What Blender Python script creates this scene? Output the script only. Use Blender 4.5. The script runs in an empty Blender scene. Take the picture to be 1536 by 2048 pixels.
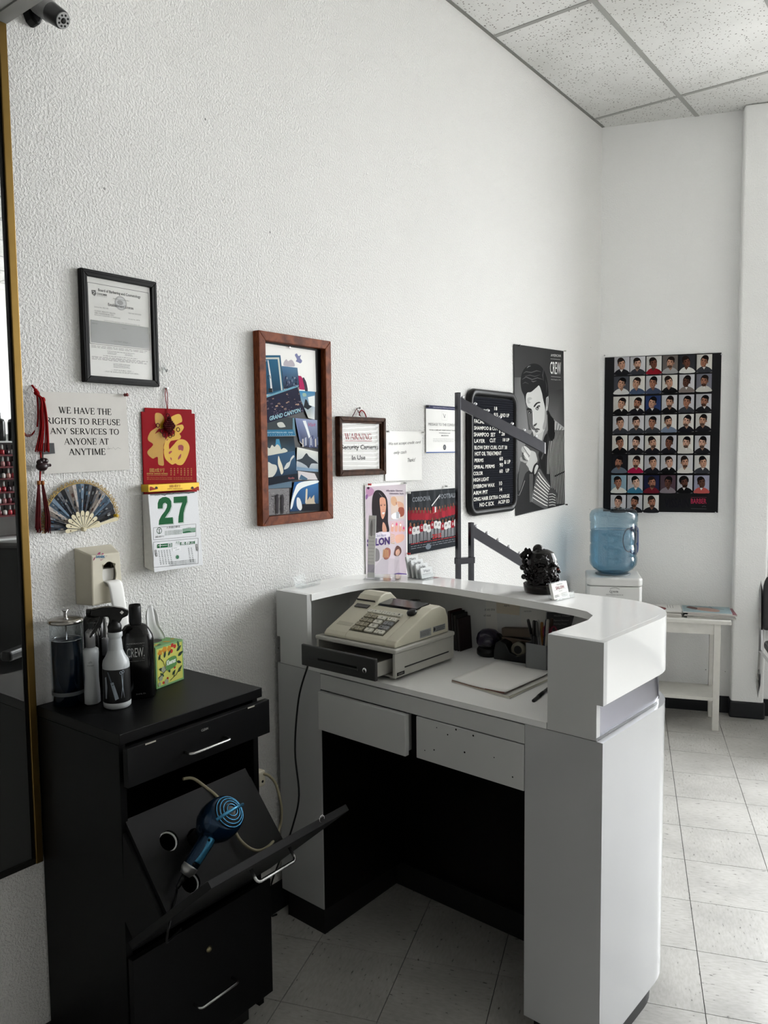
import bpy, bmesh, math, random
from mathutils import Matrix, Vector, Quaternion
random.seed(7)
SC = bpy.context.scene
COL = SC.collection
PI = math.pi
R_ = math.radians

# ------------------------------------------------------------------ camera
F_PX, PITCH, ROLL, YAW, CAM_H, CAM_X = 1585.51, 0.0771219, -0.0098268, 0.6522976, 1.65545, 1.99
_fwd = Vector((-math.sin(YAW), math.cos(YAW), 0)); _rt = Vector((math.cos(YAW), math.sin(YAW), 0)); _up = Vector((0, 0, 1))
CF = _fwd*math.cos(PITCH) - _up*math.sin(PITCH)
_u2 = _up*math.cos(PITCH) + _fwd*math.sin(PITCH)
CR = _rt*math.cos(ROLL) + _u2*math.sin(ROLL)
CU = _u2*math.cos(ROLL) - _rt*math.sin(ROLL)
CP = Vector((CAM_X, 0, CAM_H))
cam = bpy.data.cameras.new('camera'); camo = bpy.data.objects.new('camera', cam); COL.objects.link(camo)
camo.matrix_world = Matrix(((CR.x, CU.x, -CF.x, CP.x), (CR.y, CU.y, -CF.y, CP.y), (CR.z, CU.z, -CF.z, CP.z), (0, 0, 0, 1)))
cam.sensor_fit = 'HORIZONTAL'; cam.sensor_width = 36.0; cam.lens = 36.0*F_PX/1536; cam.clip_start = 0.05
SC.camera = camo

# ------------------------------------------------------------------ world, exposure
SC.view_settings.view_transform = 'Standard'; SC.view_settings.look = 'None'
SC.view_settings.gamma = 1.0; SC.view_settings.use_curve_mapping = False
SC.view_settings.exposure = 0.0
SC.cycles.max_bounces = 9; SC.cycles.diffuse_bounces = 5; SC.cycles.glossy_bounces = 4; SC.cycles.transmission_bounces = 6; SC.cycles.transparent_max_bounces = 24; SC.cycles.caustics_reflective = False; SC.cycles.caustics_refractive = False
WORLD_STRENGTH = 30.0
w = bpy.data.worlds.new('overcast_sky'); SC.world = w; w.use_nodes = True
nt = w.node_tree; nt.nodes.clear()
out = nt.nodes.new('ShaderNodeOutputWorld'); bg = nt.nodes.new('ShaderNodeBackground')
tc = nt.nodes.new('ShaderNodeTexCoord'); sep = nt.nodes.new('ShaderNodeSeparateXYZ'); rmp = nt.nodes.new('ShaderNodeValToRGB')
nt.links.new(tc.outputs['Generated'], sep.inputs[0]); nt.links.new(sep.outputs['Z'], rmp.inputs[0])
rmp.color_ramp.elements[0].position = 0.0; rmp.color_ramp.elements[0].color = (0.79, 0.83, 0.875, 1)
rmp.color_ramp.elements[1].position = 0.9; rmp.color_ramp.elements[1].color = (0.89, 0.935, 1.0, 1)
nt.links.new(rmp.outputs[0], bg.inputs['Color']); bg.inputs['Strength'].default_value = WORLD_STRENGTH
nt.links.new(bg.outputs[0], out.inputs[0])

# ------------------------------------------------------------------ photo pixel -> world helpers
def pray(px, py):
    return CR*((px-768)/F_PX) - CU*((py-1024)/F_PX) + CF
def on_x(p, x=0.0):
    d = pray(*p); return CP + d*((x-CP.x)/d.x)
def on_y(p, y):
    d = pray(*p); return CP + d*((y-CP.y)/d.y)
def on_z(p, z):
    d = pray(*p); return CP + d*((z-CP.z)/d.z)
def wall2(p, x=0.0):
    v = on_x(p, x); return (v.y, v.z)
BW0 = Vector((0, 4.878, 0)); BWA = R_(20.2)
BWE = Vector((math.cos(BWA), math.sin(BWA), 0)); BWN = Vector((math.sin(BWA), -math.cos(BWA), 0))
def back2(p, off=0.0):
    d = pray(*p); o = BW0 + BWN*off
    q = CP + d*((o-CP).dot(BWN)/d.dot(BWN)); return ((q-BW0).dot(BWE), q.z)
def crop(x0, y0, x1, wz):
    k = (x1-x0)/wz
    return lambda x, y: (x0+x*k, y0+y*k)

def lin(c):
    return c/12.92 if c <= 0.04045 else ((c+0.055)/1.055)**2.4
def rgb(h):
    if isinstance(h, str):
        h = h.lstrip('#'); return tuple(lin(int(h[i:i+2], 16)/255) for i in (0, 2, 4))
    if isinstance(h, (int, float)):
        return (lin(h/255),)*3
    return tuple(lin(c/255) for c in h)

# ------------------------------------------------------------------ materials
MATS = {}
def mat(name, col, rough=0.5, metal=0.0, spec=0.5, trans=0.0, ior=1.45, var=0.06, vscale=8.0, bump=0.0, bscale=200.0, alpha=1.0, coat=0.0, emit=None):
    if name in MATS: return MATS[name]
    m = bpy.data.materials.new(name); m.use_nodes = True; n = m.node_tree.nodes; l = m.node_tree.links
    b = n['Principled BSDF']; c = rgb(col)
    if var > 0:
        t = n.new('ShaderNodeTexCoord'); nz = n.new('ShaderNodeTexNoise'); nz.inputs['Scale'].default_value = vscale; nz.inputs['Detail'].default_value = 3
        l.new(t.outputs['Object'], nz.inputs['Vector'])
        mx = n.new('ShaderNodeMix'); mx.data_type = 'RGBA'
        mx.inputs[6].default_value = tuple(x*(1-var) for x in c)+(1,); mx.inputs[7].default_value = tuple(min(1, x*(1+var)) for x in c)+(1,)
        l.new(nz.outputs['Fac'], mx.inputs[0]); l.new(mx.outputs[2], b.inputs['Base Color'])
    else:
        b.inputs['Base Color'].default_value = c+(1,)
    b.inputs['Roughness'].default_value = rough; b.inputs['Metallic'].default_value = metal
    b.inputs['Specular IOR Level'].default_value = spec; b.inputs['Transmission Weight'].default_value = trans; b.inputs['IOR'].default_value = ior
    b.inputs['Coat Weight'].default_value = coat; b.inputs['Alpha'].default_value = alpha
    if bump > 0:
        t2 = n.new('ShaderNodeTexCoord'); nb = n.new('ShaderNodeTexNoise'); nb.inputs['Scale'].default_value = bscale; nb.inputs['Detail'].default_value = 4
        l.new(t2.outputs['Object'], nb.inputs['Vector']); bp = n.new('ShaderNodeBump'); bp.inputs['Strength'].default_value = bump; bp.inputs['Distance'].default_value = 0.002
        l.new(nb.outputs['Fac'], bp.inputs['Height']); l.new(bp.outputs[0], b.inputs['Normal'])
    if emit: b.inputs['Emission Color'].default_value = rgb(emit[0])+(1,); b.inputs['Emission Strength'].default_value = emit[1]
    MATS[name] = m; return m

def clear_mat(name, tint, gloss=0.08, rough=0.02):
    """thin clear sheet: transparent with a fresnel gloss"""
    if name in MATS: return MATS[name]
    m = bpy.data.materials.new(name); m.use_nodes = True; n = m.node_tree.nodes; l = m.node_tree.links; n.clear()
    o = n.new('ShaderNodeOutputMaterial'); mx = n.new('ShaderNodeMixShader'); tr = n.new('ShaderNodeBsdfTransparent'); gl = n.new('ShaderNodeBsdfGlossy')
    ge = n.new('ShaderNodeNewGeometry'); dt = n.new('ShaderNodeVectorMath'); dt.operation = 'DOT_PRODUCT'
    l.new(ge.outputs['Incoming'], dt.inputs[0]); l.new(ge.outputs['Normal'], dt.inputs[1])
    def mth(op, s, v=None, first=False):
        k = n.new('ShaderNodeMath'); k.operation = op
        if first: k.inputs[0].default_value = v; l.new(s, k.inputs[1])
        else:
            l.new(s, k.inputs[0])
            if v is not None: k.inputs[1].default_value = v
        return k.outputs[0]
    f_ = mth('POWER', mth('SUBTRACT', mth('ABSOLUTE', dt.outputs['Value']), 1.0, True), 5.0)      # Schlick
    ad = n.new('ShaderNodeMath'); ad.operation = 'MULTIPLY_ADD'; ad.inputs[1].default_value = 1-gloss; ad.inputs[2].default_value = gloss; l.new(f_, ad.inputs[0])
    tr.inputs[0].default_value = rgb(tint)+(1,); gl.inputs['Roughness'].default_value = rough
    l.new(ad.outputs[0], mx.inputs[0]); l.new(tr.outputs[0], mx.inputs[1]); l.new(gl.outputs[0], mx.inputs[2]); l.new(mx.outputs[0], o.inputs[0])
    MATS[name] = m; return m

def print_mat(name='printed_ink', rough=0.55, coat=0.0, spec=0.2):
    """flat print: the ink colours of a poster, carried by the faces"""
    if name in MATS: return MATS[name]
    m = bpy.data.materials.new(name); m.use_nodes = True; n = m.node_tree.nodes; l = m.node_tree.links; b = n['Principled BSDF']
    a = n.new('ShaderNodeVertexColor'); a.layer_name = 'ink'
    t = n.new('ShaderNodeTexCoord'); nz = n.new('ShaderNodeTexNoise'); nz.inputs['Scale'].default_value = 300; l.new(t.outputs['Object'], nz.inputs['Vector'])
    mp = n.new('ShaderNodeMapRange'); mp.inputs[3].default_value = 0.95; mp.inputs[4].default_value = 1.05; l.new(nz.outputs['Fac'], mp.inputs[0])
    mu = n.new('ShaderNodeVectorMath'); mu.operation = 'SCALE'; l.new(a.outputs['Color'], mu.inputs[0]); l.new(mp.outputs[0], mu.inputs['Scale'])
    l.new(mu.outputs[0], b.inputs['Base Color']); b.inputs['Roughness'].default_value = rough; b.inputs['Coat Weight'].default_value = coat; b.inputs['Specular IOR Level'].default_value = spec
    MATS[name] = m; return m

# ------------------------------------------------------------------ mesh builder
class MB:
    def __init__(self, M=None):
        self.v = []; self.f = []; self.M = M or Matrix.Identity(4); self.sm = []
    def add(self, vs, fs, smooth=False):
        o = len(self.v); self.v += [self.M @ Vector(p) for p in vs]
        self.f += [tuple(i+o for i in f) for f in fs]; self.sm += [smooth]*len(fs); return self
    def box(self, a, b):
        (x0, y0, z0), (x1, y1, z1) = a, b
        return self.add([(x0,y0,z0),(x1,y0,z0),(x1,y1,z0),(x0,y1,z0),(x0,y0,z1),(x1,y0,z1),(x1,y1,z1),(x0,y1,z1)],
                 [(0,3,2,1),(4,5,6,7),(0,1,5,4),(1,2,6,5),(2,3,7,6),(3,0,4,7)])
    def prism(self, poly, z0, z1, axis='z', smooth=False):
        """extrude a polygon; axis z: (x,y), x: (y,z), y: (x,z)"""
        n = len(poly)
        area = sum(poly[i][0]*poly[(i+1) % n][1]-poly[(i+1) % n][0]*poly[i][1] for i in range(n))
        if (area < 0) != (axis == 'y'): poly = poly[::-1]
        mk = {'z': lambda p, t: (p[0], p[1], t), 'x': lambda p, t: (t, p[0], p[1]), 'y': lambda p, t: (p[0], t, p[1])}[axis]
        vs = [mk(p, z0) for p in poly]+[mk(p, z1) for p in poly]
        o = len(self.v); self.add(vs, [tuple(range(n-1, -1, -1)), tuple(range(n, 2*n))])
        self.f += [(o+i, o+(i+1) % n, o+n+(i+1) % n, o+n+i) for i in range(n)]; self.sm += [smooth]*n; return self
    def lathe(self, prof, c=(0, 0, 0), seg=24, smooth=True, cap=True, sx=1.0, sy=1.0, pw=None):
        vs = []; fs = []; n = len(prof)
        for k in range(seg):
            a = 2*PI*k/seg; ca, sa = math.cos(a), math.sin(a)
            if pw:
                ca = math.copysign(abs(ca)**pw, ca); sa = math.copysign(abs(sa)**pw, sa)
            for r, z in prof: vs.append((c[0]+r*ca*sx, c[1]+r*sa*sy, c[2]+z))
        for k in range(seg):
            k2 = (k+1) % seg
            for i in range(n-1): fs.append((k*n+i, k2*n+i, k2*n+i+1, k*n+i+1))
        self.add(vs, fs, smooth)
        if cap:
            o = len(self.v)-len(vs)
            if prof[0][0] > 1e-6: self.f.append(tuple(o+k*n for k in range(seg-1, -1, -1))); self.sm.append(False)
            if prof[-1][0] > 1e-6: self.f.append(tuple(o+k*n+n-1 for k in range(seg))); self.sm.append(False)
        return self
    def tube(self, path, r, seg=8, cap=True, smooth=True, closed=False, flat=1.0):
        pts = [Vector(p) for p in path]; n = len(pts); rs = r if isinstance(r, (list, tuple)) else [r]*n
        vs = []; fs = []; prev = None
        for i in range(n):
            if closed: t = pts[(i+1) % n]-pts[i-1]
            else: t = (pts[min(i+1, n-1)]-pts[max(i-1, 0)])
            t = t.normalized() if t.length > 1e-9 else Vector((0, 0, 1))
            if prev is None: ref = Vector((0, 0, 1)) if abs(t.z) < 0.9 else Vector((1, 0, 0)); u = t.cross(ref).normalized()
            else: u = (prev-t*prev.dot(t)); u = u.normalized() if u.length > 1e-6 else t.orthogonal().normalized()
            prev = u; w_ = t.cross(u)
            for k in range(seg):
                a = 2*PI*k/seg; vs.append(pts[i]+u*(rs[i]*math.cos(a))+w_*(rs[i]*flat*math.sin(a)))
        for i in range(n if closed else n-1):
            j = (i+1) % n
            for k in range(seg): fs.append((i*seg+k, i*seg+(k+1) % seg, j*seg+(k+1) % seg, j*seg+k))
        self.add(vs, fs, smooth)
        if cap and not closed:
            o = len(self.v)-len(vs)
            self.f.append(tuple(o+k for k in range(seg-1, -1, -1))); self.f.append(tuple(o+(n-1)*seg+k for k in range(seg))); self.sm += [False, False]
        return self
    def sphere(self, c, r, seg=14, rings=8, s=(1, 1, 1)):
        pr = [(max(1e-7, r*math.sin(PI*i/rings)), -r*math.cos(PI*i/rings)) for i in range(rings+1)]
        M0 = self.M; self.M = M0 @ Matrix.Translation(c) @ Matrix.Diagonal((*s, 1)); self.lathe(pr, seg=seg, cap=False); self.M = M0; return self
    def grid(self, fn, nu, nv, smooth=True, thick=None):
        vs = [fn(i/nu, j/nv) for i in range(nu+1) for j in range(nv+1)]
        fs = [(i*(nv+1)+j, (i+1)*(nv+1)+j, (i+1)*(nv+1)+j+1, i*(nv+1)+j+1) for i in range(nu) for j in range(nv)]
        return self.add(vs, fs, smooth)

def spline(pts, n=8):
    P = [Vector(p) for p in pts]; out_ = []
    for i in range(len(P)-1):
        p0, p1, p2, p3 = P[max(i-1, 0)], P[i], P[i+1], P[min(i+2, len(P)-1)]
        for k in range(n):
            t = k/n; out_.append(0.5*((2*p1)+(p2-p0)*t+(2*p0-5*p1+4*p2-p3)*t*t+(3*p1-p0-3*p2+p3)*t**3))
    out_.append(P[-1]); return out_

WM = {}
def put(name, mb, m, parent=None, local=False, bevel=0.0, seg=2, solid=0.0, label=None):
    """link a builder as one mesh object; world-space vertices are moved into the parent's frame"""
    me = bpy.data.meshes.new(name)
    inv = None if (parent is None or local) else WM[parent].inverted()
    me.from_pydata([tuple(inv @ v) if inv else tuple(v) for v in mb.v], [], mb.f); me.update()
    me.polygons.foreach_set('use_smooth', mb.sm)
    o = bpy.data.objects.new(name, me); COL.objects.link(o)
    if m: me.materials.append(m)
    o.parent = parent; WM[o] = WM[parent] if parent else Matrix.Identity(4)
    if solid: md = o.modifiers.new('solid', 'SOLIDIFY'); md.thickness = solid; md.offset = 0
    if bevel: md = o.modifiers.new('bevel', 'BEVEL'); md.width = bevel; md.segments = seg; md.limit_method = 'ANGLE'; md.angle_limit = R_(40)
    if label: o['label'] = label
    return o
def tag(o, label, cat, group=None):
    o['label'] = label; o['category'] = cat
    if group: o['group'] = group
    return o
def thing(name, label, cat, loc=(0, 0, 0), rotz=0.0, group=None, M=None):
    o = bpy.data.objects.new(name, None); COL.objects.link(o); o.empty_display_size = 0.05
    if M is not None: o.matrix_world = M; WM[o] = M.copy()
    else:
        o.location = loc; o.rotation_euler = (0, 0, rotz); WM[o] = Matrix.Translation(loc) @ Matrix.Rotation(rotz, 4, 'Z')
    return tag(o, label, cat, group)
def struct(o):
    o['kind'] = 'structure'; return o
def dup(o, parent=None):
    c = o.copy(); COL.objects.link(c); c.parent = parent; WM[c] = WM[o]; return c

# ------------------------------------------------------------------ flat prints
_tc = {}
def text_mesh(s, bold=0.0, shear=0.0):
    key = (s, bold, shear)
    if key in _tc: return _tc[key]
    c = bpy.data.curves.new('t', 'FONT'); c.body = s; c.size = 1; c.resolution_u = 2; c.offset = bold; c.shear = shear
    o = bpy.data.objects.new('t', c)
    m = o.to_mesh()
    vs = [(v.co.x, v.co.y) for v in m.vertices]; fs = [tuple(p.vertices) for p in m.polygons]
    o.to_mesh_clear(); bpy.data.objects.remove(o); bpy.data.curves.remove(c)
    _tc[key] = (vs, fs); return vs, fs

class Print:
    """ink shapes lying on a flat sheet. frame(u,v,h) -> world point; every layer sits a hair above the one before"""
    def __init__(self, frame, h0=0.0, step=0.00002, pm=None):
        self.fr = frame; self.h = h0; self.step = step; self.v = []; self.f = []; self.c = []; self.pm = pm or (lambda p: p)
    def up(self, n=1): self.h += self.step*n; return self
    def raw(self, vs, fs, cols):
        o = len(self.v); self.v += [self.fr(p[0], p[1], self.h) for p in vs]
        for k, f in enumerate(fs):
            self.f.append(tuple(i+o for i in f)); self.c.append([cols[i] for i in f] if isinstance(cols, list) else [cols]*len(f))
    def poly(self, pts, col, px=True):
        pts = [self.pm(p) for p in pts] if px else pts
        n = len(pts); a = sum(pts[i][0]*pts[(i+1) % n][1]-pts[(i+1) % n][0]*pts[i][1] for i in range(n))
        cols = [rgb(c) for c in col] if isinstance(col, list) else rgb(col)
        if a < 0:
            pts = pts[::-1]
            if isinstance(cols, list): cols = cols[::-1]
        self.up(); self.raw(pts, [tuple(range(n))], cols)
    def blob(self, pts, col, px=True, n=6):
        q = [Vector((p[0], p[1], 0)) for p in pts]; q = spline([q[-1]]+q+[q[0], q[1]], n)[n:-n-1]
        self.poly([(p.x, p.y) for p in q], col, px)
    def ell(self, c, rx, ry, col, px=True, rot=0.0, n=18):
        cr, sr = math.cos(rot), math.sin(rot)
        self.poly([(c[0]+rx*math.cos(t)*cr-ry*math.sin(t)*sr, c[1]+rx*math.cos(t)*sr+ry*math.sin(t)*cr) for t in [2*PI*k/n for k in range(n)]], col, px)
    def line(self, pts, wd, col, px=True, newlayer=True):
        P = [Vector((p[0], p[1])) for p in pts]
        if newlayer: self.up()
        ws = wd if isinstance(wd, (list, tuple)) else [wd]*len(P)
        L = []; Rr = []
        for i, p in enumerate(P):
            t = (P[min(i+1, len(P)-1)]-P[max(i-1, 0)]); t = t.normalized() if t.length > 0 else Vector((1, 0)); nn = Vector((-t.y, t.x))*(ws[i]/2)
            L.append(p+nn); Rr.append(p-nn)
        m_ = self.pm if px else (lambda p: p)
        vs = [m_((p.x, p.y)) for p in L]+[m_((p.x, p.y)) for p in Rr]; n = len(P)
        a = (vs[1][0]-vs[0][0])*(vs[n][1]-vs[0][1])-(vs[1][1]-vs[0][1])*(vs[n][0]-vs[0][0])
        fs = [(i, i+1, n+i+1, n+i) if a > 0 else (i, n+i, n+i+1, i+1) for i in range(n-1)]
        self.raw(vs, fs, rgb(col))
    def text(self, s, x0, y0, x1, y1, col, px=True, bold=0.0, slope=0.0, shear=0.0, newlayer=True, flip=None):
        """fit the text's box to x0..x1, y0(bottom)..y1(top)"""
        vs, fs = text_mesh(s, bold, shear)
        if not vs: return
        a0 = min(p[0] for p in vs); a1 = max(p[0] for p in vs); b0 = min(p[1] for p in vs); b1 = max(p[1] for p in vs)
        q = [(x0+(p[0]-a0)/(a1-a0)*(x1-x0), y0+(p[1]-b0)/max(1e-6, b1-b0)*(y1-y0)+slope*((p[0]-a0)/(a1-a0)*(x1-x0))) for p in vs]
        if px: q = [self.pm(p) for p in q]
        if newlayer: self.up()
        self.raw(q, fs, rgb(col))
    def lines(self, x0, x1, ys, wd, col, px=False, jit=0.15, words=True, seed=1):
        """rows of print too small to read: dashes of word length"""
        rn = random.Random(seed); self.up()
        for y in ys:
            x = x0; xe = x1-(x1-x0)*jit*rn.random()
            while x < xe-1e-6:
                L = (x1-x0)*rn.uniform(0.03, 0.11); e = min(x+L, xe)
                self.line([(x, y), (e, y)], wd, col, px, newlayer=False); x = e+(x1-x0)*0.016
    def build(self, name, parent, m=None):
        me = bpy.data.meshes.new(name); inv = WM[parent].inverted()
        me.from_pydata([tuple(inv @ v) for v in self.v], [], self.f); me.update()
        at = me.color_attributes.new('ink', 'FLOAT_COLOR', 'CORNER')
        buf = []
        for c in self.c:
            for k in c: buf += [k[0], k[1], k[2], 1.0]
        at.data.foreach_set('color', buf)
        o = bpy.data.objects.new(name, me); COL.objects.link(o); me.materials.append(m or print_mat()); o.parent = parent; WM[o] = WM[parent]
        if len(self.f) < 4: o['kind'] = 'stuff'
        return o
def wall_frame(x): return lambda u, v, h: Vector((x+h, u, v))
def back_frame(off): return lambda u, v, h: BW0+BWE*u+BWN*(off+h)+Vector((0, 0, v))

# serif capitals drawn with thick and thin strokes
def serif(s):
    T, t, sf = 0.16, 0.065, 0.10
    def bar(x0, y0, x1, y1, w_): return ('l', [(x0, y0), (x1, y1)], w_)
    def foot(x, y, k=1.0): return ('l', [(x-sf*k, y), (x+sf*k, y)], 0.035)
    def arc(cx, cy, rx, ry, a0, a1, wa, wb, n=12):
        pts = [(cx+rx*math.cos(R_(a0+(a1-a0)*i/n)), cy+ry*math.sin(R_(a0+(a1-a0)*i/n))) for i in range(n+1)]
        return ('l', pts, [wa+(wb-wa)*abs(math.cos(R_(a0+(a1-a0)*i/n))) for i in range(n+1)])
    y0, y1 = 0.02, 0.98
    G = {
     'A': (0.9, [bar(.08,y0,.45,y1,t), bar(.43,y1,.80,y0,T), bar(.22,.35,.62,.35,t), foot(.08,y0), foot(.80,y0)]),
     'C': (0.85, [arc(.45,.5,.37,.48,50,310,t,T), bar(.73,.98,.73,.68,t)]),
     'E': (0.78, [bar(.18,0,.18,1,T), bar(.05,y1,.65,y1,t), bar(.05,y0,.68,y0,t), bar(.2,.52,.52,.52,t), bar(.64,1,.64,.76,t), bar(.67,0,.67,.26,t), bar(.52,.42,.52,.62,t)]),
     'F': (0.72, [bar(.18,0,.18,1,T), bar(.05,y1,.62,y1,t), foot(.18,y0,1.3), bar(.2,.5,.5,.5,t), bar(.61,1,.61,.76,t), bar(.5,.4,.5,.6,t)]),
     'G': (0.92, [arc(.45,.5,.38,.48,50,325,t,T), bar(.72,.98,.72,.7,t), bar(.72,.08,.72,.42,T), foot(.72,.42,1.2)]),
     'H': (0.92, [bar(.18,0,.18,1,T), bar(.74,0,.74,1,T), bar(.2,.52,.72,.52,t)]+[foot(x,y,1.3) for x in (.18,.74) for y in (y0,y1)]),
     'I': (0.42, [bar(.2,0,.2,1,T), foot(.2,y0,1.3), foot(.2,y1,1.3)]),
     'M': (1.1, [bar(.15,0,.15,1,t), bar(.17,1,.53,.05,T), bar(.53,.05,.88,1,t), bar(.9,0,.9,1,T), foot(.15,y0), foot(.9,y0,1.3), foot(.08,y1,.8), foot(.95,y1,.8)]),
     'N': (0.95, [bar(.16,0,.16,1,t), bar(.16,.96,.78,.03,T), bar(.79,0,.79,1,t), foot(.16,y0), foot(.12,y1), foot(.79,y1)]),
     'O': (0.92, [arc(.44,.5,.37,.48,0,360,t,T,24)]),
     'R': (0.88, [bar(.18,0,.18,1,T), arc(.34,.74,.25,.24,-90,90,t,T), bar(.18,y1,.34,y1,t), bar(.18,.5,.34,.5,t), bar(.4,.5,.78,.02,T), foot(.18,y0,1.3), foot(.8,y0,.8), foot(.12,y1,.7)]),
     'S': (0.7, [arc(.33,.74,.23,.24,30,230,t,T), bar(.16,.60,.52,.40,T), arc(.33,.26,.24,.24,-150,50,t,T), bar(.55,.98,.55,.74,t), bar(.1,.02,.1,.26,t)]),
     'T': (0.78, [bar(.37,0,.37,1,T), bar(.05,y1,.69,y1,t), bar(.06,1,.06,.75,t), bar(.68,1,.68,.75,t), foot(.37,y0,1.3)]),
     'U': (0.92, [bar(.2,.3,.2,1,T), arc(.47,.3,.27,.28,180,360,t,T), bar(.74,.3,.74,1,t), foot(.2,y1,1.3), foot(.74,y1)]),
     'V': (0.88, [bar(.1,1,.45,.03,T), bar(.45,.03,.78,1,t), foot(.1,y1,1.2), foot(.78,y1)]),
     'W': (1.2, [bar(.1,1,.38,.03,T), bar(.38,.03,.6,.95,t), bar(.55,1,.82,.03,T), bar(.82,.03,1.08,1,t), foot(.1,y1,1.2), foot(.55,y1), foot(1.08,y1)]),
     'Y': (0.88, [bar(.1,1,.43,.45,T), bar(.43,.45,.76,1,t), bar(.43,0,.43,.46,T), foot(.1,y1,1.2), foot(.76,y1), foot(.43,y0,1.3)]),
     ' ': (0.4, []),
    }
    x = 0; out_ = []
    for ch in s:
        wd, st = G[ch]
        for _, pts, w_ in st: out_.append(([(x+p[0], p[1]) for p in pts], w_))
        x += wd
    return out_, x
def serif_print(P, s, x0, y0, x1, y1, col):
    st, wd = serif(s); kx = (x1-x0)/wd; ky = y1-y0; P.up()
    for pts, w_ in st:
        k = (kx+ky)/2
        ws = [q*k for q in w_] if isinstance(w_, list) else w_*k
        P.line([(x0+p[0]*kx, y0+p[1]*ky) for p in pts], ws, col, px=False, newlayer=False)
# ================================================================== materials of the setting
def wall_paint(name, col, bump, scale, speck=True, dist=0.004):
    m = mat(name, col, rough=0.6, var=0.03, vscale=1.3, spec=0.3); n = m.node_tree.nodes; l = m.node_tree.links; b = n['Principled BSDF']
    t = n.new('ShaderNodeTexCoord'); n1 = n.new('ShaderNodeTexNoise'); n1.inputs['Scale'].default_value = scale; n1.inputs['Detail'].default_value = 2.5; n1.inputs['Roughness'].default_value = 0.55
    l.new(t.outputs['Object'], n1.inputs['Vector'])
    rp = n.new('ShaderNodeMapRange'); rp.inputs[1].default_value = 0.42; rp.inputs[2].default_value = 0.66; l.new(n1.outputs['Fac'], rp.inputs[0])
    bp = n.new('ShaderNodeBump'); bp.inputs['Strength'].default_value = bump; bp.inputs['Distance'].default_value = dist
    l.new(rp.outputs[0], bp.inputs['Height']); l.new(bp.outputs[0], b.inputs['Normal'])
    if speck:
        v = n.new('ShaderNodeTexVoronoi'); v.inputs['Scale'].default_value = 9.0; l.new(t.outputs['Object'], v.inputs['Vector'])
        c1 = n.new('ShaderNodeMath'); c1.operation = 'LESS_THAN'; c1.inputs[1].default_value = 0.035; l.new(v.outputs['Distance'], c1.inputs[0])
        n3 = n.new('ShaderNodeTexNoise'); n3.inputs['Scale'].default_value = 2.2; l.new(t.outputs['Object'], n3.inputs['Vector'])
        c2 = n.new('ShaderNodeMath'); c2.operation = 'GREATER_THAN'; c2.inputs[1].default_value = 0.60; l.new(n3.outputs['Fac'], c2.inputs[0])
        mu = n.new('ShaderNodeMath'); mu.operation = 'MULTIPLY'; l.new(c1.outputs[0], mu.inputs[0]); l.new(c2.outputs[0], mu.inputs[1])
        mk = n.new('ShaderNodeMath'); mk.operation = 'MULTIPLY'; mk.inputs[1].default_value = 0.6; l.new(mu.outputs[0], mk.inputs[0])
        mx = n.new('ShaderNodeMix'); mx.data_type = 'RGBA'; old = b.inputs['Base Color'].links[0].from_socket
        l.new(mk.outputs[0], mx.inputs[0]); l.new(old, mx.inputs[6]); mx.inputs[7].default_value = (0.06, 0.055, 0.05, 1); l.new(mx.outputs[2], b.inputs['Base Color'])
    return m
M_wall = wall_paint('textured_white_wall', (222, 221, 219), 0.58, 140.0)
M_wallb = wall_paint('smooth_white_wall', (238, 238, 237), 0.25, 120.0)
M_wallr = wall_paint('rear_room_wall', (200, 199, 196), 0.2, 60.0, speck=False)
M_base = mat('black_rubber_base', (14, 16, 22), rough=0.5)

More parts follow.
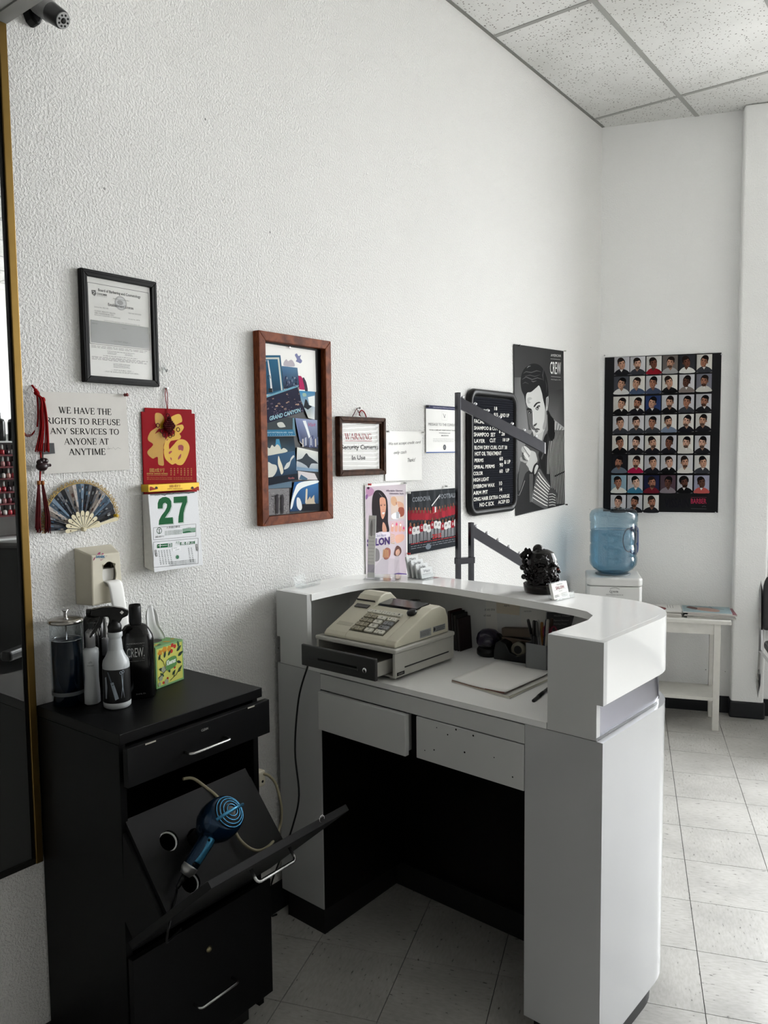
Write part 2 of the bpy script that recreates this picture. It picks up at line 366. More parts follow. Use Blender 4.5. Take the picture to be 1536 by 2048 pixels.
def vct_mat():
    m = mat('vinyl_tile', (196, 194, 189), rough=0.32, var=0.0, spec=0.5); n = m.node_tree.nodes; l = m.node_tree.links; b = n['Principled BSDF']
    t = n.new('ShaderNodeTexCoord'); oi = n.new('ShaderNodeObjectInfo')
    ad = n.new('ShaderNodeVectorMath'); ad.operation = 'ADD'; cb = n.new('ShaderNodeCombineXYZ')
    k = n.new('ShaderNodeMath'); k.operation = 'MULTIPLY'; k.inputs[1].default_value = 37.0; l.new(oi.outputs['Random'], k.inputs[0]); l.new(k.outputs[0], cb.inputs[0]); l.new(k.outputs[0], cb.inputs[1])
    l.new(t.outputs['Object'], ad.inputs[0]); l.new(cb.outputs[0], ad.inputs[1])
    mp = n.new('ShaderNodeMapping'); mp.inputs['Scale'].default_value = (38, 110, 38); l.new(ad.outputs[0], mp.inputs[0])
    nz = n.new('ShaderNodeTexNoise'); nz.inputs['Scale'].default_value = 1.0; nz.inputs['Detail'].default_value = 3.0; l.new(mp.outputs[0], nz.inputs['Vector'])
    dk = n.new('ShaderNodeValToRGB'); e = dk.color_ramp.elements; e[0].position = 0.29; e[0].color = (0.22, 0.21, 0.20, 1); e[1].position = 0.335; e[1].color = (1, 1, 1, 1); l.new(nz.outputs['Fac'], dk.inputs[0])
    lt = n.new('ShaderNodeValToRGB'); e = lt.color_ramp.elements; e[0].position = 0.42; e[0].color = rgb((182, 180, 175))+(1,); e[1].position = 0.60; e[1].color = rgb((191, 189, 185))+(1,); l.new(nz.outputs['Fac'], lt.inputs[0])
    n2 = n.new('ShaderNodeTexNoise'); n2.inputs['Scale'].default_value = 5.0; n2.inputs['Detail'].default_value = 6; g = n.new('ShaderNodeNewGeometry'); l.new(g.outputs['Position'], n2.inputs['Vector'])
    dr = n.new('ShaderNodeMapRange'); dr.inputs[1].default_value = 0.35; dr.inputs[2].default_value = 0.62; dr.inputs[3].default_value = 0.82; dr.inputs[4].default_value = 1.0; l.new(n2.outputs['Fac'], dr.inputs[0])
    m1 = n.new('ShaderNodeMix'); m1.data_type = 'RGBA'; m1.blend_type = 'MULTIPLY'; m1.inputs[0].default_value = 1; l.new(lt.outputs[0], m1.inputs[6]); l.new(dk.outputs[0], m1.inputs[7])
    sc = n.new('ShaderNodeVectorMath'); sc.operation = 'SCALE'; l.new(m1.outputs[2], sc.inputs[0]); l.new(dr.outputs[0], sc.inputs['Scale'])
    l.new(sc.outputs[0], b.inputs['Base Color']); return m
M_vct = vct_mat()
M_joint = mat('tile_joint', (30, 29, 27), rough=0.8)

def ceiling_mat():
    m = mat('acoustic_tile', (214, 214, 212), rough=0.9, var=0.0, spec=0.1); n = m.node_tree.nodes; l = m.node_tree.links; b = n['Principled BSDF']
    t = n.new('ShaderNodeTexCoord'); v = n.new('ShaderNodeTexVoronoi'); v.inputs['Scale'].default_value = 62.0; l.new(t.outputs['Object'], v.inputs['Vector'])
    nz = n.new('ShaderNodeTexNoise'); nz.inputs['Scale'].default_value = 130; l.new(t.outputs['Object'], nz.inputs['Vector'])
    ml = n.new('ShaderNodeMapRange'); ml.inputs[1].default_value = 0.35; ml.inputs[2].default_value = 0.7; ml.inputs[3].default_value = 0.05; ml.inputs[4].default_value = 0.36; l.new(nz.outputs['Fac'], ml.inputs[0])
    ls = n.new('ShaderNodeMath'); ls.operation = 'LESS_THAN'; l.new(v.outputs['Distance'], ls.inputs[0]); l.new(ml.outputs[0], ls.inputs[1])
    n2 = n.new('ShaderNodeTexNoise'); n2.inputs['Scale'].default_value = 2.0; n2.inputs['Detail'].default_value = 5; l.new(t.outputs['Object'], n2.inputs['Vector'])
    cr = n.new('ShaderNodeValToRGB'); e = cr.color_ramp.elements; e[0].position = .35; e[0].color = rgb((203, 203, 200))+(1,); e[1].position = .65; e[1].color = rgb((222, 222, 220))+(1,); l.new(n2.outputs['Fac'], cr.inputs[0])
    mx = n.new('ShaderNodeMix'); mx.data_type = 'RGBA'; l.new(ls.outputs[0], mx.inputs[0]); l.new(cr.outputs[0], mx.inputs[6]); mx.inputs[7].default_value = rgb((120, 118, 114))+(1,)
    l.new(mx.outputs[2], b.inputs['Base Color'])
    bp = n.new('ShaderNodeBump'); bp.invert = True; bp.inputs['Strength'].default_value = 0.6; bp.inputs['Distance'].default_value = 0.003; l.new(ls.outputs[0], bp.inputs['Height']); l.new(bp.outputs[0], b.inputs['Normal'])
    return m
M_ctile = ceiling_mat()
M_tee = mat('painted_tee_bar', (150, 150, 146), rough=0.5, var=0.08, vscale=3)

# ================================================================== the room
ZC, ZL, YL = 3.637, 2.725, 1.075         # high ceiling, lower rear ceiling and where it ends
XR, YR, ZT = 7.6, -4.2, 3.75
S0, S1, SILL, HEAD = 1.30, 7.90, 0.80, 3.55
def bline(s, off=0.0): p = BW0+BWE*s+BWN*off; return (p.x, p.y)
def clip_half(poly, p, n):
    o = []
    for i in range(len(poly)):
        a, b = poly[i], poly[(i+1) % len(poly)]
        da = (a[0]-p[0])*n[0]+(a[1]-p[1])*n[1]; db = (b[0]-p[0])*n[0]+(b[1]-p[1])*n[1]
        if da <= 0: o.append(a)
        if da*db < 0: t = da/(da-db); o.append((a[0]+(b[0]-a[0])*t, a[1]+(b[1]-a[1])*t))
    return o

SMAX = XR/math.cos(BWA)
struct(put('wall_left', MB().box((-0.12, YR, 0), (0, 4.878, ZT)), M_wall))
Mb = Matrix(((BWE.x, -BWN.x, 0, BW0.x), (BWE.y, -BWN.y, 0, BW0.y), (0, 0, 1, 0), (0, 0, 0, 1)))
wb = MB(Mb); wb.box((-.1, 0, 0), (S0, .14, ZT)).box((S0, 0, 0), (S1, .14, SILL)).box((S0, 0, HEAD), (S1, .14, ZT)).box((S1, 0, 0), (SMAX+.1, .14, ZT))
struct(put('wall_back', wb, M_wallb))
wr = MB().box((XR, YR, 0), (XR+.12, bline(SMAX)[1]+.1, ZT))
struct(put('wall_right', wr, M_wallr))
struct(put('wall_rear', MB().box((-.12, YR-.12, 0), (XR+.12, YR, ZT)), M_wallr))
# pilaster that interrupts the back wall
PL0, PL1, PLD = 0.800, 0.985, 0.085
struct(put('trim_1', MB(Mb).box((PL0, -PLD, 0), (PL1, 0.0, ZC)), M_wallb, bevel=0.012, seg=3))
o = put('baseboard_back', MB(Mb).box((0, -.008, 0), (PL0, 0, .105)).box((PL1, -.008, 0), (SMAX, 0, .105)), M_base); struct(o)
struct(put('baseboard_pilaster', MB(Mb).box((PL0-.008, -PLD-.008, 0), (PL1+.008, 0, .105)), M_base, bevel=0.01))
struct(put('baseboard_left', MB().box((0, YR, 0), (.008, 4.87, .105)), M_base))

# storefront windows in the back wall, right of the picture
M_alu = mat('window_aluminium', (120, 120, 118), rough=0.35, metal=0.8)
M_pane = clear_mat('window_glass', (246, 245, 243), gloss=0.05)
wn = 0
for Mw, s0, s1, nw in ((Mb, S0, S1, 5),):
    for i in range(nw):
        a = s0+(s1-s0)*i/nw; b = s0+(s1-s0)*(i+1)/nw; wn += 1
        wo = put('window_%d' % wn, MB(Mw).box((a, .03, SILL), (a+.05, .11, HEAD)).box((b-.05, .03, SILL), (b, .11, HEAD)).box((a+.05, .03, SILL), (b-.05, .11, SILL+.05)).box((a+.05, .03, HEAD-.05), (b-.05, .11, HEAD)).box((a+.05, .04, 2.25), (b-.05, .10, 2.30)), M_alu)
        struct(wo)
        put('pane', MB(Mw).box((a+.05, .067, SILL+.05), (b-.05, .073, 2.25)), M_pane, wo); put('pane', MB(Mw).box((a+.05, .067, 2.30), (b-.05, .073, HEAD-.05)), M_pane, wo)
    la = bpy.data.lights.new('window_daylight', 'AREA'); la.shape = 'RECTANGLE'; la.size = s1-s0; la.size_y = HEAD-SILL; la.cycles.is_portal = True
    lo = bpy.data.objects.new('window_daylight', la); COL.objects.link(lo); c = Mw @ Vector(((s0+s1)/2, .16, (SILL+HEAD)/2))
    Z = (Mw.to_3x3() @ Vector((0, 1, 0))).normalized(); Y = Vector((0, 0, 1)); X = Y.cross(Z)
    lo.matrix_world = Matrix(((X.x, Y.x, Z.x, c.x), (X.y, Y.y, Z.y, c.y), (X.z, Y.z, Z.z, c.z), (0, 0, 0, 1)))
# horizontal blind let down in the second window
M_slat = mat('white_blind_slat', (225, 225, 222), rough=.5); M_slat.node_tree.nodes['Principled BSDF'].inputs['Transmission Weight'].default_value = 0.0
for i in (1,):
    a = S0+(S1-S0)*i/5; b = S0+(S1-S0)*(i+1)/5
    bl = thing('window_blind', 'white horizontal slat blind let down in a storefront window', 'blind', tuple(Mb @ Vector(((a+b)/2, -.03, SILL))))
    put('head_rail', MB(Mb).box((a+.04, -.05, HEAD-.05), (b-.04, -.01, HEAD)), M_slat, bl)
    m = MB(Mb); z = SILL+.04
    while z < HEAD-.06:
        m.add([(a+.05, -.045, z), (b-.05, -.045, z), (b-.05, -.015, z+.033), (a+.05, -.015, z+.033)], [(0, 1, 2, 3)]); z += .040
    put('slats', m, M_slat, bl)['kind'] = 'stuff'
pv = MB().box((-20, -20, -.2), (40, 40, -.12)); struct(put('ground_outside', pv, mat('pale_concrete', (190, 188, 184), rough=0.9, var=.1, vscale=.6)))

# floor: tiles laid square to the back wall
TS = 0.3048
TA = 0.35227; e1 = Vector((math.cos(TA), math.sin(TA), 0)); e2 = Vector((-math.sin(TA), math.cos(TA), 0))
U0 = 0.159624 + CAM_X*math.cos(TA) - 1.2182954*math.cos(TA); V0 = 4.398835 - CAM_X*math.sin(TA) + 1.2182954*math.sin(TA)
fl = struct(put('floor', MB().prism([(-.1, YR-.1), (XR+.1, YR-.1), bline(SMAX+.1), bline(-.05)], -.08, -.004), M_joint))
tile_me = None; ntile = 0; rest = MB()
for i in range(-22, 28):
    for j in range(-34, 6):
        u = U0+i*TS; v = V0+j*TS; g = .0012
        c = e1*(u+TS/2)+e2*(v+TS/2)
        if c.x < -.25 or c.x > XR or c.y < YR or (c-BW0).dot(BWN) < -.02: continue
        quad = [e1*(u+a)+e2*(v+b) for a, b in ((g, g), (TS-g, g), (TS-g, TS-g), (g, TS-g))]
        d = c-CP; dep = d.x*_fwd.x+d.y*_fwd.y; lat = d.x*_rt.x+d.y*_rt.y
        near = 1.2 < dep < 5.6 and abs(lat) < dep*.5+.35
        whole = min(q.x for q in quad) >= 0 and min((q-BW0).dot(BWN) for q in quad) >= -.03
        if near and ntile < 290:
            Mt = Matrix.Translation((c.x, c.y, 0)) @ Matrix.Rotation(TA+(PI/2 if (i+j) % 2 else 0), 4, 'Z')
            if whole:
                if tile_me is None:
                    o = put('floor_tile', MB().box((-TS/2+g, -TS/2+g, -.004), (TS/2-g, TS/2-g, 0)), M_vct, fl, local=True); tile_me = o.data
                else:
                    o = bpy.data.objects.new('floor_tile', tile_me); COL.objects.link(o); o.parent = fl
            else:
                inv = Mt.inverted(); pl = clip_half([(q.x, q.y) for q in quad], (0, 0), (-1, 0))
                if len(pl) < 3: continue
                o = put('floor_tile', MB(inv).prism(pl, -.004, 0), M_vct, fl, local=True)
            o.matrix_local = Mt; ntile += 1
        else:
            pl = clip_half([(q.x, q.y) for q in quad], (0, 0), (-1, 0))
            if len(pl) > 2: rest.prism(pl, -.004, 0)
o = put('floor_tile_field', rest, M_vct, fl); o['kind'] = 'stuff'

# ceiling: tiles dropped into a grid of tee bars
ce = struct(put('ceiling', MB().prism([(-.1, YL), (XR+.1, YL), bline(SMAX+.1), bline(-.05)], ZC+.012, ZC+.1), mat('ceiling_void', (90, 90, 88), rough=.9)))
xs = [0, .513, 1.123, 1.733, 2.343, 2.953, 3.563, 4.173, 4.783, 5.393, 6.003, 6.613, 7.223, XR]; ys = [YL, 2.28, 3.50, 4.725, 5.945, 7.165, 8.385]
for i in range(len(xs)-1):
    for j in range(len(ys)-1):
        pl = clip_half([(xs[i], ys[j]), (xs[i+1], ys[j]), (xs[i+1], ys[j+1]), (xs[i], ys[j+1])], (BW0.x, BW0.y), (-BWN.x, -BWN.y))
        if len(pl) > 2: put('ceiling_tile', MB().prism(pl, ZC+.002+.0003*((i+j) % 2), ZC+.012), M_ctile, ce)
TW = .012
for x in xs[1:-1]: put('main_tee', MB().prism(clip_half([(x-TW, YL), (x+TW, YL), (x+TW, 8.3), (x-TW, 8.3)], (BW0.x, BW0.y), (-BWN.x, -BWN.y)), ZC-.001, ZC+.010), M_tee, ce)
for y in ys[1:-1]:
    for i in range(len(xs)-1):
        pl = clip_half([(xs[i]+(TW if i else 0), y-TW), (xs[i+1]-TW, y-TW), (xs[i+1]-TW, y+TW), (xs[i]+(TW if i else 0), y+TW)], (BW0.x, BW0.y), (-BWN.x, -BWN.y))
        if len(pl) > 2: put('cross_tee', MB().prism(pl, ZC, ZC+.010), M_tee, ce)
put('wall_angle', MB().box((0, YL, ZC-.001), (.016, 4.87, ZC+.01)), mat('wall_angle_paint', (120, 120, 116), rough=.6), ce)
# lower ceiling over the rear of the room, ending in a fascia
struct(put('ceiling_rear', MB().box((0, YR, ZL+.01), (XR, YL-.02, ZL+.05)).box((0, YL-.03, ZL+.01), (XR, YL-.0, ZC+.1)), M_wallr))
o = put('ceiling_rear_edge', MB().box((0, YL-.035, ZL), (XR, YL+.002, ZL+.012)), M_tee); struct(o)
o = put('ceiling_rear_tiles', MB().box((0, YR, ZL+.004), (XR, YL-.036, ZL+.0095)), M_ctile); struct(o)
# ================================================================== reception desk
M_lam = mat('white_laminate_lit', (240, 240, 239), rough=0.06, spec=0.55, var=0.03, vscale=5)  # same laminate as the body, toned lighter so tops look brightly lit
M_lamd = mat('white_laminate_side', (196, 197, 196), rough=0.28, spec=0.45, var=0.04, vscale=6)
M_black = mat('black_laminate', (5, 5, 5), rough=0.4, spec=.2, var=.1)
M_kick = mat('black_toe_kick', (12, 12, 13), rough=0.55)
M_chrome = mat('chrome', (205, 205, 208), rough=0.08, metal=1.0, var=.02)
M_steelband = mat('polished_steel_band', (112, 112, 122), rough=0.16, metal=.75, var=.03)
DA = R_(-3.6); DO = (.025, 1.948, 0)
desk = thing('reception_desk', 'white laminate reception desk with curved raised counter and open knee space', 'desk', DO, DA)
DM = WM[desk]
def dloc(p): return DM.inverted() @ Vector(p)
OUT = [(0, 0), (-.010, .1), (-.024, .25), (-.028, .36), (-.018, .41), (.012, .458), (.06, .5), (.13, .54), (.21, .565), (.33, .58), (.6, .584), (.98, .584)]
for k in range(13):                                      # rounded corner on the customer side
    t = R_(90-90*k/12); OUT.append((1.0+.222*math.cos(t), .362+.222*math.sin(t)))
OUT += [(1.222, .2), (1.222, 0)]
def offset(path, d):
    o = []
    for i, p in enumerate(path):
        a = Vector(path[max(i-1, 0)]); b = Vector(path[min(i+1, len(path)-1)]); t = (b-a).normalized(); o.append((p[0]+t.y*d, p[1]-t.x*d))
    o[0] = (path[0][0]+d, path[0][1]); o[-1] = (path[-1][0]-d, path[-1][1]); return o
IN_TOP = [(.158, 0), (.150, .12), (.145, .226), (.152, .30), (.180, .35), (.238, .390), (.313, .410), (.45, .408), (.675, .383), (.87, .358), (.965, .342), (1.015, .324), (1.052, .285), (1.070, .22), (1.070, .13), (1.066, 0)]
KL, KR, KV = .212, .998, .43
body = OUT+[(KR, 0), (KR, KV), (KL, KV), (KL, 0)]
M_lamb = mat('white_laminate_body_dim', (180, 181, 182), rough=0.10, spec=0.5, var=0.03, vscale=5)  # same laminate, toned darker so the body sides look less lit
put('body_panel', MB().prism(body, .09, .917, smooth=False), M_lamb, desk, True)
ko = offset(OUT, .03); kick = ko+[(KR+.02, .02), (KR+.02, KV-.02), (KL-.02, KV-.02), (KL-.001, .004), (.03, .004)]
put('toe_kick', MB().prism(kick, 0, .0895), M_kick, desk, True)
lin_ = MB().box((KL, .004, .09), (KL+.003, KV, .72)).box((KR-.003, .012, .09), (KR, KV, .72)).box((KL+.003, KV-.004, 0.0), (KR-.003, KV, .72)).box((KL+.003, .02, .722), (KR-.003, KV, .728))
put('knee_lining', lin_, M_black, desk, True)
put('apron', MB().box((KL+.001, .0, .862), (KR-.001, .02, .914)), M_lamd, desk, True)
put('drawer_divider', MB().box((.594, .012, .73), (.620, .05, .861)), M_black, desk, True)
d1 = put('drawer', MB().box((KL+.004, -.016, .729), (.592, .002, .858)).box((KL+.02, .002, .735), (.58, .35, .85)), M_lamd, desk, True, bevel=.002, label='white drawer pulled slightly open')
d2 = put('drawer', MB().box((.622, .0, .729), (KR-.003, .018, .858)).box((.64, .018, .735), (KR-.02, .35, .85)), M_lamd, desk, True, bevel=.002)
for i, (u, z) in enumerate([(.70, .84), (.74, .828), (.83, .846), (.655, .76), (.69, .77), (.80, .79), (.90, .80), (.96, .76), (.77, .85)]):
    put('scuff', MB(Matrix.Translation((u, -.0004, z)) @ Matrix.Rotation(PI/2, 4, 'X')).lathe([(.0018+.0006*(i % 3), 0), (.0018+.0006*(i % 3), .0003)], seg=7), M_black, d2, True)
put('work_surface', MB().prism([(.150, 0), (1.063, 0), (1.063, .03), (1.19, .03), (1.19, .40), (1.08, .55), (.2, .54), (.03, .44), (.01, .03), (.150, .03)], .918, .935), M_lam, desk, True)
# raised counter: wall band, recessed polished band, end panels, top
up_in = offset(OUT, .02)
put('counter_wall', MB().prism(OUT+up_in[::-1], 1.012, 1.1738), M_lam, desk, True)
rb_o = offset(OUT, .018); rb_i = offset(OUT, .034)
put('recessed_band', MB().prism(rb_o+rb_i[::-1], .926, 1.012), M_steelband, desk, True, label='polished grey metal band set back under the counter')
rl_o = offset(OUT, .0165)
put('band_strip', MB().prism(rl_o+rb_i[::-1], .918, .926), mat('dark_strip', (20, 20, 24), rough=.2), desk, True)
li_o = offset(OUT, .0345); li_i = offset(OUT, .04)
put('counter_liner', MB().prism(li_o+li_i[::-1], .9352, 1.1512), M_lamd, desk, True)
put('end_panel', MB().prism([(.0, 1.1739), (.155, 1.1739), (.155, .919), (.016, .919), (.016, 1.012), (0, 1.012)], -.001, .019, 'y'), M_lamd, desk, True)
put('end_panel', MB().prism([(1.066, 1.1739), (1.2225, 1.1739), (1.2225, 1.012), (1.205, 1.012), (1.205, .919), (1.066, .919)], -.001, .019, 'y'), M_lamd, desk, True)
tp_o = offset(OUT, .0199); tp_o[0] = (.0199, .0188); tp_o[-1] = (1.2021, .0188); tp_i = [(.158, .0188)]+IN_TOP[1:-1]+[(1.066, .0188)]
put('counter_top', MB().prism(tp_o+tp_i[::-1], 1.1515, 1.174), M_lam, desk, True)
SURF, TOP = .935, 1.174
# smooth the tall curved faces
for o in desk.children:
    if o.type == 'MESH' and o.name.split('.')[0] in ('body_panel', 'counter_wall', 'recessed_band', 'counter_top', 'toe_kick'):
        me = o.data
        me.polygons.foreach_set('use_smooth', [True]*len(me.polygons))
        if hasattr(me, 'set_sharp_from_angle'): me.set_sharp_from_angle(angle=R_(30))
# ================================================================== black styling station on the left
M_blk = mat('black_station_laminate', (5, 5, 6), rough=0.5, var=.12, vscale=12, spec=.2)
M_blkt = mat('black_station_top', (6, 6, 7), rough=0.45, spec=.18, var=.15, vscale=14)
M_dkg = mat('charcoal_edge', (26, 26, 27), rough=0.55, spec=.2, var=.1)
M_pull = mat('satin_chrome_pull', (190, 190, 190), rough=0.25, metal=1.0)
CY0, CY1, CX = 1.070, 1.530, .378
st = thing('styling_station', 'black laminate salon station with drawers and a tilted-out tool bin', 'cabinet', (.19, 1.30, 0))
put('side_panel', MB().box((.012, CY0, .06), (CX-.004, CY0+.018, .964)), M_blk, st)
put('side_panel', MB().box((.012, CY1-.03, .06), (CX-.004, CY1-.012, .964)), M_blk, st)
put('back_panel', MB().box((.012, CY0+.018, .06), (.024, CY1-.03, .964)), M_blk, st)
put('divider', MB().box((.024, CY0+.018, .862), (CX-.004, CY1-.03, .872)), M_blk, st)
put('divider', MB().box((.024, CY0+.018, .444), (CX-.004, CY1-.03, .462)), M_blk, st)
put('top_panel', MB().box((.012, CY0-.002, .966), (CX+.004, CY1, .993)), M_blkt, st, bevel=.0015)
put('plinth', MB().box((.04, CY0+.01, 0), (CX-.05, CY1-.03, .06)), M_kick, st)
def pull(parent, c, half=.065, out_=.028, nrm=Vector((1, 0, 0))):
    c = Vector(c); y = Vector((0, 1, 0))
    a = c-y*half; b = c+y*half; r = .010
    pts = [a, a+nrm*(out_-r)]+[a+nrm*(out_-r)+nrm*(r*math.sin(R_(t)))+y*(r*(1-math.cos(R_(t)))) for t in (30, 60, 90)]
    pts += [b+nrm*(out_-r)+nrm*(r*math.sin(R_(t)))-y*(r*(1-math.cos(R_(t)))) for t in (90, 60, 30)]+[b+nrm*(out_-r), b]
    return put('pull_handle', MB().tube(pts, .0042, 8), M_pull, parent, label='chrome wire pull')
dr = put('drawer', MB().box((CX+.012, CY0, .868), (CX+.030, CY1+.002, .963)).box((.08, CY0+.03, .88), (CX+.012, CY1-.045, .95)), M_blk, st, bevel=.001)
pull(dr, (CX+.030, 1.300, .905))
dl = put('drawer', MB().box((CX+.004, CY0, .10), (CX+.022, CY1, .438)).box((.08, CY0+.03, .12), (CX+.004, CY1-.045, .40)), M_blk, st, bevel=.001)
pull(dl, (CX+.022, 1.312, .226))
put('lock', MB(Matrix.Translation((CX+.022, 1.301, .348)) @ Matrix.Rotation(PI/2, 4, 'Y')).lathe([(.009, 0), (.009, .002), (.0065, .003), (.0065, .0045), (.002, .005)], seg=16), mat('brass_lock', (150, 140, 110), rough=.35, metal=1), dl)
P_ = Print(lambda u, v, h: Vector((CX+.030+h, u, v)), pm=lambda p: p)
P_.text('CLEAN', 1.290, .941, 1.312, .947, (185, 185, 180), px=False); P_.build('stamp', dr)
for y0, y1, z in ((1.12, 1.15, .966), (1.45, 1.475, .966)):
    put('chipped_edge', MB().box((CX+.0305, y0, .958), (CX+.0312, y1, .9615)), mat('bare_chipboard', (170, 165, 155), rough=.8), dr)
# tilt-out bin: front panel hinged along its lower edge, ring shelf square to it
HX, HZ, LP = CX+.022, .469, .391
pd = Vector((.30, 0, .255)).normalized(); pn = Vector((pd.z, 0, -pd.x))     # along the panel, and its outward face
def slab(a, b, y0, y1, n, t):
    m = MB(); A = [a, b, b+n*t, a+n*t]
    m.add([(p.x, y, p.z) for y in (y0, y1) for p in A], [(3, 2, 1, 0), (4, 5, 6, 7), (0, 1, 5, 4), (1, 2, 6, 5), (2, 3, 7, 6), (3, 0, 4, 7)]); return m
H = Vector((HX, 0, HZ))
bn = put('tilt_out_bin', slab(H, H+pd*LP, CY0-.002, CY1, pn, -.018), M_dkg, st, bevel=.001)
top_c = H+pd*(LP-.075); pull(bn, (top_c.x, 1.30, top_c.z), nrm=pn, out_=.034)
sh0 = H+pd*.165-pn*.018
RY0, RY1, SL = 1.082, 1.470, .235
rings = []
# ring shelf with three holes
def shelf_pt(y, t, h=0.0): q = sh0-pn*t+pd*h; return Vector((q.x, y, q.z))
def shelf_hit(px):                                   # photo pixel -> (y, t) on the shelf
    d = pray(*px); o = shelf_pt(0, 0); k = (o-CP).dot(pd)/d.dot(pd); q = CP+d*k; return q.y, -(q-o).dot(pn)
hole_px = [(334, 1685), (377, 1768), (388, 1680)]
holes = [shelf_hit(p) for p in hole_px]
RH = .0255
bm = bmesh.new()
outer = [(RY0, 0), (RY1, 0), (RY1, SL), (RY0, SL)]
edges = []
def loop(pts):
    vs = [bm.verts.new((a, b, 0)) for a, b in pts]
    return [bm.edges.new((vs[i], vs[(i+1) % len(vs)])) for i in range(len(vs))]
edges += loop(outer)
for hy, ht in holes: edges += loop([(hy+RH*math.cos(2*PI*k/20), ht+RH*math.sin(2*PI*k/20)) for k in range(20)])
bmesh.ops.triangle_fill(bm, edges=edges, use_beauty=True)
mbs = MB(); bm.verts.index_update()
mbs.add([shelf_pt(v.co.x, v.co.y) for v in bm.verts], [tuple(v.index for v in f.verts) for f in bm.faces]); bm.free()
ringsh = put('ring_shelf', mbs, mat('charcoal_shelf', (20, 20, 21), rough=.5, spec=.2, var=.2, vscale=20), bn)
md = ringsh.modifiers.new('solid', 'SOLIDIFY'); md.thickness = .012; md.offset = -1
for k, (hy, ht) in enumerate(holes):
    put('holder_ring', MB().tube([shelf_pt(hy+(RH-.001)*math.cos(2*PI*i/28), ht+(RH-.001)*math.sin(2*PI*i/28), .0015) for i in range(28)], .0028, 8, closed=True), mat('polished_ring', (240, 240, 240), rough=.3, metal=.35) if k < 2 else M_blk, ringsh)
for y in (RY0-.012, RY1):
    a = H+pd*.02-pn*.018; b = H+pd*.165-pn*.018; c2 = b-pn*.21; c3 = a-pn*.05
    m = MB(); q = [a, b, c2, c3]; m.add([(p.x, yy, p.z) for yy in (y, y+.012) for p in q], [(3, 2, 1, 0), (4, 5, 6, 7), (0, 1, 5, 4), (1, 2, 6, 5), (2, 3, 7, 6), (3, 0, 4, 7)]); put('bin_side', m, M_blk, bn)
hk = H+pd*LP; yk = 1.43
put('cup_hook', MB().tube([(hk.x-.006+.0, yk, hk.z+.0)]+[(hk.x-.006, yk+.009*math.cos(R_(t)), hk.z+.014+.009*math.sin(R_(t))) for t in range(-90, -400, -30)], .0011, 6), M_chrome, bn)
# ================================================================== things on the left wall
M_paper = mat('white_paper', (232, 231, 228), rough=0.7, var=.03, vscale=20)
M_paperold = mat('aged_paper', (206, 203, 198), rough=0.7, var=.06, vscale=14)
M_gold = mat('brass_mirror_frame', (122, 98, 54), rough=0.38, metal=1.0, var=.1, vscale=5)
M_bframe = mat('black_moulding', (8, 8, 9), rough=0.4, spec=.2)
M_mirror = mat('mirror_silver', (228, 230, 230), rough=0.01, metal=1.0, var=0.01)
M_glassp = clear_mat('picture_glass', (250, 250, 250), gloss=0.05)
M_acryl = clear_mat('clear_acrylic', (250, 251, 251), gloss=0.012, rough=.08)
M_red = mat('red_silk', (140, 5, 10), rough=0.6, spec=.15, var=.3, vscale=60)
M_dred = mat('dark_red_silk', (74, 3, 8), rough=0.6, spec=.15, var=.3, vscale=60)
PM_gloss = print_mat('glossy_print', rough=0.55, spec=0.05)
PM_matte = print_mat('matte_print', rough=0.6, spec=.1)

def wp(p, x=0.0): return on_x(p, x)
def rails(th, y0, y1, z0, z1, w_, x0, x1, m, bevel=.002, name='frame_rail'):
    """four mitred rails of a picture frame lying on the wall"""
    o = [(y0, z0), (y1, z0), (y1, z1), (y0, z1)]; i = [(y0+w_, z0+w_), (y1-w_, z0+w_), (y1-w_, z1-w_), (y0+w_, z1-w_)]
    for k in range(4):
        j = (k+1) % 4; put(name, MB().prism([o[k], o[j], i[j], i[k]], x0, x1, 'x'), m, th, bevel=bevel)
def sheet(th, y0, y1, z0, z1, x, m, name='sheet', t=.0008):
    return put(name, MB().box((x, y0, z0), (x+t, y1, z1)), m, th)
def wprint(x): return Print(wall_frame(x), h0=.0002, pm=lambda p: wall2(p, x))
def pushpin(px, label, col, x=.004, group=None, tilt=(0, 0)):
    p = wp(px, x); M = Matrix.Translation(p) @ Matrix.Rotation(R_(tilt[0]), 4, 'Z') @ Matrix.Rotation(R_(90+tilt[1]), 4, 'Y')
    t = thing('pushpin', label, 'pushpin', p, group=group)
    put('head', MB(M).lathe([(.0045, .004), (.005, .005), (.0032, .007), (.0030, .012), (.0048, .014), (.0048, .016), (.001, .0165)], seg=12), mat('pin_'+str(col), col, rough=.3), t)
    put('needle', MB(M).lathe([(.0005, -x), (.0005, .004)], seg=6), M_chrome, t)
    return t

# ---- mirror
mi = thing('wall_mirror', 'large wall mirror with a narrow brass frame beside the black station', 'mirror', (0, .3, .57))
put('glass', MB().box((.004, -.7, .585), (.012, 1.044, 2.70)), M_mirror, mi)
put('frame_rail', MB().box((.001, 1.045, .57), (.020, 1.0655, 2.715)), M_gold, mi, bevel=.002)
put('frame_rail', MB().box((.001, -.7, .57), (.016, 1.045, .585)), mat('dark_frame', (20, 18, 14), rough=.4), mi)
put('frame_rail', MB().box((.001, -.7, 2.70), (.020, 1.045, 2.715)), M_gold, mi)
put('inner_edge', MB().box((.012, 1.036, .585), (.0135, 1.045, 2.70)), M_black, mi)

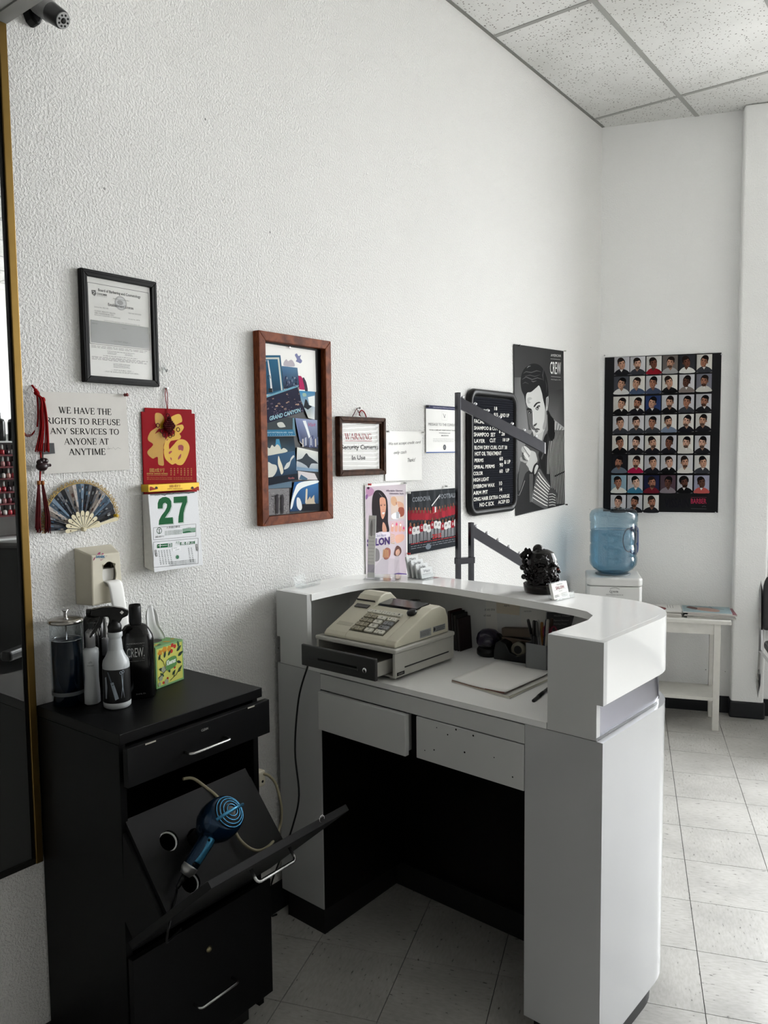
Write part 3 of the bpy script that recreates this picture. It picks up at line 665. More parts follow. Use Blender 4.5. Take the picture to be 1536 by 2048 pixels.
# ---- security camera
sc_ = thing('security_camera', 'small black bullet security camera mounted high beside the mirror', 'camera', (0, 1.15, 2.78))
put('mount', MB().prism([(1.115, 2.90), (1.155, 2.90), (1.157, 2.765), (1.148, 2.742), (1.138, 2.738), (1.125, 2.748), (1.116, 2.77)], 0, .035, 'x'), M_black, sc_, bevel=.006)
ca, cb = on_x((70, 2), .045), on_x((126, 41), .135); cd = (cb-ca).normalized()
Mc = Matrix.Translation(ca) @ cd.to_track_quat('Z', 'Y').to_matrix().to_4x4(); L = (cb-ca).length
put('housing', MB(Mc).lathe([(.018, -.02), (.023, 0), (.0245, L*.6), (.022, L*.95), (.020, L)], seg=24), mat('gunmetal_camera', (34, 34, 36), rough=.3), sc_)
put('collar', MB(Mc).lathe([(.0238, L*.10), (.0252, L*.12), (.0258, L*.55), (.0242, L*.62)], seg=24, cap=False), mat('grey_camera_band', (120, 120, 120), rough=.35), sc_)
fc = put('lens_plate', MB(Mc).lathe([(.0195, L), (.0195, L+.001), (.0185, L+.002)], seg=24), mat('silver_plate', (150, 150, 150), rough=.3), sc_)
put('lens', MB(Mc).lathe([(.0065, L+.002), (.0065, L+.0035), (.004, L+.004)], seg=16), M_black, fc)
for k in range(8):
    a = 2*PI*k/8; put('led', MB(Mc @ Matrix.Translation((.0128*math.cos(a), .0128*math.sin(a), 0))).lathe([(.0026, L+.002), (.0026, L+.003)], seg=8), M_black, fc)
put('arm', MB().tube([(.03, 1.14, ca.z+.01), tuple((Vector((.03, 1.14, ca.z+.01))+ca)/2), tuple(ca)], .010, 10), M_black, sc_)
put('cable', MB().tube(spline([ca, ca+Vector((0, .03, .03)), ca+Vector((-.02, .035, .09)), ca+Vector((-.05, .035, .25))]), .003, 6), M_black, sc_)

# ---- framed licence
C_ = crop(150, 530, 320, 1393)
y0, y1, z0, z1 = 1.243, 1.488, 1.851, 2.157
lf = thing('framed_license', 'black framed licence certificate with a grey panel hanging above the refusal sign', 'frame', (0, 1.365, 1.85))
rails(lf, y0, y1, z0, z1, .0185, .001, .020, M_bframe)
for k, g in enumerate((.004,)): rails(lf, y0+.005, y1-.005, z0+.005, z1-.005, .004, .0195, .0212, M_bframe, bevel=.001, name='frame_bead')
sheet(lf, y0+.016, y1-.016, z0+.016, z1-.016, .010, M_paper, 'certificate')
P = wprint(.0110); G = 62
iy0, iy1, iz0, iz1 = y0+.024, y1-.024, z0+.024, z1-.024
W_ = iy1-iy0; Hh = iz1-iz0
def LX(f): return iy0+W_*f
def LZ(f): return iz1-Hh*f
def frame_lines(P, a, b, c, d, wd, col):
    P.line([(a, c), (b, c)], wd, col, False); P.line([(a, d), (b, d)], wd, col, False); P.line([(a, c), (a, d)], wd, col, False); P.line([(b, c), (b, d)], wd, col, False)
frame_lines(P, LX(.0), LX(1), LZ(.04), LZ(.68), .0012, 45)
P.ell((LX(.52), LZ(.205)), .020, .020, (178, 178, 178), False, n=28); P.ell((LX(.52), LZ(.205)), .016, .016, (205, 206, 208), False, n=28); P.ell((LX(.51), LZ(.20)), .010, .007, (160, 160, 160), False)
P.text('Board of Barbering and Cosmetology', LX(.16), LZ(.125), LX(.86), LZ(.085), 25, False, bold=.02)
P.text('Department of Consumer Affairs', LX(.40), LZ(.175), LX(.66), LZ(.16), 60, False)
P.text('Establishment License', LX(.31), LZ(.255), LX(.73), LZ(.222), 25, False, bold=.02)
P.poly([(LX(.055), LZ(.115)), (LX(.12), LZ(.11)), (LX(.125), LZ(.15)), (LX(.10), LZ(.175)), (LX(.06), LZ(.155))], 40, False)
P.line([(LX(.07), LZ(.125)), (LX(.105), LZ(.135)), (LX(.08), LZ(.155))], .0014, 220, False)
P.text('CONSUMER', LX(.135), LZ(.155), LX(.30), LZ(.133), 25, False, bold=.03); P.text('A F F A I R S', LX(.135), LZ(.17), LX(.29), LZ(.161), 60, False)
P.text('License No. 4321109', LX(.09), LZ(.292), LX(.31), LZ(.279), 70, False)
P.text('CLASSIC BEAUTY SALON', LX(.09), LZ(.335), LX(.42), LZ(.320), 60, False); P.text('10841 FOLSOM BLVD STE F', LX(.09), LZ(.357), LX(.40), LZ(.342), 60, False); P.text('RANCHO CORDOVA, CA 95670-5023', LX(.09), LZ(.379), LX(.50), LZ(.364), 60, False)
P.text('Valid Until: 05/31/2024', LX(.64), LZ(.305), LX(.86), LZ(.291), 70, False); P.text('Receipt No. 28770', LX(.64), LZ(.372), LX(.83), LZ(.358), 70, False)
P.text('License and fees operation at the address shown above only', LX(.24), LZ(.424), LX(.83), LZ(.411), 60, False)
P.poly([(LX(.02), LZ(.43)), (LX(.98), LZ(.43)), (LX(.98), LZ(.665)), (LX(.02), LZ(.665))], (150, 152, 153), False); frame_lines(P, LX(.02), LX(.98), LZ(.43), LZ(.665), .0006, 60)
P.text('AMOY LY', LX(.04), LZ(.47), LX(.13), LZ(.458), 70, False); P.text('Owner', LX(.53), LZ(.482), LX(.60), LZ(.470), 70, False)
P.text('--- DO NOT FOLD ---', LX(.34), LZ(.635), LX(.66), LZ(.618), 60, False)
P.lines(LX(.02), LX(.98), [LZ(.70), LZ(.715)], .0011, 75, seed=3); P.lines(LX(.27), LX(.74), [LZ(.742)], .0011, 60, seed=4); P.lines(LX(.27), LX(.44), [LZ(.757), LZ(.770)], .0011, 80, seed=5); P.lines(LX(.56), LX(.70), [LZ(.757), LZ(.770)], .0011, 80, seed=6)
P.lines(LX(.20), LX(.80), [LZ(.795)], .0011, 80, seed=7); P.lines(LX(.02), LX(.98), [LZ(.815), LZ(.828), LZ(.841)], .0011, 75, seed=8); P.lines(LX(.36), LX(.66), [LZ(.872), LZ(.884), LZ(.897), LZ(.909)], .0011, 80, seed=9)
P.text('---- POST IN PUBLIC VIEW ----', LX(.32), LZ(.948), LX(.70), LZ(.933), 60, False); P.text('---MUST BE DISPLAYED IN RECEPTION AREA---', LX(.20), LZ(.970), LX(.80), LZ(.955), 60, False)
P.build('print', lf, PM_matte)
put('glass', MB().box((.0135, y0+.014, z0+.014), (.0145, y1-.014, z1-.014)), M_glassp, lf)

# ---- refusal sign
C_ = crop(40, 760, 280, 1536)
sg = thing('notice_sheet', 'white paper sign saying we have the rights to refuse any services', 'sign', (0, 1.25, 1.60))
q = [wall2(p, .006) for p in ((80, 783), (252, 788), (260, 939), (89, 948))]
put('sheet', MB().prism(q, .005, .0058, 'x'), M_paperold, sg)
P = wprint(.0060)
for s, x0, yb, x1, yt in (('WE HAVE THE', 495, 425, 1172, 342), ('RIGHTS TO REFUSE', 330, 558, 1285, 478), ('ANY SERVICES TO', 385, 690, 1268, 612), ('ANYONE AT', 565, 827, 1138, 745), ('ANYTIME', 625, 962, 1098, 878)):
    a = wall2(C_(x0, (yb+yt)/2), .006); b = wall2(C_(x1, (yb+yt)/2), .006); zt = wall2(C_(x0, yt), .006)[1]; zb = wall2(C_(x0, yb), .006)[1]
    serif_print(P, s, a[0], zb, b[0], zt, (28, 27, 28))
P.line([C_(1110, 880), C_(1150, 885)], .5, 90); P.line([C_(1130, 850), C_(1125, 870), C_(1180, 880), C_(1190, 860), C_(1220, 890), C_(1250, 865), C_(1290, 880)], .4, 110)
P.build('print', sg, PM_matte)
pushpin((248, 790), 'dark red pushpin at the top right corner of the refusal sign', (110, 10, 16), .007)
t = put('photo_scrap', MB().prism([wall2(p, .0075) for p in ((84, 886), (108, 886), (110, 907), (86, 909))], .007, .0078, 'x'), mat('dark_scrap', (38, 40, 42), rough=.5)); tag(t, 'small dark photo scrap half hidden behind the red tassel', 'photo')

# ---- red tassel ornament
ts = thing('tassel_ornament', 'red silk tassel ornament with a dark carved bead hanging beside the mirror', 'ornament', wp((65, 772)))
C_ = crop(40, 760, 280, 1536)
def tp(x, y, d=.014): return wp(C_(x, y), d)
put('hanging_cord', MB().tube(spline([tp(152, 66, .003), tp(185, 110, .008), tp(205, 160, .012), tp(225, 190, .012)]), .0028, 8), M_red, ts)
put('knot', MB().sphere(tp(212, 165), .007).sphere(tp(200, 130), .005).sphere(tp(296, 255, .02), .006, s=(1, 1, 1.3)), M_red, ts)
m = MB(); rn = random.Random(4)
for k in range(46):
    a = rn.uniform(-1, 1); d = .018+.010*rn.random()
    x_end = 270+118*a; m.tube(spline([tp(222+8*a, 185, .012), tp(285+22*a, 250+10*rn.random(), d), tp(300+45*a, 420, d), tp(310+55*a, 620, d), tp(285+95*a, 900+25*rn.random(), d)], 4), .0011, 5)
m.tube(spline([tp(215, 180), tp(228, 330), tp(228, 480), tp(220, 600)]), .0022, 6)
o = put('tassel', m, M_red, ts); o['kind'] = 'stuff'
m = MB()
for k in range(3): m.tube(spline([tp(190, 640+8*k), tp(150, 690+10*k, .006), tp(90, 700+12*k, .004), tp(36, 650+12*k, .012)], 5), .0008, 5)
put('loose_thread', m, M_red, ts)['kind'] = 'stuff'
put('bead_cord', MB().tube([tp(262, 920), tp(268, 1000), tp(262, 1080), tp(258, 1200), tp(255, 1300)], .0022, 8), M_red, ts)
M_bead = mat('dark_carved_bead', (36, 14, 20), rough=0.28, var=.3, vscale=80)
m = MB(); m.sphere(tp(282, 1105, .020), .0155, s=(.8, 1.05, .85)).sphere(tp(250, 1055, .022), .008).sphere(tp(315, 1035, .022), .009, s=(1, 1.1, .9)).sphere(tp(382, 1090, .022), .0042).sphere(tp(352, 1092, .022), .005).sphere(tp(285, 1030, .024), .007)
put('carved_bead', m, M_bead, ts, label='dark carved pot-shaped bead')
for k, (xa, xb) in enumerate(((238, 230), (288, 350))):
    tt = put('tassel_cap', MB().tube([tp(xa, 1290, .014), tp(xa+2, 1340, .014)], .0046, 10), mat('amber_cap', (150, 84, 20), rough=.4), ts)
    m = MB()
    for j in range(26):
        a = rn.uniform(-1, 1); d = .014+.008*rn.random(); m.tube(spline([tp(xa+12*a, 1335, .014), tp(xa+(xb-xa)*.4+24*a, 1500, d), tp(xb+34*a, 1750, d), tp(xb+40*a, 1880+90*rn.random(), d)], 4), .0010, 5)
    put('lower_tassel', m, M_dred, ts)['kind'] = 'stuff'

# ---- folding fan
C_ = crop(60, 960, 250, 1536)
pv_ = wall2(C_(845, 795), .010)
fan = thing('folding_fan', 'open folding fan with dark painted leaf, gold lace rim and cream sticks', 'fan', (0, pv_[0], pv_[1]))
def fpt(a, r, x): return Vector((x, pv_[0]+r*math.cos(a), pv_[1]+r*math.sin(a)))
A0, A1, NL = R_(178), R_(14), 14
def fR(a): return .104+.021*max(0, math.sin(a))
rn = random.Random(9)
PAL = [(38, 44, 54), (70, 92, 112), (92, 118, 138), (30, 30, 34), (120, 124, 128), (58, 70, 84), (150, 140, 132), (44, 50, 58)]
for k in range(NL):
    a = A0+(A1-A0)*k/NL; b = A0+(A1-A0)*(k+1)/NL; mid = (a+b)/2; ri = .044
    x0_, x1_ = (.008, .0115)
    m = MB(); m.add([fpt(a, ri, x0_), fpt(a, fR(a), x0_), fpt(mid, fR(mid), x1_), fpt(mid, ri, x1_), fpt(b, fR(b), x0_), fpt(b, ri, x0_)], [(0, 3, 2, 1), (3, 5, 4, 2)])
    lf_ = put('fan_leaf', m, mat('fan_leaf_%d' % (k % 4), PAL[(k*3) % 8], rough=.6, var=.5, vscale=160), fan, solid=.0004)
    Pf = Print(lambda u, v, h, a=a, b=b: fpt(a+(b-a)*u, .044+(fR((a+b)/2)-.046)*v, (.008+.007*u if u < .5 else .0115-.007*(u-.5))+.0006+h), step=.00005)
    for j in range(11):
        u = rn.uniform(.1, .9); v = rn.uniform(.08, .92); c = rn.choice(PAL+[(170, 172, 172), (22, 22, 26), (90, 60, 56)]); s = rn.uniform(.05, .13)
        if (u < .5) != (u+s*.8 < .5) or (u < .5) != (u-s*.8 < .5): u = .25 if u < .5 else .75
        Pf.poly([(u-min(s, .2)*.9, v-s*.6), (u+min(s, .2)*.9, v-s*.4), (u+min(s, .2)*.7, v+s*.7), (u-min(s, .2), v+s*.5)], c, False)
    Pf.build('painting', lf_, PM_matte)
m = MB()
pts = []
for k in range(190):
    a = A0+.05+(A1-A0-.12)*k/189; r = fR(a)+.006+.006*math.sin(k*1.55); pts.append(fpt(a, r, .0105+.0015*math.cos(k*2.1)))
m.tube(pts, .0009, 4)
pts = [fpt(A0+.05+(A1-A0-.12)*k/150, fR(A0+(A1-A0)*k/150)+.008+.0055*math.sin(k*1.2+1), .0105+.001*math.sin(k*1.7)) for k in range(151)]; m.tube(pts, .0009, 4)
pts = [fpt(A0+.05+(A1-A0-.12)*k/40, fR(A0+(A1-A0)*k/40)+.002, .0105) for k in range(41)]; m.tube(pts, .0014, 4)
put('lace_rim', m, mat('gold_lace', (186, 158, 96), rough=.45, metal=.4), fan)['kind'] = 'stuff'
M_ivory = mat('cream_stick', (214, 204, 172), rough=.45, var=.08, vscale=60)
for k in range(10):
    a = A0+R_(4)+(R_(18)-A0-R_(4))*k/9; da = R_(7.2); x = .012+.0006*k
    m = MB(); pl = [(.006, -.35), (.034, -.95), (.046, -1.0), (.051, -.55), (.052, 0), (.051, .55), (.046, 1.0), (.034, .95), (.006, .35)]
    q = [fpt(a+da*w_, r, 0) for r, w_ in pl]; m.prism([(p.y, p.z) for p in q], x, x+.0012, 'x')
    s_ = put('fan_stick', m, M_ivory, fan)
    c = fpt(a, .037, x+.0012); put('pierced_dot', MB(Matrix.Translation(c) @ Matrix.Rotation(PI/2, 4, 'Y')).lathe([(.0020, 0), (.0020, .0003)], seg=8), mat('stick_dot', (90, 70, 40), rough=.6), s_)
a = R_(12); m = MB()
m.prism([(lambda p: (p.y, p.z))(fpt(a+w_, r, 0)) for r, w_ in ((.0, 0), (.03, -.14), (.046, -.16), (.052, -.06), (.108, -.055), (.112, .055), (.052, .06), (.046, .16), (.03, .12))], .0195, .021, 'x')
put('guard_stick', m, M_ivory, fan)
put('rivet', MB(Matrix.Translation(fpt(0, 0, .019)) @ Matrix.Rotation(PI/2, 4, 'Y')).lathe([(.006, -.009), (.006, .003), (.003, .004)], seg=14), M_ivory, fan)
pushpin((228, 1031), 'yellow pushpin holding the right end of the folding fan', (196, 160, 30), .012)

# ---- tear-off calendar
C_ = crop(270, 770, 410, 1509)
cl = thing('tear_off_calendar', 'red and gold Chinese tear-off wall calendar showing 27', 'calendar', (0, 1.53, 1.30))
M_card = mat('red_card', (138, 4, 18), spec=.06, rough=.45, var=.06, vscale=10)
yl, yr, zb, zt = 1.430, 1.628, 1.500, 1.789
cut = .012
put('backing_card', MB().prism([(yl, zb), (yr, zb), (yr, zt-cut), (yr-cut, zt-cut), (yr-cut, zt), (yl+cut, zt), (yl+cut, zt-cut), (yl, zt-cut)], .003, .006, 'x'), M_card, cl, bevel=.0015)
P = wprint(.0062); GOLD = (206, 160, 20); GO2 = (176, 130, 20)
def cz(*pts): return [C_(*p) for p in pts]
P.blob(cz((430, 640), (470, 600), (560, 620), (625, 700), (630, 780), (600, 850), (640, 900), (560, 960), (520, 940), (430, 1050), (520, 1010), (600, 1080), (660, 1180), (620, 1280), (610, 1380), (610, 1540), (620, 1720), (560, 1735), (500, 1700), (490, 1560), (440, 1560), (380, 1585), (280, 1500), (275, 1420), (390, 1285), (290, 1200), (280, 1120), (340, 1000), (470, 900), (435, 800)), GO2)
P.blob(cz((770, 700), (900, 630), (975, 640), (1010, 720), (1010, 790), (960, 820), (880, 870), (960, 860), (1020, 855), (1050, 920), (1000, 1010), (960, 1050), (990, 1110), (960, 1165), (850, 1190), (770, 1210), (730, 1290), (735, 1400), (700, 1400), (620, 1380), (640, 1250), (700, 1120), (800, 1090), (860, 1010), (780, 900), (800, 790)), GOLD)
P.blob(cz((730, 1390), (830, 1290), (920, 1190), (1020, 1170), (1120, 1220), (1175, 1340), (1150, 1480), (1080, 1640), (1010, 1720), (920, 1720), (870, 1690), (800, 1715), (720, 1660), (650, 1580), (620, 1450), (640, 1380)), GOLD)
RD = (138, 4, 18)
P.blob(cz((930, 1310), (1000, 1290), (1045, 1330), (1030, 1420), (980, 1400), (940, 1400)), RD, n=3); P.blob(cz((930, 1560), (990, 1480), (985, 1560), (930, 1610)), RD, n=3)
P.blob(cz((730, 1440), (790, 1420), (790, 1450), (735, 1490)), RD, n=3); P.blob(cz((755, 1560), (790, 1580), (785, 1630), (765, 1600)), RD, n=3); P.blob(cz((680, 1180), (720, 1155), (690, 1200)), RD, n=3)
P.text('國成行', *C_(315, 1880), *C_(640, 1795), (186, 140, 50)); P.text('KWOK SHING HONG', *C_(255, 1928), *C_(700, 1895), (186, 140, 50), bold=.02); P.text('KWOK SHING HONG IMPORT AND EXPORT', *C_(258, 1962), *C_(700, 1940), (170, 110, 50))
for i, s in enumerate(('中國名茶', '參茸海味', '花旗參', '冬蟲夏草', '各種禮品', '中藥補品', '批發零售')):
    for j, ch in enumerate(s): P.text(ch, *C_(760+i*73, 1820+j*44), *C_(790+i*73, 1788+j*44), (196, 130, 60), newlayer=(j == 0))
P.text('總行 1155 Grant Avenue San Francisco, CA 94133   Tel. 415 391-1600  Fax. 415 391-1668', *C_(255, 2010), *C_(1230, 1985), (190, 120, 50)); P.text('分行 600 Three Lakes Drive, Richmond, CA 94806   Tel. 510 222-2700  Fax. 510 222-2772', *C_(255, 2045), *C_(1230, 2020), (190, 120, 50))
P.build('print', cl, print_mat('foil_print', rough=.35, coat=.1))
put('hanging_cord', MB().tube([wp(C_(660, 70), .003), wp(C_(650, 200), .006), wp(C_(690, 520), .008), wp(C_(700, 640), .010)], .0012, 6).tube([wp(C_(675, 70), .003), wp(C_(700, 200), .006), wp(C_(705, 520), .008)], .0012, 6), M_red, cl)
put('nail', MB(Matrix.Translation(wp(C_(672, 70), 0)) @ Matrix.Rotation(PI/2, 4, 'Y')).lathe([(.0012, 0), (.0012, .008), (.0032, .008), (.0032, .0095)], seg=10), M_chrome, cl)
m = MB(); rn = random.Random(2)
kc = wp(C_(725, 880), .012)
for i in range(-4, 5):
    for s in (1, -1):
        lim = 1-abs(i)/5
        if s > 0: pts = [kc+Vector((.003+.003*math.sin(t*14+i*3), .019*(i/5+t)*.6, .023*(t-i/5)*.6)) for t in [x/12 for x in range(-12, 13)]]
        else: pts = [kc+Vector((.003+.003*math.cos(t*14+i*3), .019*(i/5-t)*.6, .023*(t+i/5)*.6)) for t in [x/12 for x in range(-12, 13)]]
        m.tube(pts, .0019, 5)
for (ax, ay) in ((-235, -10), (-150, 110), (-100, 200), (30, 215), (200, 80), (-20, -220), (10, -160), (90, 180)):
    c = wp(C_(725+ax, 880+ay), .012); m.tube([c+Vector((.001, .006*math.cos(t), .006*math.sin(t))) for t in [2*PI*k/12 for k in range(12)]], .0013, 5, closed=True)
put('chinese_knot', m, M_dred, cl)['kind'] = 'stuff'
# page block hangs away from the wall at its lower edge
C_ = crop(275, 950, 415, 1434)
ptop, pbot = Vector((.034, 0, 1.540)), Vector((.052, 0, 1.305))
pV = (ptop-pbot).normalized(); pU = Vector((0, 1, 0)); pN = Vector((pV.z, 0, -pV.x))
def page2(p):
    d = pray(*p); k = (pbot-CP).dot(pN)/d.dot(pN); q = CP+d*k-pbot; return (q.dot(pU), q.dot(pV))
pq = [page2(C_(*p)) for p in ((200, 400), (1240, 345), (1325, 1845), (362, 1985))]
ty0 = (pq[0][0]+pq[3][0])/2; ty1 = (pq[1][0]+pq[2][0])/2; tz1 = (pq[0][1]+pq[1][1])/2; tz0 = (pq[2][1]+pq[3][1])/2
def pg(u, v, h): return pbot+pU*u+pV*v+pN*h
m = MB()
A = [pg(ty0, tz0, 0), pg(ty1, tz0, 0), pg(ty1, tz1, 0), pg(ty0, tz1, 0)]; B = [Vector((.006, a.y, a.z+(.012 if i < 2 else 0))) for i, a in enumerate(A)]
m.add(A+B, [(0, 1, 2, 3), (7, 6, 5, 4), (0, 4, 5, 1), (1, 5, 6, 2), (2, 6, 7, 3), (3, 7, 4, 0)])
put('page_block', m, mat('page_edges', (205, 205, 203), rough=.8, var=.12, vscale=90), cl)
P = Print(pg, h0=.0002, pm=page2)
P.poly([(ty0, tz0), (ty1, tz0), (ty1, tz1), (ty0, tz1)], (226, 227, 230), False)
GR = (24, 92, 52)
def pbox(x0, y0, x1, y1, col, wd=1.2, sl=-.09):
    a, b, c, d = (x0, y0), (x1, y0+sl*(x1-x0)), (x1, y1+sl*(x1-x0)), (x0, y1)
    for s, e in ((a, b), (b, c), (c, d), (d, a)): P.line([C_(*s), C_(*e)], wd*.55, col, newlayer=False)
def qpoly(x0, y0, x1, y1, col, sl=-.09): P.poly([C_(x0, y0), C_(x1, y0+sl*(x1-x0)), C_(x1, y1+sl*(x1-x0)), C_(x0, y1)], col)
D2 = ((412, 690), (412, 580), (440, 500), (510, 455), (580, 447), (650, 475), (690, 540), (695, 640), (660, 740), (610, 810), (565, 878), (722, 864), (732, 998), (432, 1024), (440, 930), (490, 830), (560, 740), (600, 660), (605, 600), (570, 570), (530, 585), (518, 620), (515, 686))
D7 = ((738, 448), (1015, 430), (1018, 550), (975, 660), (945, 780), (938, 970), (832, 982), (840, 850), (870, 700), (915, 565), (738, 575))
for dg in (D2, D7): P.poly([C_(a+14, b+14) for a, b in dg], (128, 158, 140)); P.poly([C_(a+7, b+7) for a, b in dg], (226, 227, 230)); P.poly([C_(*p) for p in dg], GR)
P.line([C_(255, 410), C_(600, 395), C_(900, 375), C_(1170, 355)], 2.2, (120, 120, 126)); P.text('2024', *C_(350, 425), *C_(455, 385), 70); P.line([C_(480, 400), C_(560, 415), C_(620, 375), C_(700, 390), C_(760, 365), C_(860, 380), C_(930, 355), C_(1040, 375), C_(1150, 350)], 1.6, 80)
P.up(); pbox(325, 1080, 1195, 1330, 40, 1.0)
P.ell(C_(445, 1140), 5.4, 6.6, (70, 96, 80), n=16); P.ell(C_(445, 1140), 4.2, 5.2, (226, 227, 230), n=16); P.poly([C_(435, 1200), C_(455, 1200), C_(450, 1100), C_(440, 1100)], (60, 80, 70)); P.line([C_(405, 1110), C_(445, 1125), C_(485, 1095)], .8, (70, 96, 80))
P.text('人參糊口藥造', *C_(590, 1100), *C_(870, 1058), 50, slope=-.09); P.text('國成行', *C_(365, 1290), *C_(545, 1250), 50, slope=-.09)
for r in range(4): P.text('同心百草丸成藥精選參茸', *C_(560, 1168+r*24), *C_(910, 1148+r*24), (96, 120, 106), slope=-.09)
qpoly(920, 1100, 1185, 1190, (130, 160, 142)); P.poly([C_(925, 1172), C_(1000, 1150), C_(1060, 1145), C_(1110, 1165), C_(1185, 1150), C_(1185, 1165), C_(930, 1195)], (40, 100, 66)); P.text('八卦丹', *C_(1000, 1100), *C_(1090, 1075), 60, slope=-.09)
P.up(); pbox(325, 1375, 1240, 1895, 40, 1.0); 
qpoly(398, 1420, 706, 1500, GR); P.text('十一日', *C_(415, 1490), *C_(690, 1420), (226, 227, 230), slope=-.09, bold=.02); qpoly(872, 1378, 1172, 1440, GR); P.text('星期三', *C_(885, 1432), *C_(1160, 1362), (226, 227, 230), slope=-.06, bold=.02)
for i in range(7):
    for j, ch in enumerate('宜忌吉時沖煞日辰'):
        x = 420+i*56+(330 if i > 4 else 0); y = 1545+j*38-.09*(x-420)
        if x < 1180: P.text(ch, *C_(x+j*6, y+28), *C_(x+26+j*6, y), (70, 80, 76), newlayer=(j == 0))
for r in range(3): P.text('子丑寅卯辰巳午未申酉戌亥子丑寅卯辰巳', *C_(640, 1800+r*32), *C_(1190, 1776+r*32), (80, 90, 86), slope=-.10)
P.blob([C_(815+34*(1.25 if k % 2 else .8)*math.cos(2*PI*k/16), 1680+40*(1.25 if k % 2 else .8)*math.sin(2*PI*k/16)) for k in range(16)], (70, 120, 92), n=2)
qpoly(715, 1480, 885, 1560, (235, 236, 238)); P.line([C_(740, 1500), C_(800, 1490), C_(770, 1540), C_(850, 1520)], .9, (120, 130, 126)); P.text('大吉', *C_(780, 1420), *C_(860, 1350), (110, 140, 120))
for x0 in (370, 1205):
    for j in range(5): P.ell(C_(x0+j*4, (1550 if x0 < 500 else 1430)+j*26), 1.9, 1.9, 50, n=8); P.ell(C_(x0+j*4, (1550 if x0 < 500 else 1430)+j*26), 1.0, 1.0, 220, n=8)
P.build('page_print', cl, PM_matte)
# gold clasp
g0 = [wall2(C_(*p), .042) for p in ((222, 200), (1275, 150), (1265, 295), (230, 350))]
gy0 = (g0[0][0]+g0[3][0])/2; gy1 = (g0[1][0]+g0[2][0])/2; gz1 = (g0[0][1]+g0[1][1])/2; gz0 = (g0[2][1]+g0[3][1])/2
gb = put('gold_clasp', MB().box((.006, gy0, gz0), (.041, gy1, gz1)), mat('gold_foil', (200, 160, 30), rough=.4, metal=.3, var=.1, vscale=30), cl, bevel=.001)
P = Print(wall_frame(.0412), h0=.0002, pm=lambda p: wall2(p, .0412))
P.text('國成行', *C_(660, 260), *C_(880, 200), (130, 40, 20), slope=-.03); P.text('KWOK SHING HONG', *C_(615, 300), *C_(920, 276), (120, 50, 20), slope=-.03)
for x, s in ((330, 1), (1180, -1)):
    P.blob([C_(x-80*s, 320), C_(x-70*s, 240), C_(x-20*s, 250), C_(x+20*s, 270), C_(x+70*s, 250), C_(x+90*s, 280), C_(x+20*s, 300), C_(x-30*s, 310)], (150, 40, 16), n=3); P.ell(C_(x+55*s, 262), 2.6, 2.6, 40)
P.build('clasp_print', gb)['kind'] = 'stuff'
# clear hook above the calendar
hk_ = thing('adhesive_hook', 'small clear plastic adhesive hook above the calendar', 'hook', wp((327, 738)))
pz = wp((327, 738), 0)
put('base', MB().box((0, pz.y-.007, pz.z-.010), (.003, pz.y+.007, pz.z+.012)), M_acryl, hk_, bevel=.001)
put('hook', MB().tube(spline([pz+Vector((.003, 0, .004)), pz+Vector((.010, 0, -.004)), pz+Vector((.014, 0, -.009)), pz+Vector((.018, 0, -.002))]), .002, 8), mat('clear_plastic', (225, 228, 228), rough=.1, trans=.7), hk_)

# ---- neck strip dispenser
ds = thing('strip_dispenser', 'beige wall-mounted paper neck strip dispenser with a paper strip hanging out', 'dispenser', (0, 1.26, 1.235))
M_beige = mat('beige_plastic', (204, 198, 180), rough=.4, var=.04, vscale=30)
by0, by1, bz0, bz1, fx = 1.200, 1.318, 1.240, 1.392, .066
fz1 = 1.388
m = MB()
B = [(0, by0, bz0), (0, by1, bz0), (0, by1, bz1+.006), (0, by0, bz1+.006)]
F = [(fx, by0+.010, bz0+.002), (fx, by1-.012, bz0+.002), (fx, by1-.018, fz1-.008), (fx, by0+.012, fz1-.008)]
# front face with an oval opening
oc = ((by0+by1)/2+.006, 1.322); ory, orz = .026, .040; NO = 24
ov = [(fx, oc[0]+ory*math.cos(2*PI*k/NO+PI*1.25), oc[1]+orz*math.sin(2*PI*k/NO+PI*1.25)) for k in range(NO)]
vs = B+F+ov+[(fx-.012, p[1], p[2]) for p in ov]
fs = [(3, 2, 1, 0), (0, 1, 5, 4), (1, 2, 6, 5), (2, 3, 7, 6), (3, 0, 4, 7)]
q4 = NO//4
for c in range(4):
    idx = [8+((c*q4+j) % NO) for j in range(q4+1)]
    fs.append(tuple([4+c, 4+(c+1) % 4]+idx[::-1]))
fs += [(8+k, 8+NO+k, 8+NO+(k+1) % NO, 8+(k+1) % NO) for k in range(NO)]
m.add(vs, fs); put('housing', m, M_beige, ds, bevel=.004)
put('inner_roll', MB().box((.02, oc[0]-.025, oc[1]-.038), (fx-.016, oc[0]+.025, oc[1]+.014)), M_paper, ds)
put('inner_shadow_plate', MB().box((.018, oc[0]-.028, oc[1]-.042), (.0195, oc[0]+.028, oc[1]+.042)), mat('dark_brown_shade', (60, 46, 24), rough=.8), ds)  # dark plate stands in for the shade inside the opening
C_ = crop(130, 1080, 260, 1536)
P = Print(wall_frame(fx), h0=.0008, pm=lambda p: wall2(p, fx))
for pts in (((665, 490), (680, 430), (720, 400), (690, 470)), ((745, 350), (800, 290), (840, 290), (815, 350), (780, 345)), ((850, 345), (890, 305), (915, 330), (880, 345)), ((970, 385), (1010, 330), (990, 360), (975, 390)), ((825, 455), (840, 470), (915, 440), (850, 482), (830, 475))): P.poly([C_(*p) for p in pts], (150, 60, 100))
P.text('SANEK', *C_(725, 425), *C_(945, 365), (40, 110, 150), bold=.035)
P.build('logo', ds)
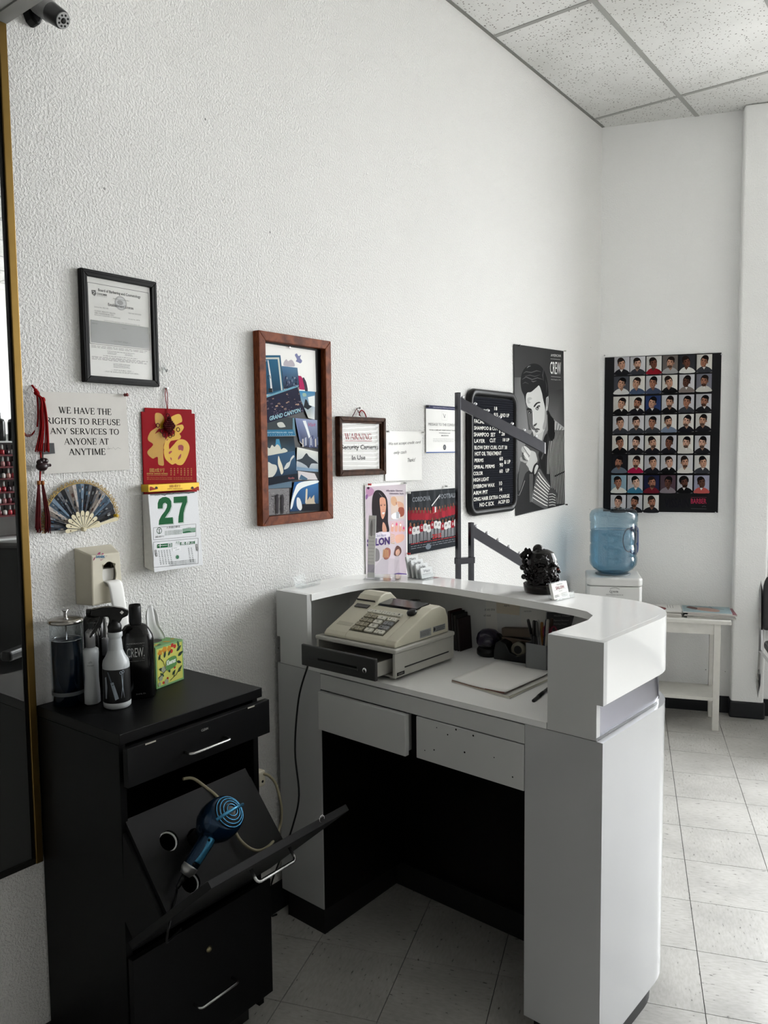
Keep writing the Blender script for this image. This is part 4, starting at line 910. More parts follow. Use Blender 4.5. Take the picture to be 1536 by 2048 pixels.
sp = spline([(.05, oc[0]+.003, oc[1]-.020), (.068, oc[0]+.004, oc[1]-.018), (.080, oc[0]+.008, oc[1]-.028), (.083, oc[0]+.014, oc[1]-.075), (.081, oc[0]+.022, oc[1]-.125), (.078, oc[0]+.027, 1.15)], 6)
m = MB(); n = len(sp)
m.grid(lambda u, v: sp[min(n-1, int(round(u*(n-1))))]+Vector((.002*math.sin(v*PI), (v-.5)*.044, 0)), n-1, 6)
put('paper_strip', m, M_paper, ds, solid=.0008)
# ================================================================== more of the left wall
M_wood = mat('reddish_wood_frame', (112, 58, 34), rough=.5, var=.0, spec=.15)
def grain(m, c0, c1, sc=(6, 6, 60)):
    n = m.node_tree.nodes; l = m.node_tree.links; b = n['Principled BSDF']; t = n.new('ShaderNodeTexCoord'); mp = n.new('ShaderNodeMapping'); mp.inputs['Scale'].default_value = sc
    nz = n.new('ShaderNodeTexNoise'); nz.inputs['Scale'].default_value = 4; nz.inputs['Detail'].default_value = 5; nz.inputs['Distortion'].default_value = .6
    r = n.new('ShaderNodeValToRGB'); e = r.color_ramp.elements; e[0].position = .35; e[1].position = .65; e[0].color = rgb(c0)+(1,); e[1].color = rgb(c1)+(1,)
    l.new(t.outputs['Object'], mp.inputs[0]); l.new(mp.outputs[0], nz.inputs['Vector']); l.new(nz.outputs['Fac'], r.inputs[0]); l.new(r.outputs[0], b.inputs['Base Color']); return m
grain(M_wood, (84, 40, 22), (126, 66, 38), (30, 8, 8))
M_wood2 = grain(mat('dark_walnut_frame', (70, 46, 34), rough=.55, spec=.1, var=0), (40, 24, 17), (76, 50, 36), (20, 8, 8))

# ---- collage frame
cf = thing('collage_frame', 'tall reddish wood frame filled with a collage of travel postcards', 'frame', (0, 2.07, 1.40))
y0, y1, z0, z1, rw = 1.886, 2.252, 1.402, 2.062, .031
rails(cf, y0, y1, z0, z1, rw, .001, .030, M_wood)
put('backing', MB().box((.004, y0+.02, z0+.02), (.006, y1-.02, z1-.02)), M_black, cf)
CA = crop(500, 660, 660, 1536); CB = crop(500, 850, 660, 1536)
def card(px, name='postcard', lay=1, m=M_paper):
    x = .0075+.0009*lay; pl = [wall2(p, x) for p in px]; pl = [(min(max(a, y0+.026), y1-.028), min(max(b, z0+.028), z1-.028)) for a, b in pl]
    o = put(name, MB().prism(pl, x-.0004, x, 'x'), m, cf); P = Print(wall_frame(x), h0=.00008, step=.00003, pm=lambda p: (lambda q: (min(max(q[0], y0+.026), y1-.028), min(max(q[1], z0+.028), z1-.028)))(wall2(p, x))); return o, P
def fin(o, P): P.build('print', o, PM_gloss)
rn = random.Random(21)
o, P = card([CA(195, 240), CA(1250, 400), CA(1270, 1180), CA(600, 1700), CA(240, 1650)], 'wrinkled_backing_sheet', 0, M_paper)
for pts, c in ((((860, 480), (900, 450), (930, 500), (980, 480), (960, 540), (1000, 590), (970, 640), (920, 620), (880, 600), (900, 560)), (120, 124, 160)), (((660, 690), (650, 620), (700, 560), (730, 600), (790, 570), (840, 620), (850, 700)), (176, 170, 178))): P.blob([CA(*p) for p in pts], c, n=3)
fin(o, P)
o, P = card([CA(195, 485), CA(585, 485), CA(650, 1200), CA(240, 1250)], 'postcard', 1); P.poly([CA(195, 485), CA(585, 485), CA(650, 1200), CA(240, 1250)], (38, 92, 122)); P.poly([CA(200, 530), CA(560, 525), CA(625, 1170), CA(600, 1180), CA(530, 560), CA(200, 560)], (196, 200, 190))
P.poly([CA(200, 560), CA(530, 560), CA(590, 1150), CA(240, 1240)], [(30, 84, 116), (40, 96, 128), (24, 60, 84), (22, 52, 72)]); P.poly([CA(335, 580), CA(352, 575), CA(400, 860), CA(435, 1190), CA(400, 1200), CA(372, 870)], (210, 214, 214)); P.line([CA(345, 940), CA(340, 880), CA(380, 870), CA(395, 930)], 1.1, (24, 26, 32)); P.poly([CA(355, 1120), CA(425, 1120), CA(435, 1200), CA(360, 1205)], (24, 28, 34)); P.poly([CA(235, 1080), CA(300, 1050), CA(330, 1220), CA(240, 1240)], (20, 40, 52)); P.text('Rocket City', *CA(205, 605), *CA(318, 575), (220, 224, 224)); fin(o, P)
o, P = card([CA(610, 690), CA(910, 725), CA(950, 1100), CA(650, 1130)], 'postcard', 2); P.poly([CA(610, 690), CA(910, 725), CA(950, 1100), CA(650, 1130)], [(70, 110, 146), (84, 120, 150), (30, 36, 60), (30, 34, 56)])
for k in range(40): a = rn.uniform(.05, .9); b = rn.uniform(.42, .95); x = 620+290*a+40*b; y = 700+40*a+390*b; P.poly([CA(x, y), CA(x+16, y), CA(x+18, y+rn.uniform(14, 50)), CA(x+1, y+40)], rn.choice(((120, 128, 150), (60, 66, 96), (160, 166, 178), (24, 28, 50), (40, 46, 76))))
fin(o, P)
o, P = card([CA(235, 1290), CA(905, 1060), CA(1045, 1560), CA(330, 1790), CA(250, 1500)], 'postcard', 3); P.poly([CA(235, 1290), CA(905, 1060), CA(1045, 1560), CA(330, 1790)], (30, 30, 52)); P.poly([CA(235, 1290), CA(905, 1060), CA(915, 1095), CA(240, 1325)], (108, 156, 176))
for k in range(70):
    a = rn.random(); b = rn.uniform(.1, .95); x = 245+665*a+120*b; y = 1320-225*a+470*b; s = rn.uniform(14, 46)
    P.poly([CA(x, y), CA(x+s, y-s*.4), CA(x+s*1.3, y+s*.3), CA(x+s*.2, y+s*.5)], rn.choice(((132, 112, 104), (96, 86, 96), (60, 56, 76), (168, 140, 122), (40, 38, 60), (80, 72, 90))) if b > .3 or a < .35 or a > .6 else (24, 30, 70))
P.text('GRAND CANYON', *CA(365, 1745), *CA(960, 1660), (150, 190, 204), slope=-.28, bold=.03); fin(o, P)
o, P = card([CA(920, 880), CA(980, 880), CA(1040, 960), CA(1110, 1180), CA(945, 1170)], 'postcard', 2); P.poly([CA(925, 875), CA(980, 885), CA(1030, 960), CA(1050, 1150), CA(945, 1140)], (164, 30, 84)); P.blob([CA(*p) for p in ((1010, 940), (1030, 910), (1060, 960), (1085, 1020), (1110, 1170), (1060, 1180), (1040, 1060))], (60, 52, 66), n=3); fin(o, P)
o, P = card([CA(945, 1165), CA(1250, 1185), CA(1240, 1720), CA(1120, 1690), CA(980, 1350)], 'curled_photo', 4); P.poly([CA(945, 1165), CA(1250, 1185), CA(1240, 1720), CA(1120, 1690), CA(980, 1350)], [(40, 130, 176), (60, 120, 160), (220, 224, 224), (190, 190, 184), (120, 160, 180)]); P.poly([CA(1060, 1330), CA(1090, 1340), CA(1130, 1440), CA(1190, 1470), CA(1110, 1530), CA(1030, 1480)], (30, 36, 44)); P.poly([CA(1110, 1290), CA(1240, 1260), CA(1245, 1480), CA(1140, 1440)], (226, 230, 228)); P.blob([CA(1010, 1215), CA(1070, 1215), CA(1080, 1270), CA(1020, 1275)], (150, 176, 160), n=3); fin(o, P)
o, P = card([CA(255, 1640), CA(820, 1680), CB(830, 0), CB(870, 210), CB(270, 225)], 'postcard', 2); P.poly([CA(255, 1640), CA(820, 1680), CB(880, 205), CB(270, 225)], (58, 66, 70)); P.poly([CA(820, 1690), CA(850, 1690), CB(880, 205), CB(820, 205)], (96, 130, 146)); P.poly([CB(265, 95), CB(830, 85), CB(875, 205), CB(270, 222)], (46, 110, 144)); P.blob([CA(520, 1790), CA(620, 1770), CA(680, 1850), CB(660, 40), CB(560, 45)], (190, 192, 186), n=3)
P.text('WRIGHT-PATTERSON AFB · OHIO', *CB(270, 158), *CB(825, 130), (190, 214, 224)); P.up(); [P.ell(CB(305+45*k, 193-k*.6), .55, .55, (220, 226, 226), n=6) for k in range(12)]; fin(o, P)
o, P = card([CA(865, 1690), CA(1290, 1730), CB(1300, 450), CB(1050, 420), CB(960, 330)], 'curled_photo', 3); P.poly([CA(865, 1690), CA(1290, 1730), CB(1300, 450), CB(1050, 420), CB(950, 300)], [(120, 132, 170), (150, 160, 190), (60, 66, 96), (40, 44, 66), (90, 104, 140)]); P.poly([CA(1010, 1740), CA(1070, 1740), CB(1160, 220), CB(1130, 260), CB(1080, 100)], (226, 230, 234)); P.text('Visit', *CA(1120, 1850), *CA(1260, 1780), (176, 60, 90), shear=.3)
for k in range(16): x = 990+rn.uniform(0, 290); y = 230+rn.uniform(-30, 60); P.poly([CB(x, y), CB(x+26, y-6), CB(x+30, y+150), CB(x+4, y+150)], rn.choice(((170, 172, 184), (70, 76, 110), (196, 190, 186), (110, 120, 150))))
fin(o, P)
o, P = card([CB(270, 230), CB(840, 215), CB(870, 500), CB(290, 590)], 'postcard', 3); P.poly([CB(270, 230), CB(840, 215), CB(870, 500), CB(290, 590)], [(18, 24, 32), (16, 22, 28), (40, 66, 86), (70, 90, 100)]); P.poly([CB(500, 270), CB(560, 270), CB(600, 450), CB(480, 480)], (60, 130, 164)); P.blob([CB(*p) for p in ((285, 470), (320, 420), (380, 450), (420, 380), (470, 420), (520, 370), (570, 410), (600, 470), (650, 440), (720, 510), (500, 560), (300, 590))], (196, 196, 184), n=3); fin(o, P)
o, P = card([CB(290, 600), CB(860, 500), CB(925, 1050), CB(340, 1165)], 'postcard', 4); P.poly([CB(290, 600), CB(860, 500), CB(925, 1050), CB(340, 1165)], [(44, 76, 104), (54, 88, 118), (22, 34, 50), (24, 36, 52)]); P.blob([CB(*p) for p in ((300, 780), (350, 710), (420, 750), (500, 770), (520, 850), (470, 960), (380, 1020), (310, 980), (350, 880))], (200, 200, 192), n=3); P.blob([CB(*p) for p in ((545, 590), (580, 680), (620, 780), (640, 900), (600, 950), (570, 860), (535, 740))], (214, 208, 190), n=3); P.blob([CB(*p) for p in ((650, 850), (700, 740), (760, 700), (780, 640), (830, 580), (850, 610), (790, 680), (760, 780), (720, 830))], (190, 194, 192), n=3); P.poly([CB(330, 1010), CB(915, 930), CB(925, 1050), CB(340, 1165)], (18, 26, 38)); P.text('Apollo', *CB(730, 1045), *CB(850, 1000), (190, 110, 110)); fin(o, P)
o, P = card([CB(300, 1165), CB(800, 1080), CB(800, 1200), CB(315, 1225)], 'postcard', 1); P.poly([CB(300, 1165), CB(800, 1080), CB(800, 1200), CB(315, 1225)], (90, 112, 130)); fin(o, P)
o, P = card([CB(905, 425), CB(1305, 515), CB(1310, 900), CB(890, 870)], 'postcard', 4); P.poly([CB(905, 425), CB(1305, 515), CB(1310, 900), CB(890, 870)], [(222, 222, 214), (216, 218, 212), (150, 160, 170), (140, 150, 166)]); P.blob([CB(*p) for p in ((890, 680), (1000, 640), (1080, 540), (1130, 600), (1200, 650), (1310, 740), (1180, 740), (1130, 830), (1080, 780), (980, 720))], (52, 60, 68), n=3); P.poly([CB(890, 800), CB(1310, 850), CB(1310, 900), CB(890, 870)], (120, 146, 170)); fin(o, P)
o, P = card([CB(920, 880), CB(1240, 930), CB(1300, 1050), CB(930, 1050)], 'curled_photo', 3); P.poly([CB(920, 880), CB(1240, 930), CB(1300, 1050), CB(930, 1050)], (204, 198, 200)); P.poly([CB(980, 950), CB(1110, 1030), CB(1080, 1060), CB(940, 1040)], (70, 100, 124)); fin(o, P)
o, P = card([CB(315, 1230), CB(750, 1215), CB(760, 1700), CB(345, 1735)], 'postcard', 3); P.poly([CB(315, 1230), CB(750, 1215), CB(760, 1700), CB(345, 1735)], (124, 122, 124))
for k in range(120): x = rn.uniform(325, 735); y = rn.uniform(1235, 1690); s = rn.uniform(6, 20); P.poly([CB(x, y), CB(x+s, y-s*.3), CB(x+s*.8, y+s)], rn.choice(((70, 66, 68), (176, 174, 172), (100, 92, 92), (50, 46, 50))))
for x in (510, 610): P.blob([CB(x-26, 1400), CB(x, 1320), CB(x+26, 1400), CB(x+22, 1560), CB(x+18, 1690), CB(x-18, 1690), CB(x-24, 1540)], (54, 50, 54), n=3)
P.line([CB(400, 1370), CB(480, 1360), CB(540, 1340)], 1.6, (50, 46, 50)); fin(o, P)
o, P = card([CB(850, 1095), CB(1310, 1060), CB(1320, 1640), CB(760, 1660)], 'postcard', 5); P.poly([CB(850, 1095), CB(1310, 1060), CB(1320, 1640), CB(760, 1660)], [(36, 92, 150), (60, 116, 170), (20, 30, 50), (30, 60, 96)]); P.blob([CB(*p) for p in ((860, 1240), (930, 1120), (1100, 1075), (1300, 1065), (1300, 1110), (1100, 1170), (960, 1240), (860, 1400), (820, 1560), (780, 1620), (790, 1480))], (228, 232, 232), n=3); P.poly([CB(1070, 1240), CB(1090, 1215), CB(1105, 1240), CB(1095, 1500), CB(1060, 1500)], (206, 196, 176)); P.poly([CB(1110, 1430), CB(1150, 1370), CB(1170, 1420), CB(1200, 1380), CB(1230, 1340), CB(1240, 1480), CB(1260, 1510), CB(1060, 1530)], (190, 176, 156)); P.poly([CB(1000, 1520), CB(1320, 1510), CB(1320, 1640), CB(990, 1650)], (20, 22, 30)); P.blob([CB(900, 1400), CB(960, 1420), CB(1000, 1580), CB(960, 1640), CB(900, 1560)], (220, 222, 222), n=3); fin(o, P)
put('thumb_tack', MB(Matrix.Translation(wp(CA(758, 335), .012)) @ Matrix.Rotation(PI/2, 4, 'Y')).lathe([(.004, 0), (.004, .002), (.002, .003)], seg=10), M_chrome, cf)

# ---- warning sign in a small frame
wf = thing('framed_warning_sign', 'small dark wood frame with a security camera warning hung on red string', 'frame', (0, 2.44, 1.56))
y0, y1, z0, z1 = 2.300, 2.592, 1.559, 1.788
rails(wf, y0, y1, z0, z1, .017, .002, .026, M_wood2, bevel=.003); rails(wf, y0+.016, y1-.016, z0+.016, z1-.016, .008, .002, .019, M_wood2, bevel=.002, name='inner_rail')
sheet(wf, y0+.02, y1-.02, z0+.02, z1-.02, .006, M_paper)
C_ = crop(655, 800, 920, 1536); P = Print(wall_frame(.0070), h0=.0002, pm=lambda p: wall2(p, .0072))
a = wall2(C_(200, 425), .0072); b = wall2(C_(515, 425), .0072); zt = wall2(C_(200, 385), .0072)[1]; zb = wall2(C_(200, 458), .0072)[1]
serif_print(P, 'WARNING', a[0], zb, b[0], zt, (150, 26, 36)); P.line([(a[0], zb-.005), (b[0], zb-.005)], .0025, (150, 26, 36), False)
P.text('Security Cameras', y0+.030, wall2(C_(150, 592), .007)[1], y1-.030, wall2(C_(150, 518), .007)[1], (38, 38, 40), False, bold=.025)
e0 = wall2(C_(282, 695), .007); e1_ = wall2(C_(438, 640), .007); P.text('In Use', e0[0], e0[1], e1_[0], e1_[1], (38, 38, 40), False, bold=.025); P.build('print', wf, PM_matte)
put('glass', MB().box((.0125, y0+.018, z0+.018), (.0135, y1-.018, z1-.018)), clear_mat('reflective_glass', (250, 250, 250), gloss=.008), wf)
def tw(x, y, d=.006): return wp(C_(x, y), d)
put('hanging_string', MB().tube([tw(290, 190, .012), tw(340, 100), tw(385, 190, .012)], .0016, 6), M_dred, wf); put('hanging_string', MB().tube(spline([tw(370, 180, .010), tw(375, 140), tw(400, 120), tw(430, 150), tw(450, 200, .010)], 5), .0022, 6), M_red, wf)
put('nail', MB(Matrix.Translation(tw(345, 95, 0)) @ Matrix.Rotation(PI/2, 4, 'Y')).lathe([(.0015, 0), (.0015, .012), (.004, .012), (.004, .014)], seg=10), mat('iron_nail', (60, 56, 54), rough=.5, metal=1), wf)

# ---- handwritten cash note
nt_ = thing('handwritten_note', 'white sheet with a handwritten cash only note, pinned to the wall', 'note', (0, 2.75, 1.525))
q = [wall2(p, .006) for p in ((767, 862), (844, 863), (844, 960), (771, 962))]; put('sheet', MB().prism(q, .005, .0056, 'x'), M_paper, nt_)
P = wprint(.0058)
def hand(s, x0, y0_, x1, y1_, sl): P.text(s, *C_(x0, y0_), *C_(x1, y1_), (40, 40, 44), slope=sl, shear=.25)
hand('We not accept credit card', 710, 535, 1080, 492, -.06); hand('only cash', 768, 640, 915, 592, -.06); hand('Thanks!', 928, 720, 1018, 675, -.1); P.build('handwriting', nt_, PM_matte)
pushpin(C_(680, 365), 'clear pushpin at the top left corner of the cash only note', (190, 190, 188), .006); pushpin(C_(1088, 375), 'clear pushpin at the top right corner of the cash only note', (190, 190, 188), .006)

# ---- consumer notice
mn = thing('consumer_notice', 'white printed consumer notice with dark blue header strip, partly behind the rack', 'notice', (0, 3.04, 1.64))
y0, y1, z0, z1 = 2.909, 3.185, 1.644, 1.855; sheet(mn, y0, y1, z0, z1, .005, M_paper); P = wprint(.0058)
W_, Hh = y1-y0, z1-z0
def NX(f): return y0+W_*f
def NZ(f): return z1-Hh*f
P.poly([(NX(0), NZ(0)), (NX(1), NZ(0)), (NX(1), NZ(.075)), (NX(0), NZ(.075))], (38, 40, 74), False); P.poly([(NX(0), NZ(.98)), (NX(1), NZ(.98)), (NX(1), NZ(1)), (NX(0), NZ(1))], (70, 100, 160), False)
P.text('California State Board of Barbering and Cosmetology', NX(.2), NZ(.055), NX(.86), NZ(.025), (190, 190, 210), False); frame_lines(P, NX(.46), NX(.62), NZ(.12), NZ(.30), .0007, 190); P.line([(NX(.5), NZ(.16)), (NX(.53), NZ(.22)), (NX(.56), NZ(.25))], .003, 120, False); P.line([(NX(.57), NZ(.17)), (NX(.55), NZ(.22)), (NX(.53), NZ(.25))], .003, 120, False)
P.text('MESSAGE TO THE CONSUMER', NX(.07), NZ(.425), NX(.98), NZ(.37), 70, False); P.text('TO FILE A COMPLAINT, PLEASE CONTACT THE BOARD', NX(.09), NZ(.535), NX(.95), NZ(.505), 60, False, bold=.01); P.text('www.barbercosmo.ca.gov', NX(.37), NZ(.59), NX(.72), NZ(.565), 50, False, bold=.02); P.text('(800) 952-5210', NX(.44), NZ(.65), NX(.66), NZ(.622), 50, False, bold=.02)
P.lines(NX(.2), NX(.88), [NZ(.705), NZ(.735), NZ(.76)], .0010, 120, seed=12); P.ell((NX(.54), NZ(.885)), .0125, .0125, (60, 62, 66), False); P.ell((NX(.54), NZ(.885)), .008, .008, (120, 122, 126), False); P.build('print', mn, PM_matte)
t = pushpin((852, 813), 'black pushpin at the top left corner of the consumer notice', (20, 20, 26), .006)

# ---- salon flyer on the wall
C_ = crop(720, 960, 920, 1536)
fy = thing('salon_flyer', 'tall pinkish salon flyer with a long haired woman, pinned to the wall', 'poster', (0, 2.61, 1.13))
y0, y1, z0, z1 = 2.474, 2.762, 1.085, 1.522; sheet(fy, y0, y1, z0, z1, .005, M_paper); P = wprint(.0058)
def fz(*p): return [C_(*k) for k in p]
yb_ = wall2(C_(85, 105), .006)[1]
P.poly([(y0+.002, z0+.002), (y1-.008, z0+.002), (y1-.008, yb_), (y0+.002, yb_)], [(190, 180, 188), (184, 170, 180), (198, 188, 194), (192, 178, 188)], False)
P.blob(fz((90, 130), (160, 110), (215, 160), (190, 230), (110, 250)), (176, 132, 164), n=3); P.ell(C_(127, 124), 2.6, 2.6, (60, 40, 54)); P.blob(fz((85, 240), (115, 220), (120, 270), (90, 300)), (130, 90, 140), n=3)
P.blob(fz((235, 800), (185, 520), (185, 300), (215, 190), (265, 155), (330, 170), (390, 240), (420, 320), (430, 480), (430, 640), (445, 790), (345, 790), (300, 795)), (36, 28, 32)); P.blob(fz((300, 300), (330, 265), (380, 280), (396, 340), (398, 430), (380, 540), (350, 600), (325, 560), (312, 460)), (206, 150, 126)); P.blob(fz((350, 650), (390, 690), (410, 790), (345, 790)), (200, 150, 128), n=3)
P.line(fz((305, 395), (330, 370), (345, 375)), .5, 40); P.line(fz((360, 378), (380, 368), (392, 375)), .5, 40); P.ell(C_(328, 392), 1.4, .9, 40, n=8); P.ell(C_(378, 388), 1.4, .9, 40, n=8); P.line(fz((345, 460), (362, 455)), .5, (150, 90, 76)); P.poly(fz((335, 498), (375, 490), (382, 500), (362, 530), (345, 528)), (226, 220, 216)); P.line(fz((332, 496), (360, 490), (386, 492)), .6, (170, 60, 66)); P.line(fz((290, 200), (320, 230), (345, 265)), .7, (120, 112, 116))
P.text('Affordable Glamour,', *C_(398, 182), *C_(662, 150), (60, 40, 70), bold=.02); P.text('Unbeatable Style', *C_(445, 228), *C_(668, 195), (60, 40, 70), bold=.02)
P.poly(fz((465, 250), (672, 245), (672, 590), (480, 605)), (206, 188, 178)); P.blob(fz((480, 270), (540, 260), (570, 340), (530, 400), (480, 360)), (200, 160, 130), n=3); P.blob(fz((570, 330), (660, 360), (668, 460), (600, 440)), (206, 160, 136), n=3); P.blob(fz((590, 430), (670, 430), (672, 540), (600, 560)), (150, 80, 64), n=3); P.blob(fz((480, 540), (540, 500), (610, 520), (600, 590), (500, 596)), (228, 226, 230), n=3); P.line(fz((555, 340), (560, 380)), 1, (120, 20, 30)); P.poly(fz((553, 490), (600, 490), (600, 590), (556, 590)), (170, 172, 178))
P.poly(fz((450, 630), (672, 625), (672, 930), (470, 960)), (206, 176, 186))
for k, (xa, yt_) in enumerate(((470, 660), (530, 640), (590, 650), (640, 700))): P.blob(fz((xa, 780), (xa+10, yt_+40), (xa+30, yt_), (xa+48, yt_+50), (xa+40, 790)), (210, 158, 140), n=3); P.ell(C_(xa+30, yt_+40), 1.6, 2.8, (214, 70, 130) if k % 2 else (240, 226, 230), n=10)
P.blob(fz((540, 860), (640, 830), (680, 860), (660, 930), (560, 970)), (214, 166, 146), n=3)
for k in range(6): P.line(fz((468, 830+k*26), (530, 850+k*26)), 1.0, (196, 160, 90))
P.blob(fz((235, 820), (330, 805), (440, 800), (440, 870), (235, 900)), (214, 206, 216), n=3); P.text('Classic Beauty', *C_(238, 888), *C_(400, 835), (44, 56, 120), slope=-.08, shear=.3); P.text('SALON', *C_(105, 1025), *C_(455, 905), (62, 38, 100), bold=.04, slope=-.10)
P.blob(fz((215, 1060), (270, 1060), (298, 1120), (290, 1229), (215, 1240)), (120, 116, 118), n=3); P.blob(fz((355, 1110), (400, 1040), (460, 1060), (465, 1140), (430, 1210), (370, 1215)), (150, 96, 86), n=3)
for k in range(5): P.line(fz((362+k*16, 1060+k*4), (350+k*20, 1190)), 1.0, (206, 160, 110))
P.blob(fz((520, 1130), (560, 1010), (620, 1040), (632, 1110), (590, 1165), (540, 1165)), (96, 66, 60), n=3); P.blob(fz((548, 1090), (590, 1060), (610, 1110), (580, 1160), (548, 1150)), (206, 160, 140), n=3)
P.poly([(y0+.002, z0+.002), (y1-.008, z0+.002), (y1-.008, z0+.040), (y1-.07, z0+.052), (y0+.1, z0+.050), (y0+.002, z0+.058)], (84, 62, 130), False); P.text('Hair  Nails  Skin Care', y0+.02, z0+.014, y1-.03, z0+.030, (196, 186, 210), False)
P.build('print', fy, PM_gloss)
pushpin(C_(120, 68), 'red pushpin at the top left corner of the salon flyer', (176, 20, 20), .006); pushpin(C_(665, 46), 'clear pushpin at the top right corner of the salon flyer', (188, 188, 186), .006)

# ---- football team poster
fb = thing('football_poster', 'dark football team poster with players in red and white on the wall', 'poster', (0, 2.97, 1.2))
y0, y1, z0, z1 = 2.764, 3.172, 1.205, 1.478; sheet(fb, y0, y1, z0, z1, .004, M_black); P = wprint(.0049); W_, Hh = y1-y0, z1-z0
P.poly([(y0, z0), (y1, z0), (y1, z1), (y0, z1)], [(40, 46, 52), (36, 40, 46), (30, 34, 38), (24, 26, 30)], False)
for k in range(7): x = NX(.1+.14*k) if False else y0+W_*(.06+.14*k); P.poly([(x, z0+Hh*.5), (x+.05, z0+Hh*.5), (x+.02, z1), (x+.01, z1)], (48, 52, 56), False)
rn = random.Random(5)
def player(cx, cz, s, jersey, num=True):
    P.blob([(cx-.38*s, cz-.1*s), (cx-.42*s, cz+.5*s), (cx-.2*s, cz+.75*s), (cx+.2*s, cz+.75*s), (cx+.42*s, cz+.5*s), (cx+.38*s, cz-.1*s)], jersey, False, n=2); P.ell((cx, cz+.95*s), .17*s, .23*s, rn.choice(((110, 72, 52), (84, 54, 42), (150, 104, 80))), False, n=8)
    if num: P.text(str(rn.randint(10, 88)), cx-.16*s, cz+.18*s, cx+.16*s, cz+.5*s, (200, 190, 190) if jersey[0] > 120 and jersey[1] < 90 else (60, 24, 28), False, bold=.03)
for row, (zf, n, s) in enumerate(((.58, 17, .030), (.52, 15, .034))):
    for k in range(n): player(y0+W_*(.04+.92*k/(n-1)), z0+Hh*(zf+.10*abs(k/(n-1)-.5)), s, rn.choice(((140, 24, 40), (156, 26, 44), (120, 20, 34))), False)
for k in range(14):
    c = y0+W_*(.05+.069*k); dz = rn.uniform(-.03, .03)
    for s in (-1, 1): P.poly([(c+s*.0065-.005, z0+Hh*(.19+dz)), (c+s*.0065+.005, z0+Hh*(.19+dz)), (c+s*.005+.006, z0+Hh*.40), (c+s*.005-.006, z0+Hh*.40)], (128, 128, 132), False)
    player(c, z0+Hh*(.36+dz), .038, (206, 204, 204) if k % 3 else (140, 24, 40))
P.text('CORDOVA', y0+W_*.08, z0+Hh*.83, y0+W_*.43, z0+Hh*.91, (120, 124, 130), False, bold=.04); P.text('FOOTBALL', y0+W_*.60, z0+Hh*.84, y0+W_*.95, z0+Hh*.92, (120, 124, 130), False, bold=.04)
P.line([(y0+W_*.45, z0+Hh*.74), (y0+W_*.61, z0+Hh*.90)], .006, (214, 214, 214), False); P.poly([(y0+W_*.46, z0+Hh*.62), (y0+W_*.55, z0+Hh*.64), (y0+W_*.55, z0+Hh*.72), (y0+W_*.46, z0+Hh*.72)], (150, 26, 40), False); P.poly([(y0+W_*.51, z0+Hh*.62), (y0+W_*.535, z0+Hh*.63), (y0+W_*.535, z0+Hh*.72), (y0+W_*.51, z0+Hh*.72)], (220, 220, 220), False)
P.poly([(y0, z0), (y1, z0), (y1, z0+Hh*.19), (y0, z0+Hh*.17)], (34, 38, 44), False); P.text('2015', y0+W_*.46, z0+Hh*.19, y0+W_*.64, z0+Hh*.27, (176, 40, 44), False, bold=.03)
P.lines(y0+W_*.05, y1-W_*.03, [z0+Hh*.165], .004, (150, 40, 44), seed=3); P.lines(y0+W_*.05, y1-W_*.03, [z0+Hh*.125, z0+Hh*.09], .002, (140, 144, 150), seed=4); P.ell((y0+W_*.38, z0+Hh*.075), .022, .012, (120, 130, 140), False); P.build('print', fb, PM_gloss)
pushpin(C_(725, 195), 'white pushpin at the top left corner of the football poster', (206, 206, 202), .006); pushpin(C_(1300, 95), 'clear pushpin above the football poster', (186, 186, 184), .003); pushpin(C_(722, 1130), 'red pushpin at the lower left corner of the football poster', (176, 20, 20), .006)

# ---- letter board with prices
lb = thing('letter_board', 'black grooved letter board with a rounded frame listing salon prices', 'letter board', (0, 3.49, 1.335))
y0, y1, z0, z1, xf = 3.250, 3.722, 1.338, 1.945, .032
def rrect(a, b, c, d, r, n=8):
    o = []
    for cx, cz, s in ((b-r, d-r, 0), (a+r, d-r, 90), (a+r, c+r, 180), (b-r, c+r, 270)): o += [(cx+r*math.cos(R_(s+90*k/n)), cz+r*math.sin(R_(s+90*k/n))) for k in range(n+1)]
    return o
m = MB(); loops = [(0, 0.0, .060), (.012, -.004, .060), (xf-.006, 0.0, .060), (xf, .008, .055), (xf, .020, .045), (xf-.010, .030, .036), (.012, .032, .034)]
N_ = 36; vs = []
for x, ins, r in loops: vs += [(x, p[0], p[1]) for p in rrect(y0+ins, y1-ins, z0+ins, z1-ins, r)]
fs = [(k*N_+i, k*N_+(i+1) % N_, (k+1)*N_+(i+1) % N_, (k+1)*N_+i) for k in range(len(loops)-1) for i in range(N_)]
m.add(vs, fs, True); put('frame', m, mat('black_plastic_frame', (12, 12, 13), rough=.35, spec=.3), lb)
a0, a1, b0, b1 = y0+.034, y1-.034, z0+.034, z1-.034; ng = 46; prof = []
for k in range(ng):
    zz = b0+(b1-b0)*k/ng; dz = (b1-b0)/ng; prof += [(.020, zz), (.020, zz+dz*.72), (.0165, zz+dz*.76), (.0165, zz+dz*.97)]
m = MB(); m.add([(p[0], y, p[1]) for y in (a0, a1) for p in prof], [(i, len(prof)+i, len(prof)+i+1, i+1) for i in range(len(prof)-1)]); put('grooved_felt', m, mat('charcoal_felt', (25, 27, 34), spec=.1, rough=.9), lb)
C_ = crop(905, 775, 1035, 986); XL = .0215
